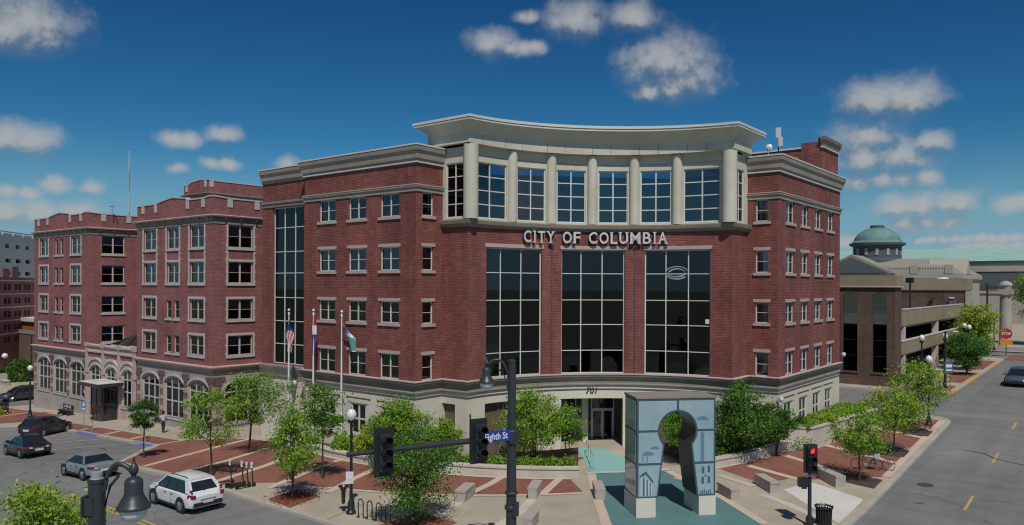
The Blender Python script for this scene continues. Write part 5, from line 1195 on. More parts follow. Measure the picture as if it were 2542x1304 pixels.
for u, lab in ((1.75, 'dark three lamp traffic signal on the mast arm next to the street sign'), (6.0, 'dark three lamp traffic signal near the free end of the mast arm')):
    p = Vector((px_, py_, 0)) + ad * u; h = thing('traffic_signal', lab, 'traffic signal', (p.x, p.y, 4.5), group='signals on the mast arm')
    Wm = TR(p.x, p.y, 4.52, arz + R(180)) @ Matrix.Translation((0, -.22, 0)) @ Matrix.Scale(1.12, 4)
    signal_head(h, Wm)
    MB().tube([(-.3, .15, -.75), (-.3, .15, 1.0)], .03, 6).box(-.3, 0, .1, .16, .6, .66).box(-.3, 0, .1, .16, -.66, -.6).build('bracket', 'black_metal', h, Wm)
sg = thing('street_name_sign', 'blue street name sign reading Eighth St beside the signal pole', 'sign', (px_, py_, 4.5))
p = Vector((px_, py_, 0)) + ad * .98; Wm = TR(p.x, p.y, 4.62, arz + R(180)) @ Matrix.Translation((0, -.19, 0))
MB().box(-.98, .78, -.02, .02, -.24, .24).build('board', 'blue_sign', sg, Wm)
me = text_mesh('Eighth St', .40, .004, 'lettering', offset=.008); me.materials.append(MATS['sign_white'])
me.transform(Matrix.Diagonal((.80, 1, 1, 1))); obj('lettering', me, sg, Wm @ Matrix.Translation((.07, -.026, -.12)))
MB().box(-.6, -.55, -.02, .2, .1, .3).box(.5, .55, -.02, .2, .1, .3).build('bracket', 'galv', sg, Wm)
# near lamp pole at the lower left
nx, ny = -17.35, 7.4; Wn = TR(nx, ny, 0, 0)
NP = thing('lamp_pole', 'thick dark pole with curved arm and bell lamp close to the camera at lower left', 'street lamp', (nx, ny, gz(nx, ny)))
MB().lathe([(.24, -1.3), (.24, .5), (.2, 1), (.175, 6.72), (.19, 6.73), (.19, 6.8), (.165, 6.81)], (0, 0, 0), 14).build('pole', 'dark_metal', NP, Wn, smooth=40)
MB().lathe([(.168, 6.8), (.12, 6.82), (.12, 6.95), (.02, 6.96)], (0, 0, 0), 14).build('cap', 'galv', NP, Wn)
rd = Vector((math.cos(YAW), math.sin(YAW), 0))
W2_ = TR(nx, ny, 0, YAW)
MB().box(-.23, .02, -.2, -.12, 6.05, 6.42).box(-.24, -.16, -.2, .1, 6.0, 6.45).build('junction_box', 'dark_metal', NP, W2_)
bell_lamp(NP, (.16, 0, 6.55), (.80, 0, 6.3), W2_, .72)
# right hand signal with red light, walk signal
rx_, ry_ = -12.55, 40.3; gr = gz(rx_, ry_)
RS = thing('traffic_signal_post', 'black corner signal post showing a red light above a walk signal', 'traffic signal', (rx_, ry_, gr)); Wr = TR(rx_, ry_, 0, YAW)
MB().lathe([(.2, gr), (.2, gr + .4), (.1, gr + .55), (.085, 2.0), (.085, 2.95), (.02, 2.98)], (0, 0, 0), 12).build('post', 'black_metal', RS, Wr, smooth=40)
MB().box(-.33, .33, -.16, .02, 1.55, 2.98).build('backplate', 'black_metal', RS, Wr)
Wh = Wr @ TR(-.02, -.17, 2.27) @ Matrix.Scale(1.05, 4); signal_head(RS, Wh, lit=0, plate=False)
MB().box(-.6, -.16, -.2, .12, .82, 1.28).box(-.5, -.26, -.3, -.2, .76, .84).box(-.16, .0, -.06, .04, .9, 1.2).build('walk_signal', 'black_metal', RS, Wr); MB().box(-.2, .14, -.13, -.11, 1.33, 1.45).build('sign_plate', 'band', RS, Wr)
tb = thing('litter_bin', 'round black slatted litter bin by the red traffic signal', 'litter bin', (-12.1, 41.2, gz(-12.1, 41.2))); x, y = -12.05, 41.0; z = gz(x, y)
MB().lathe([(.3, .05), (.33, .1), (.36, .8), (.34, .82), (.3, .8), (.27, .12)], (x, y, z), 18).build('liner', 'void', tb)
for k in range(18):
    t_ = k * 2 * math.pi / 18; c, s = math.cos(t_), math.sin(t_); MB().tube([(x + .34 * c, y + .34 * s, z), (x + .38 * c, y + .38 * s, z + .82), (x + .45 * c, y + .45 * s, z + .98)], .03, 5).build('slat', 'black_metal', tb)
MB().lathe([(.42, .86), (.46, .88), (.46, .93), (.42, .95), (.38, .9), (.42, .86)], (x, y, z), 18, caps=False).build('rim', 'black_metal', tb); MB().lathe([(.36, .02), (.4, .04), (.4, .1), (.36, .1), (.36, .02)], (x, y, z), 18, caps=False).build('base_ring', 'black_metal', tb)
# blue parking signs, meters
def accessible_sign(x, y, lab):
    z = gz(x, y); t = thing('parking_sign', lab, 'sign', (x, y, z)); Wm = TR(x, y, z, YAW)
    MB().tube([(0, 0, 0), (0, 0, 2.75)], .035, 6).build('post', 'galv', t, Wm)
    for z0, z1, m in ((2.25, 2.75, 'blue_sign_light'), (1.88, 2.2, 'blue_sign_light')): MB().box(-.2, .2, -.06, -.04, z0, z1).build('plate', m, t, Wm)
    mb = MB(); mb.lathe([(.1, 0), (.07, .003)], (.0, -.065, 2.42), 14, axis='y'); mb.box(-.03, .03, -.066, -.061, 2.45, 2.62); mb.box(-.03, .1, -.066, -.061, 2.46, 2.5); mb.lathe([(.035, 0), (.001, .003)], (0, -.065, 2.67), 8, axis='y'); mb.box(-.14, .14, -.066, -.061, 1.98, 2.1); mb.build('symbol', 'sign_white', t, Wm)
accessible_sign(-75.4, 31.0, 'blue accessible parking sign left of the canopy'); accessible_sign(-64.1, 30.9, 'blue accessible parking sign beside the smallest street tree')
def meter():
    t = thing('parking_meter', 'x', 'parking meter'); MB().tube([(0, 0, 0), (0, 0, 1.15)], .04, 8).build('post', 'galv', t)
    MB().lathe([(.07, 1.12), (.1, 1.18), (.12, 1.3), (.12, 1.45), (.09, 1.55), (.02, 1.6)], (0, 0, 0), 12).build('head', 'black_metal', t, smooth=40); MB().box(-.05, .05, -.125, -.1, 1.34, 1.48).build('window', 'plate', t); return t
m0 = meter()
for k, (x, y, lab) in enumerate(((-74.4, 31.3, 'black parking meter beside the left blue sign'), (-63.2, 30.75, 'black parking meter beside the right blue sign'), (-81.6, 31.2, 'black parking meter behind the roof of the parked dark hatchback'))):
    o = m0 if k == 0 else copy_tree(m0); put(o, x, y, gz(x, y), YAW); tag(o, lab, 'parking meter', 'parking meters')
# security camera post
t = thing('camera_post', 'short post with white dome security camera in front of the stone wall', 'camera', (-47.5, 35, -1.2)); MB().tube([(-47.5, 35, -1.2), (-47.5, 35, 3.85), (-48.0, 34.8, 3.95), (-48.3, 34.7, 3.85)], .06, 8).build('post', 'stone_grey', t); MB().lathe([(.14, .0), (.17, -.08), (.16, -.25), (.08, -.36), (.01, -.38)], (-48.3, 34.7, 3.9), 12).build('dome', 'white_gloss', t, smooth=True)
for k, (x, y, z, lab) in enumerate(((-19.42, 55.15, 3.0, 'white wall camera on the stone corner of the right wing'), (-19.4, 70.75, 5.2, 'white globe light on the far right corner of the brick building'))):
    t = thing('wall_camera', lab, 'camera', (x, y, z)); MB().box(x - .02, x + .1, y - .02, y + .12, z - .05, z + .05).build('bracket', 'galv', t); MB().lathe([(.15, .12), (.18, 0), (.16, -.15), (.05, -.26)], (x + .2, y + .05, z), 12).build('dome', 'white_gloss', t, smooth=True)
# ------------------------------------------------------------------ flags
def flagpole(x, y, h, lab):
    z = gz(x, y); t = thing('flagpole', lab, 'flagpole', (x, y, z), group='white flagpoles')
    MB().lathe([(.11, 0), (.1, .5), (.045, h - .4), (.04, h - .3)], (x, y, z), 10).build('pole', 'white_gloss', t, smooth=40)
    MB().lathe([(.02, h), (.08, h + .03), (.11, h + .1), (.08, h + .18), (.01, h + .21)], (x, y, z), 10).build('ball', 'white_gloss', t, smooth=True); MB().lathe([(.04, h - .32), (.08, h - .28), (.08, h - .1), (.04, h - .06)], (x, y, z), 10).build('truck', 'white_gloss', t)
    return z + h
def flag(name, lab, x, y, ztop, shape, bands):
    """hanging cloth: shape(u,v)->(right, depth, drop); bands(u,v)->material index"""
    t = MB(); nu, nv = 18, 30; rx, ry = math.cos(YAW), math.sin(YAW)
    rows = []
    for j in range(nv + 1):
        row = []
        for i in range(nu + 1):
            a, d, dz = shape(i / nu, j / nv); row.append((x + a * rx - d * ry, y + a * ry + d * rx, ztop - dz))
        rows.append(row)
    n0 = len(t.v)
    t.grid(rows); 
    for j in range(nv):
        for i in range(nu): t.m[j * nu + i] = bands(i / nu, j / nv)
    return t
z1 = flagpole(-50, 35.35, 10.4, 'white flagpole in front of the glass stair'); z2 = flagpole(-47.3, 35.6, 10.3, 'white flagpole between the other two'); z3 = flagpole(-44.4, 35.9, 10.2, 'white flagpole nearest the concave entrance')
f1 = flag('flag', '', -50, 35.35, z1 - .65, lambda u, v: ((u - .35) * (.25 + .75 * math.sin(min(1, v * 1.25) * 2.6)) * .75 * (1 - .35 * v), .12 * math.sin(u * 11 + v * 3), v * 2.35 + .35 * abs(u - .45)), lambda u, v: 2 if v < .32 and True else (0 if int((u * 9 + v * 5)) % 2 else 1))
tag(f1.build('striped_flag', ['flag_red', 'flag_white', 'flag_blue'], smooth=True), 'striped red, white and blue flag hanging limp on the left pole', 'flag')
f2 = flag('flag', '', -47.3, 35.6, z2 - .35, lambda u, v: ((u - .3) * .36 * (.5 + .5 * math.sin(v * 3.1 + .4)), .08 * math.sin(u * 9 + v * 4), v * 2.9), lambda u, v: 3 if v < .22 else (1 if v < .46 else 2))
tag(f2.build('furled_flag', ['flag_red', 'flag_white', 'flag_purple', 'flag_red'], smooth=True), 'tightly furled white and purple flag on the middle pole', 'flag')
f3 = flag('flag', '', -44.4, 35.9, z3 - .6, lambda u, v: (.04 + v * .72 + u * .95 * (.22 + .78 * math.sin(min(1, v * 1.3) * 1.57)) * (1 - .15 * v), .10 * math.sin(u * 8 + v * 4), v * 2.15 + u * .5 * (1 - v) + .05), lambda u, v: 0 if v < .28 or u > .93 else (2 if (v > .45 and u < .62 and v < .95) else 1))
tag(f3.build('city_flag', ['flag_sky', 'flag_white', 'flag_green'], smooth=True), 'white, blue and green flag blowing from the right pole', 'flag')
# ------------------------------------------------------------------ bike rack, bicycles, scooters, bench, bins
t = thing('bike_rack', 'black wave shaped bike rack on the concrete beside the near tree', 'bike rack', (-30.2, 26.8, -1.2))
a, b = Vector((-31.5, 26.62)), Vector((-29.0, 26.9)); pts = []
for k in range(61):
    q = k / 60; ph = q * 4; i = int(min(3, ph)); f = ph - i; 
    if f < .12: lx, z = 0, f / .12 * .72
    elif f < .55: tt = (f - .12) / .43 * math.pi; lx, z = (1 - math.cos(tt)) / 2 * .55, .72 + .24 * math.sin(tt)
    elif f < .68: lx, z = .55, .72 - (f - .55) / .13 * .58
    else: tt = (f - .68) / .32 * math.pi; lx, z = .55 + (1 - math.cos(tt)) / 2 * .45, .14 - .1 * math.sin(tt) * (1 if i < 3 else 0)
    P = a.lerp(b, min(1, (i + lx) / 4)); pts.append((P.x, P.y, -1.18 + z))
MB().tube(pts, .032, 7).build('tube', 'black_metal', t, smooth=True); MB().lathe([(.09, 0), (.09, .03)], (a.x, a.y, -1.19), 10).build('foot', 'black_metal', t); MB().lathe([(.09, 0), (.09, .03)], (pts[-1][0], pts[-1][1], -1.19), 10).build('foot', 'black_metal', t)
def bicycle(x, y, rz, lab, col='black_metal', lean=.12):
    z = gz(x, y); t = thing('bicycle', lab, 'bicycle', (x, y, z), 0, 'bicycles on the right pavement'); Wm = TR(x, y, z, rz) @ Matrix.Rotation(lean, 4, 'X') @ Matrix.Scale(1.12, 4)
    for wx in (-.52, .52):
        w = MB(); w.lathe([(.315, -.02), (.345, -.012), (.345, .012), (.315, .02), (.31, 0), (.315, -.02)], (wx, 0, .345), 24, axis='y', caps=False); wh = w.build('wheel', 'rubber', t, Wm)
        sp = MB()
        for k in range(10): tt = k * math.pi / 5; sp.tube([(wx, 0, .345), (wx + .31 * math.sin(tt), 0, .345 + .31 * math.cos(tt))], .004, 3, cap=False)
        sp.build('spokes', 'galv', wh, Wm)
    MB().tube([(-.52, 0, .345), (-.08, 0, .33), (.36, 0, .78), (-.16, 0, .82), (-.08, 0, .33)], .02, 6).tube([(-.52, 0, .345), (-.16, 0, .80)], .014, 5).build('frame', col, t, Wm)
    MB().tube([(.52, 0, .345), (.36, 0, .84), (.34, 0, .98)], .018, 6).build('fork', col, t, Wm); MB().tube([(.3, -.26, 1.0), (.36, -.1, 1.02), (.36, .1, 1.02), (.3, .26, 1.0)], .014, 5).build('handlebar', 'black_metal', t, Wm)
    MB().tube([(-.16, 0, .8), (-.19, 0, .93)], .014, 5).box(-.32, -.06, -.06, .06, .93, .98).build('saddle', 'black_trim', t, Wm); MB().lathe([(.09, -.01), (.1, 0), (.09, .01)], (-.08, -.03, .33), 14, axis='y').build('chainring', 'galv', t, Wm)
bicycle(-13.0, 53.2, R(25), 'black bicycle leaning by the street tree, left of two', 'black_metal', .15); bicycle(-12.35, 53.6, R(10), 'black bicycle with pale bag, right of two', 'dark_metal', -.1)
t = thing('pannier', 'pale bag hanging on the right bicycle', 'bag', (-12.3, 53.5, -.4)); MB().prism([(-.18, -.1), (.18, -.1), (.16, .1), (-.16, .1)], .75, 1.05, 0, TR(-12.4, 53.4, gz(-12.3, 53.5), R(10))).prism([(-.1, -.06), (.1, -.06), (.1, .06), (-.1, .06)], 1.052, 1.1, 0, TR(-12.4, 53.4, gz(-12.3, 53.5), R(10))).build('bag', 'shirt', t)
def scooter(tagc='sign_white'):
    t = thing('kick_scooter', 'x', 'scooter')
    for wx in (-.45, .45): MB().lathe([(.06, -.03), (.11, -.025), (.11, .025), (.06, .03)], (wx, 0, .11), 14, axis='y').build('wheel', 'rubber', t)
    MB().box(-.42, .3, -.08, .08, .13, .18).build('deck', 'black_metal', t); MB().tube([(.45, 0, .12), (.40, 0, .3), (.33, 0, 1.18)], .035, 8).build('stem', 'black_metal', t)
    MB().tube([(.33, -.26, 1.16), (.33, .26, 1.16)], .018, 6).build('handlebar', 'black_metal', t); MB().box(-.52, -.34, -.06, .06, .2, .25).build('mudguard', 'black_metal', t)
    MB().prism([(.28, -.07), (.36, -.07), (.36, .07), (.28, .07)], 1.0, 1.3).build('head_box', tagc, t); return t
s0 = scooter()
for k, (x, y, rz, lab) in enumerate(((-43.0, 25.75, 75, 'black rental scooter with white head, standing alone on the left'), (-42.0, 25.95, 80, 'black rental scooter with white head, left of the close three'), (-41.6, 26.0, 70, 'black rental scooter with white head, middle of the close three'), (-41.25, 26.15, 82, 'black rental scooter with white head, right of the close three'))):
    o = s0 if k == 0 else copy_tree(s0); put(o, x, y, gz(x, y), R(rz), 1.15); tag(o, lab, 'scooter', 'rental scooters on the kerb')
x, y = -90.6, 35.3; z = gz(x, y); t = thing('street_bench', 'black metal bench with white advert against the old stone wall', 'bench', (x, y, z)); Wm = TR(x, y, z, 0)
for k in range(4): MB().box(-1.3, 1.3, -.3 + .16 * k, -.18 + .16 * k, .48, .53).build('slat', 'black_metal', t, Wm)
for s in (-1.25, 0, 1.2): MB().box(s, s + .06, -.3, .3, 0, .48).box(s, s + .06, .3, .36, 0, 1.1).build('leg', 'black_metal', t, Wm)
MB().box(-1.3, 1.3, .3, .35, .6, 1.1).build('backrest', 'black_metal', t, Wm)
mb = MB()
for k in range(5): mb.box(-.9 + .36 * k, -.72 + .36 * k, .285, .297, .7 + .06 * (k % 2), 1.0)
mb.build('advert', 'sign_white', t, Wm)
x, y = -99.4, 32.2; z = gz(x, y); t = thing('square_bin', 'square dark bin at the far left corner', 'litter bin', (x, y, z)); Wm = TR(x, y, z, 0); MB().prism([(-.42, -.42), (.42, -.42), (.42, .42), (-.42, .42)], 0, 1.15).build('body', 'bronze', t, Wm); MB().box(-.47, .47, -.47, .47, 1.15, 1.25).build('lid', 'black_metal', t, Wm); MB().box(-.3, .3, -.43, -.421, .8, 1.0).build('opening', 'void', t, Wm)
# ------------------------------------------------------------------ cars
def loft(st, m=0):
    pass
def make_car(name, paint, Lg, Wd, prof, green, wheels, wr=.36, kind='suv', tail='suv', shade_rear='car_glass', rails=False):
    """prof: body stations (x, z_low, z_top, halfwidth); x=0 rear bumper, Lg = nose.  green: (rear base, rear top, front top, windscreen base, z belt, z roof, tumble, pillars)"""
    t = thing(name, 'x', 'car')
    mb = MB(); rows = []
    for x, zl, zt, hw in prof:
        zm = zl + (zt - zl) * .45; zs = zt - .10 if zt - zl > .35 else zl + (zt - zl) * .7
        half = [(hw * .80, zl), (hw * .97, zl + .06), (hw, zm), (hw * .985, zs), (hw * .90, zt - .02), (hw * .5, zt + .015)]
        row = [(x, 0, zl)] + [(x, -y, z) for y, z in half] + [(x, 0, zt + .025)] + [(x, y, z) for y, z in half[::-1]]
        rows.append(row)
    mb.grid(rows, close=True); mb.face(rows[0][::-1]); mb.face(rows[-1]); body = mb.build('body', paint, t, smooth=42)
    rb, rt, ft, fb, zb, zr, tum, pill = green; hwb = Wd / 2 * .90; hwr = hwb - tum
    # glass house (dark), roof and pillars (paint)
    def sec(x, z, hw): return [(x, -hw, z), (x, hw, z)]
    def hw_at(f): return hwb + (hwr - hwb) * f
    gl = MB(); A = [(rb, -hwb, zb), (rb, hwb, zb), (fb, hwb, zb), (fb, -hwb, zb)]; T_ = [(rt, -hwr, zr - .06), (rt, hwr, zr - .06), (ft, hwr, zr - .06), (ft, -hwr, zr - .06)]
    gl.face([A[0], A[1], T_[1], T_[0]]); gl.face([A[2], A[3], T_[3], T_[2]]); gl.face([A[1], A[2], T_[2], T_[1]]); gl.face([A[3], A[0], T_[0], T_[3]])
    gl.build('windows', 'car_glass', t)
    if tail == 'suv':                                # body coloured frame round the rear window
        fr_ = MB(); o = -.014
        def rp(f, g): x = rb + (rt - rb) * g + o; hw = hwb + (hwr - hwb) * g + .012; return (x, hw * f, zb + (zr - .06 - zb) * g)
        for f0, f1, g0, g1 in ((-1, -.80, 0, 1), (.80, 1, 0, 1), (-.8, .8, 0, .16), (-.8, .8, .86, 1)): fr_.face([rp(f0, g0), rp(f1, g0), rp(f1, g1), rp(f0, g1)])
        fr_.build('rear_frame', paint, t)
    rf = MB(); nr = 9; rows = []
    for k in range(nr):
        q = k / (nr - 1); x = rt - .03 + (ft - rt + .06) * q; dz = .085 * math.sin(math.pi * min(1, q * .95 + .05)) - (.02 if k in (0, nr - 1) else 0)
        rows.append([(x, -hwr - .025, zr - .085), (x, -hwr - .015, zr - .03 + dz * .5), (x, -hwr * .75, zr + dz), (x, 0, zr + .02 + dz), (x, hwr * .75, zr + dz), (x, hwr + .015, zr - .03 + dz * .5), (x, hwr + .025, zr - .085)])
    rf.grid(rows); rf.face(rows[0][::-1]); rf.face(rows[-1]); rf.build('roof', paint, t, smooth=40)
    def pillar(x0, x1, w, s):
        pb = MB(); o = .012
        pb.face([(x0 - w / 2, s * (hwb + o), zb), (x0 + w / 2, s * (hwb + o), zb), (x1 + w * .35, s * (hwr + o), zr - .05), (x1 - w * .35, s * (hwr + o), zr - .05)])
        pb.face([(x0 - w / 2, s * (hwb - .06), zb), (x0 + w / 2, s * (hwb - .06), zb), (x1 + w * .35, s * (hwr - .06), zr - .05), (x1 - w * .35, s * (hwr - .06), zr - .05)])
        pb.face([(x0 - w / 2, s * (hwb + o), zb), (x0 - w / 2, s * (hwb - .08), zb), (x1 - w * .35, s * (hwr - .08), zr - .05), (x1 - w * .35, s * (hwr + o), zr - .05)])
        pb.face([(x0 + w / 2, s * (hwb + o), zb), (x0 + w / 2, s * (hwb - .08), zb), (x1 + w * .35, s * (hwr - .08), zr - .05), (x1 + w * .35, s * (hwr + o), zr - .05)])
        return pb
    for s in (-1, 1):
        for x0, x1, w, mt in pill: pillar(x0, x1, w, s).build('pillar', paint if mt else 'black_trim', t)
    for wx in wheels:
        for s in (-1, 1):
            y = s * (Wd / 2 - .09)
            MB().lathe([(wr + .07, -.02), (wr + .07, .105 * 1)], (wx, y if s > 0 else y - .09, wr + .01), 22, axis='y').lathe([(.01, .0), (wr + .07, .002)], (wx, y + (.097 if s > 0 else -.097), wr + .01), 22, axis='y').build('wheel_arch', 'black_trim', t)
            wh = MB().lathe([(wr * .62, -.1), (wr * .93, -.11), (wr, -.07), (wr, .07), (wr * .93, .11), (wr * .62, .1)], (wx, y, wr), 22, axis='y').build('wheel', 'rubber', t, smooth=40)
            rm = MB(); rm.lathe([(wr * .64, 0), (wr * .6, .0), (wr * .56, -.03 * s)], (wx, y + s * .108, wr), 22, axis='y')
            for k in range(7):
                tt = k * 2 * math.pi / 7; c, q = math.sin(tt), math.cos(tt); rm.tube([(wx, y + s * .1, wr), (wx + c * wr * .6, y + s * .108, wr + q * wr * .6)], [.05, .035], 5)
            rm.lathe([(.07, .0), (.06, .02 * s), (.01, .03 * s)], (wx, y + s * .108, wr), 10, axis='y'); rm.build('rim', 'rim', wh)
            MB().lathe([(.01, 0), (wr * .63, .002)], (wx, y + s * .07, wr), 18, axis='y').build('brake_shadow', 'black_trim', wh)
    # lower black trim, bumpers, lights, plates, mirrors, handles, seams
    MB().box(wheels[0] + wr + .1, wheels[1] - wr - .1, -Wd / 2 - .004, Wd / 2 + .004, prof[3][1] - .02, prof[3][1] + .09).build('sill_trim', 'black_trim', t)
    z0 = prof[0][1]; zt0 = prof[0][2]
    MB().box(-.03, .2, -Wd * .40, Wd * .40, z0 - .04, z0 + .16).build('rear_bumper_trim', 'black_trim', t); MB().box(Lg - .2, Lg + .02, -Wd * .38, Wd * .38, prof[-1][1] - .03, prof[-1][1] + .12).build('front_bumper_trim', 'black_trim', t)
    MB().box(-.045, -.0, -.26, .26, zt0 - .34, zt0 - .2).build('number_plate', 'plate', t); MB().box(-.035, .0, -.4, .4, zt0 - .17, zt0 - .13).build('trunk_trim', 'chrome', t)
    for s in (-1, 1):
        if tail == 'suv':
            pb = MB(); hb = Wd / 2 * .93
            pb.prism([(-.03, s * hb * .74), (-.015, s * hb * .97), (.30, s * (hb + .05)), (.30, s * (hb + .03)), (.1, s * hb * .74)], zt0 - .06, zt0 + .10); pb.prism([(.125, s * hb * .84), (.11, s * hb * .93), (.24, s * hb * .945), (.24, s * hb * .84)], zt0 + .10, zr - .42); tl = pb.build('tail_light', 'tail_red', t)
        else:
            pb = MB(); hb = Wd / 2 * .93; pb.prism([(-.04, s * hb * .55), (-.02, s * hb * .97), (.28, s * (hb + .055)), (.28, s * (hb + .03)), (.05, s * hb * .55)], zt0 - .14, zt0 - .01); pb.build('tail_light', 'tail_red', t)
            MB().box(-.052, -.03, s * hb * .62 - .09, s * hb * .62 + .09, zt0 - .16, zt0 - .06).build('reverse_lamp', 'plate', t)
        hz = prof[-1][2]
        MB().prism([(Lg - .05, s * Wd * .26), (Lg - .12, s * Wd * .43), (Lg - .55, s * (Wd * .485)), (Lg - .5, s * Wd * .40), (Lg - .2, s * Wd * .26)], hz - .12, hz + .07).build('headlight', 'chrome', t)
        MB().box(fb - .42, fb - .24, s * (hwb + .02) if s > 0 else -(hwb + .24), (hwb + .24) if s > 0 else -(hwb + .02), zb + .02, zb + .17).build('mirror', paint, t)
        mid = (rb + fb) / 2
        for hx in ((wheels[0] + .72), (mid + .42)): MB().box(hx, hx + .2, s * (Wd / 2 - .008) - .016, s * (Wd / 2 - .008) + .016, zb - .2, zb - .155).build('door_handle', 'black_trim' if paint != 'paint_silver' else 'black_trim', t)
        for dx in (mid - .08, wheels[0] + .55): MB().box(dx, dx + .014, s * (Wd / 2) - .012, s * (Wd / 2) + .004, prof[3][1] + .1, zb - .06).build('door_seam', 'black_trim', t)
        MB().box(rb + .1, fb - .25, s * hwb - .012, s * hwb + .02, zb - .012, zb + .018).build('belt_trim', 'black_trim', t)
        if rails: MB().tube([(rt + .15, s * (hwr - .06), zr + .02), (rt + .25, s * (hwr - .06), zr + .07), (ft - .25, s * (hwr - .06), zr + .07), (ft - .1, s * (hwr - .06), zr + .02)], .018, 5).build('roof_rail', 'black_trim', t)
    MB().box(Lg - .03, Lg + .01, -.5, .5, prof[-1][2] - .24, prof[-1][2] - .05).build('grille', 'black_trim', t)
    MB().tube([(rb + .12, -.3, zb + .05), (rb + .05, .1, zb + .09)], .012, 4).build('rear_wiper', 'black_trim', t) if tail == 'suv' else MB().tube([(rt + .25, 0, zr), (rt + .1, 0, zr + .1)], .02, 4).build('aerial', 'black_trim', t)
    return t
suv_prof = [(.0, .42, .86, .80), (.1, .30, .98, .90), (.45, .27, 1.02, .935), (1.2, .26, 1.02, .945), (2.4, .26, 1.01, .945), (3.3, .27, 1.0, .935), (3.55, .27, .99, .925), (4.1, .28, .92, .89), (4.42, .32, .80, .80), (4.55, .40, .66, .66)]
def suv(paint, name, **k): return make_car(name, paint, 4.55, 1.88, suv_prof, (.20, .72, 2.62, 3.62, .99, 1.62, .21, [(.34, .82, .5, 1), (1.55, 1.62, .1, 0), (2.45, 2.4, .1, 0), (3.52, 2.72, .12, 1)]), (.95, 3.62), .36, **k)
sed_prof = [(.0, .42, .84, .72), (.12, .30, .93, .84), (.5, .25, .95, .885), (1.2, .23, .93, .90), (2.4, .23, .92, .90), (3.2, .23, .91, .90), (3.5, .24, .89, .89), (4.1, .27, .80, .85), (4.42, .32, .70, .76), (4.55, .40, .58, .60)]
def sedan(paint, name, **k): return make_car(name, paint, 4.55, 1.8, sed_prof, (.55, 1.30, 2.42, 3.45, .90, 1.38, .22, [(.95, 1.38, .22, 1), (1.98, 2.0, .09, 0), (3.32, 2.45, .11, 1)]), (.95, 3.55), .33, tail='sedan', **k)
hat_prof = [(.0, .42, .88, .76), (.1, .30, .96, .86), (.45, .26, .98, .90), (1.2, .25, .97, .905), (2.3, .25, .95, .905), (3.1, .25, .93, .895), (3.4, .26, .91, .885), (3.95, .28, .82, .85), (4.2, .34, .72, .74), (4.3, .42, .60, .6)]
def hatch(paint, name, **k): return make_car(name, paint, 4.3, 1.8, hat_prof, (.12, .55, 2.35, 3.3, .93, 1.52, .2, [(.35, .8, .42, 1), (1.5, 1.55, .1, 0), (3.2, 2.3, .12, 1)]), (.82, 3.4), .34, **k)
def place_car(o, rear, heading, lab, s=1.1):
    """rear bumper centre on the ground, heading = angle of travel"""
    d = Vector((math.cos(heading), math.sin(heading))); x0, y0 = rear; z0 = gz(x0, y0) - .127; p = Vector(rear) + d * 4.4 * s; z1 = gz(p.x, p.y) - .127
    pitch = -math.atan2(z1 - z0, 4.4 * s)
    o.matrix_basis = Matrix.Translation((x0, y0, z0)) @ Matrix.Rotation(heading, 4, 'Z') @ Matrix.Rotation(pitch, 4, 'Y') @ Matrix.Scale(s, 4); tag(o, lab, 'car')
WEST = math.pi
place_car(suv('paint_white', 'parked_car', rails=True), (-38.75, 22.3), WEST, 'white compact SUV driving away on the left street, nearest car')
place_car(sedan('paint_silver', 'car'), (-52.0, 22.7), WEST, 'silver four door sedan ahead of the white SUV')
place_car(sedan('paint_black', 'car'), (-65.0, 23.5), WEST, 'black sedan cut by the left edge of the picture')
place_car(hatch('paint_dark', 'car'), (-76.6, 26.6), R(118), 'dark hatchback parked at an angle by the kerb')
place_car(suv('paint_slate', 'car', rails=True), (-114.2, 41.6), R(-90), 'slate grey SUV on the cross street at the far left')
place_car(suv('paint_navy', 'car'), (-8.7, 99.6), R(-90), 'dark blue SUV coming down the right street', 1.12)
# ------------------------------------------------------------------ pedestrian
px0, py0 = -66.75, 34.1; pz0 = gz(px0, py0)
PE = thing('person', 'person with dark hair in a pale top and dark trousers walking along the pavement', 'person', (px0, py0, pz0)); Wp = TR(px0, py0, pz0, YAW + R(100)) @ Matrix.Scale(1.1, 4)
def skin(name, verts, edges, rad, mat, parent, root=0, sub=2):
    me = bpy.data.meshes.new(name); me.from_pydata(verts, edges, []); o = obj(name, me, parent, Wp)
    md = o.modifiers.new('skin', 'SKIN'); md.use_smooth_shade = True
    sv = me.skin_vertices[0].data if me.skin_vertices else None
    if sv is None:
        bm = bmesh.new(); bm.from_mesh(me); bm.verts.layers.skin.verify(); bm.to_mesh(me); bm.free(); sv = me.skin_vertices[0].data
    for i, r_ in enumerate(rad): sv[i].radius = (r_, r_) if not isinstance(r_, tuple) else r_; sv[i].use_root = (i == root)
    s = o.modifiers.new('sub', 'SUBSURF'); s.levels = sub; s.render_levels = sub; me.materials.append(MATS[mat]); return o
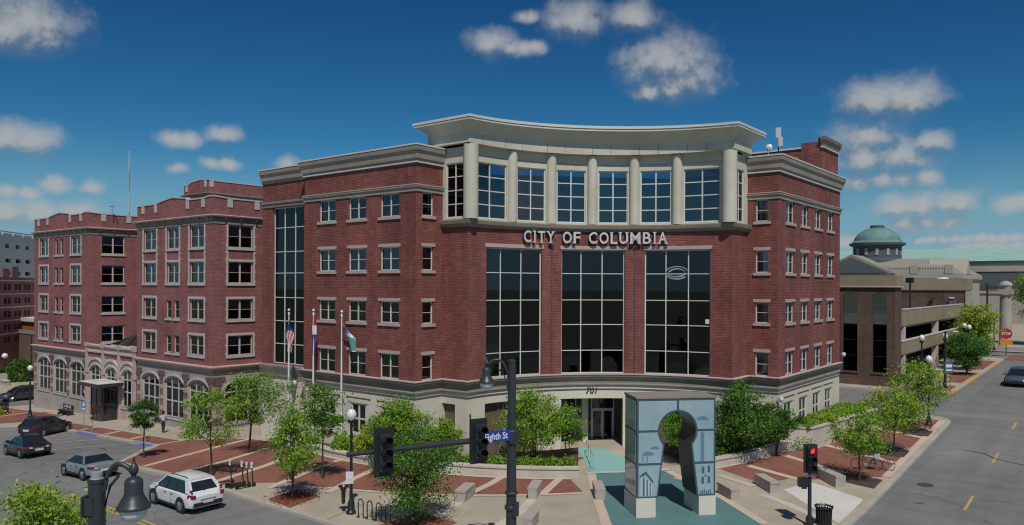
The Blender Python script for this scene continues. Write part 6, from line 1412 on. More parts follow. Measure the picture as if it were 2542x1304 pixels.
# x = forward, y = left, z = up ; mid stride
V = [(0, 0, .95), (0, 0, 1.12), (.01, 0, 1.32), (.015, 0, 1.44), (.03, 0, 1.52), (.05, 0, 1.60), (.055, 0, 1.69),
     (0, .09, .90), (.14, .09, .52), (.20, .09, .09), (.33, .10, .03), (0, -.09, .90), (-.05, -.09, .52), (-.26, -.09, .14), (-.16, -.1, .03),
     (.0, .17, 1.40), (-.06, .21, 1.14), (-.02, .22, .92), (.0, .22, .84), (.0, -.17, 1.40), (.06, -.21, 1.14), (.2, -.20, .98), (.26, -.2, .94)]
Ed = [(0, 1), (1, 2), (2, 3), (3, 4), (4, 5), (5, 6), (0, 7), (7, 8), (8, 9), (9, 10), (0, 11), (11, 12), (12, 13), (13, 14), (3, 15), (15, 16), (16, 17), (17, 18), (3, 19), (19, 20), (20, 21), (21, 22)]
Rd = [.12, .11, .13, .1, .055, .085, .09, .085, .06, .045, .035, .085, .06, .045, .035, .06, .045, .034, .03, .06, .045, .034, .03]
for hnd, dr in ((18, (.0, 0, -1)), (22, (.8, 0, -.6))):
    b = Vector(V[hnd]); d = Vector(dr)
    for k in range(5):
        off = Vector((-.03 + .015 * k, 0, 0)) if hnd == 18 else Vector((0, -.03 + .015 * k, 0)); ln = (.045, .07, .08, .075, .055)[k]
        V += [tuple(b + off + d * .03), tuple(b + off * 1.2 + d * (.03 + ln * .6)), tuple(b + off * 1.2 + d * (.03 + ln) + Vector((.012, 0, 0)))]; i = len(V) - 3; Ed += [(hnd, i), (i, i + 1), (i + 1, i + 2)]; Rd += [.011, .009, .008]
skin('body', V, Ed, Rd, 'skin', PE)
skin('top', [V[0], V[1], V[2], V[3], V[15], V[16], V[19], V[20]], [(0, 1), (1, 2), (2, 3), (3, 4), (4, 5), (3, 6), (6, 7)], [.15, .13, .15, .115, .08, .065, .08, .065], 'shirt', PE)
skin('trousers', [(0, 0, 1.0), V[0], V[7], V[8], V[9], V[11], V[12], V[13]], [(0, 1), (1, 2), (2, 3), (3, 4), (1, 5), (5, 6), (6, 7)], [.13, .135, .1, .075, .06, .1, .075, .06], 'trousers', PE)
skin('hair', [(.0, 0, 1.56), (.02, 0, 1.66), (.03, 0, 1.74), (-.03, 0, 1.70)], [(0, 1), (1, 2), (2, 3)], [.12, .135, .1, .11], 'hair', PE)
t = thing('shoulder_bag', 'dark bag hanging at the side of the walking person', 'bag', (px0, py0, pz0)); MB().prism([(-.1, .24), (.12, .24), (.12, .36), (-.1, .36)], .88, 1.14, 0, Wp).tube([tuple(Wp @ Vector((0, .27, 1.13))), tuple(Wp @ Vector((.02, .2, 1.46)))], .015, 4).build('bag', 'black_trim', t)
# ------------------------------------------------------------------ trees and planting
def leaf_mesh(name, centers, size, mats, tone, flat=.0, mi=None):
    n = len(centers); c = np.asarray(centers, float)
    nrm = rng.normal(size=(n, 3)); nrm[:, 2] += .6 + flat; nrm /= np.linalg.norm(nrm, axis=1)[:, None]
    a = rng.normal(size=(n, 3)); a -= (a * nrm).sum(1)[:, None] * nrm; a /= np.linalg.norm(a, axis=1)[:, None]; b = np.cross(nrm, a)
    s = size * rng.uniform(.6, 1.35, (n, 1))
    v = np.empty((n, 4, 3)); v[:, 0] = c - a * s; v[:, 1] = c + b * s * .5; v[:, 2] = c + a * s; v[:, 3] = c - b * s * .5
    me = bpy.data.meshes.new(name); me.vertices.add(4 * n); me.vertices.foreach_set('co', v.ravel()); me.loops.add(4 * n); me.loops.foreach_set('vertex_index', np.arange(4 * n, dtype=np.int32))
    me.polygons.add(n); me.polygons.foreach_set('loop_start', np.arange(0, 4 * n, 4, dtype=np.int32)); me.polygons.foreach_set('loop_total', np.full(n, 4, dtype=np.int32))
    for m in mats: me.materials.append(MATS[m])
    if mi is not None: me.polygons.foreach_set('material_index', np.asarray(mi, np.int32))
    at = me.attributes.new('tone', 'FLOAT', 'FACE'); at.data.foreach_set('value', np.clip(np.asarray(tone, float), 0, 1)); me.update(); me.validate(); return me
def tree(x, y, h, cz, rx, rz, label, leaf='leaf_green', n=3000, size=.12, clumps=40, lean=(0, 0), trunk=.09, low=None, group=None, name='street_tree', dens=.42, stems=1, twig=10, leaf2=None):
    z = gz(x, y); t = thing(name, label, 'tree', (x, y, z), 0, group); r_ = random.Random(int(abs(x * 31 + y * 17)))
    cc = Vector((x + lean[0], y + lean[1], z + cz))
    cl = []
    for k in range(clumps):
        while True:
            p = Vector((r_.uniform(-1, 1), r_.uniform(-1, 1), r_.uniform(-1, 1)))
            if .25 < p.length < 1: break
        f = .72 if p.z > .5 else 1                     # lumpy outline
        cl.append(Vector((cc.x + p.x * rx * f, cc.y + p.y * rx * f, cc.z + p.z * rz)))
    mb = MB(); base = Vector((x, y, z - .1))
    for s in range(stems):
        o = Vector((r_.uniform(-.12, .12), r_.uniform(-.12, .12), 0)) * (stems > 1)
        fork = Vector((x + lean[0] * .35 + o.x * 3, y + lean[1] * .35 + o.y * 3, z + max(.5, (cz - rz) * .95))); top = cc + Vector((o.x * 4, o.y * 4, rz * .55))
        mb.tube([base + o, base + o + Vector((0, 0, .15)), base.lerp(fork, .5) + Vector((r_.uniform(-.05, .05), r_.uniform(-.05, .05), 0)), fork, fork.lerp(top, .5) + Vector((r_.uniform(-.15, .15), r_.uniform(-.15, .15), 0)), top], [trunk * 1.25, trunk, trunk * .85, trunk * .75, trunk * .45, trunk * .12], 8)
        for k, c in enumerate(cl):
            if k % stems != s or k > twig * stems * 2: continue
            q = r_.uniform(.0, .75); a = fork.lerp(top, q); mb.tube([a, a.lerp(c, .5) + Vector((0, 0, -.08 + r_.uniform(0, .2))), c], [trunk * .34, trunk * .2, trunk * .07], 5, cap=False)
    mb.build('trunk', 'bark', t, smooth=True)
    cen = []; tone = []
    per = n // clumps
    for c in cl:
        rad = dens * r_.uniform(.6, 1.25) * (rx + rz) / 4.2; th = r_.random()
        g = rng.normal(size=(per, 3)) * np.array([rad, rad, rad * .55]); cen.append(g + np.array(c)); tone.append(np.clip(th * .6 + rng.random(per) * .5, 0, 1))
    cen = np.concatenate(cen); tone = np.concatenate(tone)
    mats = [leaf] + ([leaf2] if leaf2 else []); mi = (rng.random(len(cen)) < .3).astype(int) if leaf2 else None
    obj('crown', leaf_mesh('crown', cen, size, mats, tone, mi=mi), t); return t
G1 = 'young street trees in the brick paving on the left'; G2 = 'young street trees along the right pavement'
tree(-55.84, 27.1, 4, 3.2, .95, 1.1, 'smallest street tree, compact dark crown, beside the blue sign', 'leaf_dark', 4030, .078, 34, group=G1, trunk=.06)
tree(-45.4, 26.3, 6, 3.9, 1.85, 2.0, 'airy street tree behind the scooters with forked trunk', 'leaf_bright', 3571, .086, 40, group=G1, trunk=.08, leaf2='leaf_green', dens=.40)
tree(-50.6, 32.3, 6.4, 4.1, 2.6, 2.1, 'wide airy street tree in front of the large arched window', 'leaf_green', 5270, .086, 46, group=G1, trunk=.09, lean=(.4, .3), leaf2='leaf_bright', dens=.38)
tree(-36.75, 26.3, 5.4, 3.3, 1.4, 2.1, 'street tree standing in a square of red mulch by the kerb', 'leaf_bright', 4017, .086, 38, group=G1, trunk=.075, leaf2='leaf_green')
tree(-39.4, 30.4, 6.2, 4.2, 1.55, 2.0, 'street tree in front of the right flagpole', 'leaf_green', 4030, .086, 32, group=G1, trunk=.07, leaf2='leaf_dark')
tree(-28.2, 27.6, 5, 3.0, 1.95, 2.15, 'dense dark tree nearest the camera under the mast arm', 'leaf_dark', 10850, .078, 64, trunk=.10, leaf2='leaf_green')
tree(-12.72, 50.4, 5, 3.15, 1.55, 1.7, 'street tree beside the bicycles on the right pavement', 'leaf_bright', 4017, .086, 38, group=G2, trunk=.07, leaf2='leaf_green')
tree(-12.5, 58.6, 5, 3.0, 1.85, 1.6, 'street tree halfway along the right pavement', 'leaf_bright', 4687, .090, 40, group=G2, trunk=.07, leaf2='leaf_yellow')
tree(-12.3, 65.8, 5.5, 3.55, 1.85, 1.9, 'street tree next to the globe lamp on the right pavement', 'leaf_green', 4687, .090, 40, group=G2, trunk=.07, leaf2='leaf_yellow')
tree(-14.2, 102.5, 5, 2.9, 1.75, 2.5, 'dark dense street tree in front of the brown garage', 'leaf_dark', 6975, .117, 44, trunk=.12)
tree(-14.6, 113, 9, 5.4, 2.2, 3.0, 'yellow green street tree at the far end of the garage', 'leaf_yellow', 7750, .133, 48, trunk=.14, leaf2='leaf_bright')
tree(-15.0, 108, 6, 3.0, 1.9, 2.0, 'green street tree between the dark and the yellow green ones', 'leaf_green', 5580, .125, 36, trunk=.12)
tree(-16.5, 124, 6, 3.2, 1.8, 2.0, 'far street tree at the end of the block', 'leaf_green', 4030, .140, 30, trunk=.12)
tree(-9.6, 155, 14, 8.6, 4.4, 5.2, 'large tree cut by the right edge of the picture behind the column', 'leaf_bright', 12400, .187, 70, trunk=.3, leaf2='leaf_green')
tree(-30, 137, 5, 3.2, 2.2, 2.0, 'low tree in the courthouse square left of the column', 'leaf_dark', 4030, .156, 30, trunk=.12)
# ornamental trees in the planters
tree(-38.3, 36.0, 5, 2.75, 2.0, 1.8, 'bushy ornamental tree against the stone wall left of the mast arm', 'leaf_bright', 10540, .094, 58, trunk=.07, stems=3, leaf2='leaf_green', name='ornamental_tree')
tree(-35.6, 37.4, 4, 2.2, 1.1, 1.4, 'small ornamental tree in front of the brown wall panel', 'leaf_bright', 4650, .086, 30, trunk=.05, stems=2, name='ornamental_tree')
tree(-31.2, 41.6, 5.4, 3.1, 2.55, 1.95, 'broad ornamental tree left of the entrance behind the signal pole', 'leaf_bright', 9597, .090, 70, trunk=.07, stems=3, leaf2='leaf_green', name='ornamental_tree')
tree(-30.0, 44.0, 4, 2.6, 1.3, 1.3, 'slender ornamental tree in front of the entrance doors', 'leaf_green', 3410, .078, 26, trunk=.04, stems=2, name='ornamental_tree')
tree(-23.6, 48.6, 4.4, 2.5, 1.7, 1.7, 'dense tree seen through the keyhole of the arch', 'leaf_green', 12400, .094, 60, trunk=.07, stems=2, leaf2='leaf_dark', name='ornamental_tree')
tree(-20.5, 51.4, 5.4, 3.0, 2.1, 2.2, 'dense dark green ornamental tree right of the arch', 'leaf_dark', 13330, .090, 66, trunk=.08, stems=3, leaf2='leaf_green', name='ornamental_tree')
tree(-19.0, 53.6, 3.6, 2.2, 1.2, 1.2, 'lower dark ornamental tree beside the right stone corner', 'leaf_dark', 4650, .090, 30, trunk=.06, stems=2, name='ornamental_tree')
tree(-22.5, 8.2, 7, 5.5, 1.35, 1.3, 'leafy tree top at the bottom left corner of the picture', 'leaf_bright', 6510, .062, 44, trunk=.1, leaf2='leaf_yellow', dens=.5)
def bush(x, y, z, rx, ry, rz_, label, leaf, n, size=.1, name='shrub', ball=False, group=None, leaf2=None, rot=0):
    t = thing(name, label, 'shrub', (x, y, z), 0, group)
    p = rng.normal(size=(n, 3)); p /= np.linalg.norm(p, axis=1)[:, None]; p *= rng.uniform(.78 if ball else .3, 1.02, (n, 1)) * (1 if ball else (1 + .22 * np.sin(p[:, :1] * 7 + x) * np.cos(p[:, 1:2] * 6)))
    p[:, 2] = np.abs(p[:, 2]); c = p * np.array([rx, ry, rz_]); ca, sa = math.cos(rot), math.sin(rot); c = np.stack([c[:, 0] * ca - c[:, 1] * sa, c[:, 0] * sa + c[:, 1] * ca, c[:, 2]], 1) + np.array([x, y, z])
    mb = MB()
    for k in range(5): a = k * 1.257; mb.tube([(x, y, z - .05), (x + rx * .4 * math.cos(a), y + ry * .4 * math.sin(a), z + rz_ * .6)], [.03, .01], 4)
    mb.build('stems', 'bark', t)
    mi = (rng.random(n) < .3).astype(int) if leaf2 else None
    obj('foliage', leaf_mesh('foliage', c, size, [leaf] + ([leaf2] if leaf2 else []), rng.random(n), mi=mi), t); return t
bush(-41.7, 35.7, -.8, 1.1, .9, 1.7, 'yellow green shrub left of the signal head', 'leaf_yellow', 2400, .1, leaf2='leaf_bright')
bush(-44.0, 35.6, -.8, .9, .8, 1.2, 'green shrub at the foot of the right flagpole', 'leaf_bright', 1600, .1)
bush(-47.6, 35.5, -.9, 1.3, .7, .9, 'low shrub at the foot of the middle flagpole', 'leaf_green', 1600, .1, leaf2='leaf_bright')
bush(-51.4, 36.2, -1.1, 1.2, .7, .8, 'low shrub at the foot of the left flagpole', 'leaf_green', 1400, .1)
# clipped hedges: rows of separate shrubs inside the planter walls
k = 0
for a in np.arange(287, 310.5, 2.3):
    x, y = ring(a, RP - 1.25); k += 1
    ordn = ['first', 'second', 'third', 'fourth', 'fifth', 'sixth', 'seventh', 'eighth', 'ninth', 'tenth', 'eleventh'][k - 1]
    bush(x, y, gz(x, y) + .46, .75, .6, .62, f'low hedge shrub, {ordn} from the left inside the planter left of the teal walk', 'leaf_green' if k % 2 else 'leaf_bright', 1100, .085, 'hedge_shrub', group='hedge left of the teal walk', leaf2='leaf_yellow' if k % 2 else 'leaf_green')
k = 0
for a in np.arange(331.5, 350, 2.4):
    x, y = ring(a, RP - .95); k += 1
    ordn = ['first', 'second', 'third', 'fourth', 'fifth', 'sixth', 'seventh', 'eighth'][k - 1]
    bush(x, y, gz(x, y) + .46, .75, .6, .6, f'low hedge shrub, {ordn} from the left inside the planter right of the arch', 'leaf_green' if k % 2 else 'leaf_dark', 1000, .085, 'hedge_shrub', group='hedge right of the arch', leaf2='leaf_yellow')
for k, (x, y, rx, h, leaf, lab) in enumerate(((-17.3, 60.0, .9, .8, 'leaf_yellow', 'low shrub at the near end of the raised grass bed'), (-18.6, 57.3, .6, .8, 'leaf_dark', 'small dark shrub at the wall corner of the raised bed'))): bush(x, y, .78, rx, rx, h, lab, leaf, 900, .1)
# grass on the raised bed and ground cover with pale flowers
n = 9000; u = rng.random(n); w = rng.random(n)
gx = -19.2 + w * (1.6 + u * 1.2); gy = 56.3 + u * 14; o = obj('bed_grass', leaf_mesh('bed_grass', np.stack([gx, gy, .84 + rng.random(n) * .24], 1), .13, ['leaf_grass', 'leaf_yellow'], rng.random(n), mi=(rng.random(n) < .2).astype(int))); tag(o, 'green grass and low plants covering the raised bed', 'grass', kind='stuff')
def cover(name, lab, pts, spread, n, mats, size, zz=.3, share=.3):
    c = []
    for k in range(n):
        p = random.choice(pts); x, y = p[0] + random.gauss(0, spread), p[1] + random.gauss(0, spread); c.append((x, y, gz(x, y) + random.random() ** 2 * zz + .05))
    tag(obj(name, leaf_mesh(name, c, size, mats, rng.random(n), mi=(rng.random(n) < share).astype(int))), lab, 'flowers' if 'petal' in mats[1] else 'ground cover', kind='stuff')
cover('white_flowers', 'white flowering ground cover behind the right street trees', [(-16.2, 66.8), (-15.4, 69.2), (-14.4, 71), (-16, 63.2)], .6, 2600, ['leaf_bright', 'petal_white'], .09, .5, .45)
cover('white_flowers', 'white flowers and grasses in front of the brown garage', [(-16.6, 87), (-16.3, 89.5), (-16.2, 92), (-16.6, 95)], .7, 4000, ['leaf_yellow', 'petal_white'], .13, 1.0, .4)
cover('red_shrub_cover', 'reddish low plants by the driveway edge behind the raised bed', [(-17.5, 71.8), (-16, 72)], .5, 900, ['leaf_yellow', 'petal_red'], .1, .7, .4)
cover('white_flowers', 'pale flowers at the stone corner of the raised bed', [(-18.2, 56.0), (-17.6, 56.4)], .3, 500, ['leaf_bright', 'petal_white'], .08, .9, .5)
cover('yellow_flowers', 'yellow flowers in the kerb island at the far left', [(-98.6, 31), (-97.6, 30.6)], .5, 1400, ['leaf_bright', 'petal_yellow'], .11, .9, .6)
cover('mulch', 'loose red mulch round the tree by the kerb', [(-37.6, 26.3), (-36.6, 26.2), (-37.4, 27.2), (-36.8, 27)], .5, 900, ['petal_red', 'petal_red'], .05, .05, .5)
# ------------------------------------------------------------------ brown parking garage on the right
Gg = thing('parking_garage', 'brown brick parking garage with tan concrete decks and tall dark windows', 'building', (-24, 100, .8))
def gb(x0, x1, y0, y1, z0, z1, mat, nm): return MB().box(x0, x1, y0, y1, z0, z1).build(nm, mat, Gg)
pos, nr, Ln, ang = straight((-30, 86), (-18.3, 86)); gl = [(30 - 23.45, 30 - 21.95), (30 - 20.5, 30 - 19.1)]
wall(pos, nr, 0, Ln, -.5, 11.1, [(a, b, 2.2, 10.55) for a, b in gl], .3).build('wall', 'brick_brown', Gg)
for a, b in gl:
    x, y = pos(a); w = b - a; f = window(Gg, x, y, 2.2, ang, w, 8.35, 1, 5, 'glass_big', frame='bronze', fw=.05, mw=.05, rec=.2, sill=.15, stone='brick_brown')
    mb = MB()
    for k in range(8):
        q0, q1 = w * k / 8, w * (k + 1) / 8; z0 = 8.35 - .35 + .35 * math.sin(math.pi * k / 8); z1 = 8.35 - .35 + .35 * math.sin(math.pi * (k + 1) / 8); mb.face([(q0, .0, z0), (q1, .0, z1), (q1, .0, 8.36), (q0, .0, 8.36)]); mb.face([(q0, .0, z0), (q0, .2, z0), (q1, .2, z1), (q1, .0, z1)])
    mb.build('arch_head', 'brick_brown', f, TR(x, y, 2.2, ang))
pos, nr, Ln, ang = straight((-18.3, 86), (-18.3, 88.7)); wall(pos, nr, 0, Ln, -.5, 11.1, []).build('wall', 'brick_brown', Gg)
sweep([(-30, 86), (-18.3, 86), (-18.3, 88.8)], [(-.3, 11.1), (.16, 11.1), (.16, 12.3), (-.3, 12.3)], True).build('parapet', 'tan_panel', Gg); sweep([(-30, 86), (-18.3, 86), (-18.3, 88.8)], [(.155, 11.06), (.22, 11.06), (.22, 11.16), (.155, 11.18)], True).build('drip', 'stone_pink', Gg)
gb(-30, -18.4, 86.2, 88.6, 12.0, 12.1, 'roof_flat', 'roof')
for z0, z1 in ((7.0, 8.66), (3.95, 5.3)): gb(-18.6, -18.22, 88.9, 128.6, z0, z1, 'tan_panel', 'deck_parapet'); gb(-18.64, -18.18, 88.85, 128.65, z1, z1 + .12, 'concrete_pale', 'parapet_cap')
for z in (7.0, 3.95, .75): gb(-40, -18.65, 88.8, 128.6, z - .3, z, 'concrete', 'deck')
for y in (90.4, 109, 127.4): gb(-18.9, -18.3, y - .5, y + .5, 0, 6.99, 'concrete_pale', 'pillar')
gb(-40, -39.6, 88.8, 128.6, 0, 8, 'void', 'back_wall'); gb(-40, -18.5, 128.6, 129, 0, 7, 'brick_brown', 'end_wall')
# far stair tower of the garage
gb(-27.6, -18.2, 129.1, 135, 0, 10.7, 'brick_brown', 'tower'); gb(-27.8, -18.0, 128.9, 135.2, 10.7, 12.4, 'tan_panel', 'tower_parapet'); gb(-20.2, -19.2, 128.85, 129.05, 7.1, 9.4, 'interior', 'tower_door'); gb(-20.1, -19.5, 128.7, 128.95, 9.5, 9.7, 'white_gloss', 'tower_light')
gb(-22.6, -22.1, 128.6, 128.9, 9.2, 9.6, 'bronze', 'floodlight'); gb(-18.1, -17.95, 129, 135, -.2, 10.6, 'court_stone', 'tower_edge')
for k, (x, y, lab) in enumerate(((-26, 87.4, 'white roof vent on the near garage tower'), (-21.5, 132, 'white roof vent on the far garage tower'))):
    t = thing('roof_vent', lab, 'vent', (x, y, 12.2)); MB().lathe([(.8, 0), (.9, .25), (.7, .5), (.2, .6)], (x, y, 12.1), 14).build('hood', 'white_gloss', t, smooth=40)
lp = thing('garage_lamp', 'dark floodlight post on the garage roof deck', 'lamp', (-20, 100, 8)); MB().tube([(-19.3, 98, 7), (-19.3, 98, 11.9)], .1, 8).build('post', 'black_metal', lp); MB().box(-19.7, -18.9, 97.6, 98.2, 11.6, 12.2).build('head', 'black_metal', lp)
o = copy_tree(bpy.data.objects['car']) ; place_car(o, (-20.5, 105.5), R(-90), 'silver car on the garage roof deck', 1.0); o.matrix_basis = TR(-20.6, 108, 7.0, R(-90))
# banner post, mirror sign and tall lamp on the right pavement
t = thing('dark_pole', 'tall plain black pole at the far right pavement', 'pole', (-15.6, 139.5, 1.3)); MB().lathe([(.22, 0), (.2, .6), (.15, .8), (.12, 10.4), (.02, 10.5)], (-15.6, 131, 1.3), 10).build('pole', 'black_metal', t); MB().lathe([(.3, 0), (.3, .3), (.2, .4)], (-15.6, 131, 1.3), 10).build('base', 'black_metal', t)
x, y = -13.9, 86.8; z = gz(x, y); t = thing('parking_entry_sign', 'dark post with blue parking board by the garage driveway', 'sign', (x, y, z)); Wm = TR(x, y, z, YAW); MB().tube([(0, 0, 0), (0, 0, 5.9)], .1, 8).build('post', 'black_metal', t, Wm); MB().box(-.1, .7, -.1, .1, 1.7, 2.9).build('board', 'etch_dark', t, Wm); MB().box(0, .6, -.12, -.105, 2.3, 2.6).box(0, .6, -.12, -.105, 1.95, 2.1).build('print', 'sign_white', t, Wm)
MB().tube([(0, 0, 5.7), (.7, 0, 5.85)], .06, 6).build('arm', 'black_metal', t, Wm); MB().lathe([(.1, 0), (.3, .05), (.34, .12), (.1, .2)], (1.0, 0, 5.75), 10).build('lamp', 'globe', t, Wm)
x, y = -13.3, 131.5; z = gz(x, y); t = thing('stop_sign', 'red stop sign above an orange panel at the end of the right street', 'sign', (x, y, z)); Wm = TR(x, y, z, R(20)); MB().tube([(0, 0, 0), (0, 0, 2.6)], .06, 6).build('post', 'black_metal', t, Wm)
MB().lathe([(.8, -.04), (.8, 0)], (0, -.08, 3.2), 8, axis='y').build('plate', 'red_sign', t, Wm); MB().prism([(-.8, -.1), (.8, -.1), (.8, -.06), (-.8, -.06)], 1.6, 2.35).build('panel', 'orange_sign', t, Wm)
me = text_mesh('STOP', .5, .004, 'lettering', offset=.01); me.materials.append(MATS['sign_white']); obj('lettering', me, t, Wm @ Matrix.Translation((0, -.14, 3.03)))
# ------------------------------------------------------------------ the freestanding column and courthouse
x, y = -14.6, 143.5; z = 1.4; t = thing('stone_column', 'tall freestanding pale stone column with cap at the end of the right street', 'column', (x, y, z)); MB().lathe([(1.25, 0), (1.25, .3), (1.0, .5), (.9, .7), (.88, 3), (.78, 8.6), (.78, 8.7)], (x, y, z), 20).build('shaft', 'court_stone', t, smooth=40)
MB().prism([(x - .95, y - .95), (x + .95, y - .95), (x + .95, y + .95), (x - .95, y + .95)], z + 8.7, z + 9.5).lathe([(.8, 8.3), (1.05, 8.6), (1.05, 8.7)], (x, y, z), 20).build('capital', 'court_stone', t); MB().lathe([(.75, 9.5), (.9, 10.0), (1.0, 10.1), (.8, 10.5), (.2, 10.8)], (x, y, z), 16).build('finial', 'court_stone', t)
MB().box(x - 6, x + 14, y - 3.2, y - 2.8, z - .5, z + .6).build('plinth_wall', 'court_stone', t)
CH = thing('courthouse', 'grey stone courthouse with pediment, balustrade and green copper dome', 'building', (-40, 205, 2))
def cb(x0, x1, y0, y1, z0, z1, mat, nm): return MB().box(x0, x1, y0, y1, z0, z1).build(nm, mat, CH)
cb(-66, -28.6, 196, 226, 0, 13.2, 'court_stone', 'wall'); cb(-66.5, -28.1, 195.5, 226.5, 13.2, 14.3, 'court_stone', 'cornice')
MB().prism([(-60.8, 0), (-41.6, 0), (-51.2, 4.6)], 0, 30, 0, Matrix.Translation((0, 195, 14.4)) @ Matrix.Rotation(R(90), 4, 'X') @ Matrix.Diagonal((1, 1, -1, 1))).build('pediment_roof', 'court_roof', CH)
MB().prism([(-59.4, 0), (-43.0, 0), (-51.2, 3.8)], 0, .4, 0, Matrix.Translation((0, 194.9, 14.55)) @ Matrix.Rotation(R(90), 4, 'X')).build('tympanum', 'court_dark', CH)
MB().face
mb = MB(); mb.face([(-66.5, 196, 14.3), (-28.2, 196, 14.3), (-34, 208, 18.2), (-60, 208, 18.2)]); mb.face([(-28.2, 196, 14.3), (-28.2, 226, 14.3), (-34, 216, 18.2), (-34, 208, 18.2)]); mb.face([(-60, 208, 18.2), (-34, 208, 18.2), (-34, 216, 18.2), (-60, 216, 18.2)]); mb.build('roof', 'court_roof', CH)
bal = cb(-45, -30, 195.6, 196.1, 14.3, 14.6, 'court_stone', 'balustrade'); 
for k in range(26): MB().box(-44.6 + .56 * k, -44.3 + .56 * k, 195.7, 196, 14.6, 15.6).build('baluster', 'court_stone', bal)
MB().box(-45, -30, 195.6, 196.1, 15.6, 15.85).build('rail', 'court_stone', bal)
for x in (-44.6, -38.5, -31.5): MB().box(x, x + 1.6, 195.4, 196.3, 14.3, 16.2).build('pedestal', 'court_stone', bal)
MB().prism([(0, 0), (6.4, 0), (3.2, 3.6)], 0, 8, 0, Matrix.Translation((-36, 201, 14.3)) @ Matrix.Rotation(R(90), 4, 'Z') @ Matrix.Rotation(R(90), 4, 'X')).build('east_gable', 'court_stone', CH)
for x in (-44.5, -40.5, -36.5, -32.5):
    for z in (3, 8): window(CH, x, 196, z, 0, 1.5, 2.6, 2, 2, 'glass_big', frame='court_stone', rec=.1)
dr = MB().lathe([(6.2, 17.5), (6.2, 18.2), (5.6, 18.4), (5.6, 21.4), (6.5, 21.8), (6.6, 22.3), (5.9, 22.4)], (-49.2, 211, 0), 28).build('drum', 'court_dark', CH, smooth=30)
for k in range(14): a = k * 2 * math.pi / 14; MB().box(-.35, .35, -.1, .1, 19.2, 20.9, 0, TR(-49.2 + 5.62 * math.cos(a), 211 + 5.62 * math.sin(a), 0, a + R(90))).build('drum_window', 'court_stone', dr)
MB().lathe([(5.95, 22.35), (5.8, 22.9)] + [(5.55 * math.cos(t), 22.5 + 3.9 * math.sin(t)) for t in np.linspace(.02, 1.28, 12)], (-49.2, 211, 0), 28).build('dome', 'copper', CH, smooth=True); MB().lathe([(1.6, 26.2), (1.7, 26.3), (1.7, 26.8), (1.5, 26.9), (.1, 26.95)], (-49.2, 211, 0), 16).build('dome_cap', 'court_dark', CH)
LB = thing('green_roof_hall', 'long pale hall with green metal roof behind the courthouse', 'building', (0, 240, 2))
def lb(x0, x1, y0, y1, z0, z1, mat, nm): return MB().box(x0, x1, y0, y1, z0, z1).build(nm, mat, LB)
lb(-75, 30, 236, 260, 0, 11.6, 'court_stone', 'wall'); lb(-75, 30, 235.4, 260, 11.6, 15.4, 'court_dark', 'grey_storey'); lb(-75, 30, 235.2, 260, 15.4, 17.6, 'court_stone', 'window_storey'); lb(-75, 30, 234.9, 260, 17.6, 18.2, 'copper', 'eave')
mb = MB(); mb.face([(-76, 234.6, 18.2), (31, 234.6, 18.2), (31, 250, 22.4), (-76, 250, 22.4)]); mb.build('roof', 'copper_pale', LB)
for x in range(-34, 26, 12): window(LB, x, 235.2, 15.7, 0, 8, 1.6, 8, 1, 'glass_big', frame='court_dark', rec=.05)
for x in range(-34, 26, 6): window(LB, x, 236, 4, 0, 1.8, 3.4, 2, 2, 'glass_big', frame='court_stone', rec=.05); lb(x - .4, x + 2.2, 235.9, 236, 10.4, 11.2, 'court_stone', 'panel')
sweep([(-75, 236), (30, 236)], [(0, 9.6), (.3, 9.7), (.3, 9.95), (0, 10)], True).build('string_course', 'court_stone', LB)
# ------------------------------------------------------------------ far left
p0, p1 = Vector((-148.8, 47.6)), Vector((-158, 56.2)); dd = (p1 - p0).normalized(); a = p0 - dd * 10; b = p0 + dd * 26
FG = thing('terraced_garage', 'distant pale concrete and red brick parking block with small square openings', 'building', (-152, 50, -4)); pos, nr, Ln, ang = straight(a, b)
RFZ = 11.4; ops = []
for zt in (10.0, 7.6, 5.3, 3.0, .9):
    u = .7
    while u < Ln - 1.5: ops += [(u, u + .95, zt, zt + 1.0), (u + 1.3, u + 2.25, zt, zt + 1.0)]; u += 3.6
wall(pos, nr, 0, Ln, -6, 12.2, ops, .5).build('brick_wall', 'brick_old', FG)
for zt in (11.6, 9.3, 7.0, 4.7, 2.4): 
    MB().box(0, Ln, -.06, .02, zt - .1, zt + .08).build('string_course', 'trim_old', FG, TR(a.x, a.y, 0, ang))
ops = []; u = 1.0
while u < Ln - 2: ops += [(u, u + 1.5, 17.2, 17.9), (u + .1, u + 2.0, 14.7, 15.4), (u, u + 1.9, 12.5, 13.2)]; u += 3.6
wall(pos, nr, 0, Ln, 12.2, 19.4, ops, .5).build('upper_wall', 'garage_white', FG)
for k in range(8): 
    MB().box(3.6 * k + .3, 3.6 * k + 3.3, -.02, .3, 19.4, 19.75 + .0 * k).build('parapet_step', 'garage_white', FG, TR(a.x, a.y, 0, ang)); MB().box(3.6 * k + .2, 3.6 * k + 3.6, .0, .06, 19.9, 20.1).build('rail', 'galv', FG, TR(a.x, a.y, 0, ang))
for u, z in ((6.8, 13.8), (10.8, 13.6), (14, 14.0)): MB().box(u, u + 2.2, -.12, .0, 12.2, z).build('brick_step', 'brick_old', FG, TR(a.x, a.y, 0, ang))
mb = MB(); bk = Vector((-dd.y, dd.x)) * 20
mb.face([(*a, 19.4), (*b, 19.4), (*(b + bk), 19.4), (*(a + bk), 19.4)]); mb.build('roof', 'roof_flat', FG)
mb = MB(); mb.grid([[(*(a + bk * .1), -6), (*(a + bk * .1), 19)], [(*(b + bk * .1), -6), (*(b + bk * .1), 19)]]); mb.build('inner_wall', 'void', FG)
SH = thing('brown_shop', 'low brown shop with orange band and white roof edge at the far left', 'building', (-145, 52, -4))
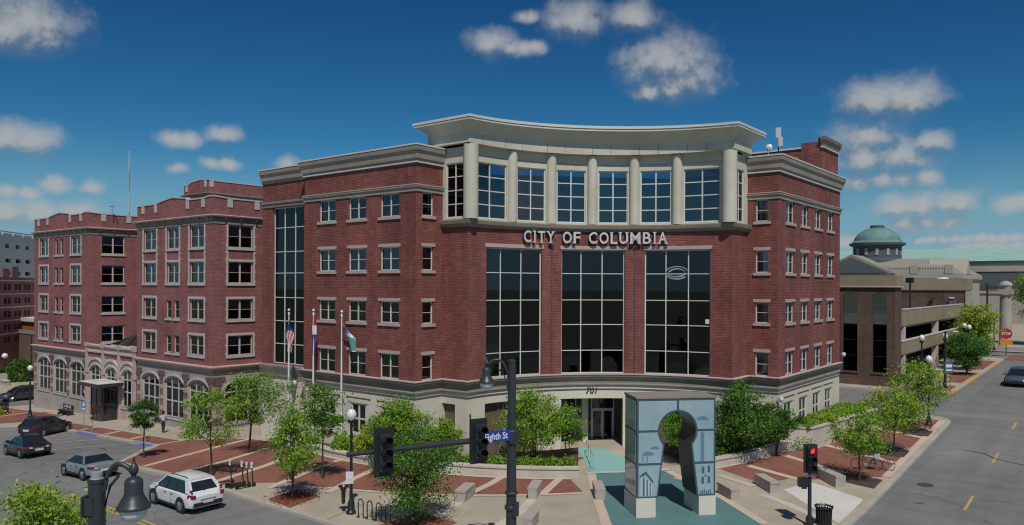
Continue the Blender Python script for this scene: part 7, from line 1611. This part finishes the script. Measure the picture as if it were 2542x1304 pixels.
def sb(x0, x1, y0, y1, z0, z1, mat, nm): return MB().box(x0, x1, y0, y1, z0, z1).build(nm, mat, SH)
sb(-175, -136.6, 52.2, 66, -5, 2.3, 'brown_wall', 'wall'); sb(-175, -139, 53, 66, 2.3, 4.4, 'orange_wall', 'upper_wall'); sb(-176, -138.6, 52.6, 67, 4.4, 5.0, 'white_trim', 'roof_edge'); sb(-175, -136.4, 52.1, 52.25, 2.3, 2.95, 'galv', 'parapet_rail')
for x in (-148, -144.2, -140.4): sb(x, x + .3, 52.05, 52.19, -5, 2.3, 'bronze', 'downpipe')
bush(-135.6, 46.2, -4.2, 2.2, 2.2, 3.5, 'large clipped egg shaped bush at the far left', 'leaf_dark', 5200, .17, 'clipped_bush', ball=True); bush(-139, 43.4, -4.2, 2.2, 2.2, 2.6, 'second dark bush cut by the left edge', 'leaf_dark', 3000, .17, 'clipped_bush', ball=True)
t = thing('low_stone_wall', 'low pale stone wall under the clipped bush at the far left', 'wall', (-136, 43.5, -4.2)); MB().box(-150, -130.6, 42.6, 43.1, -4.4, -3.6).build('wall', 'court_stone', t); MB().box(-150.1, -130.5, 42.5, 43.2, -3.6, -3.4).build('coping', 'concrete_pale', t); MB().box(-133.3, -132.3, 42.3, 43.4, -4.4, -2.6).build('pier', 'court_stone', t)
t = thing('post_lamp', 'white ball lamp on a short black post by the clipped bush', 'lamp', (-131.5, 44, -4.2)); MB().lathe([(.1, 0), (.07, 3.4)], (-138.0, 44.9, -4.2), 8).build('post', 'black_metal', t); MB().lathe([(.1, 0), (.42, .25), (.46, .45), (.3, .8), (.05, .9)], (-138.0, 44.9, -.8), 14).build('ball', 'globe', t, smooth=True)
x0, y0 = -280.0, 150.0
d_ = Vector((-280, 0)); t = thing('radio_mast', 'thin red and white radio mast on the skyline behind the old block', 'mast', (-430, 210, -4))
rad_dir = Vector((-.90, .43)); mxp = (-1.0198 * 0, 0)
x, y = -.4989 * math.cos(YAW) - math.sin(YAW), -.4989 * math.sin(YAW) + math.cos(YAW); x *= 420; y *= 420
t.matrix_basis = Matrix.Translation((x, y, -4)); WM[t.name] = t.matrix_basis.copy()
for k in range(8): MB().prism([(x - .35, y - .3), (x + .35, y - .3), (x, y + .35)], -4 + 11 * k, -4 + 11 * (k + 1)).build('section', 'white_gloss' if k % 2 else 'band', t)
MB().box(x - 1.2, x + 1.2, y - 1.2, y + 1.2, -6, -3.9).build('base', 'concrete', t)
# the tall lamp on the old roof
t = thing('roof_aerial', 'small metal aerial on the far wing of the old block', 'antenna', (-85, 46, 19)); MB().tube([(-87.9, 39, 18.7), (-87.9, 39, 19.75)], .05, 5).tube([(-88.5, 39, 19.7), (-87.3, 39, 19.7)], .05, 5).build('aerial', 'galv', t)
for o in list(bpy.data.objects):
    if o.name.startswith('parked_car'): o.name = 'car'
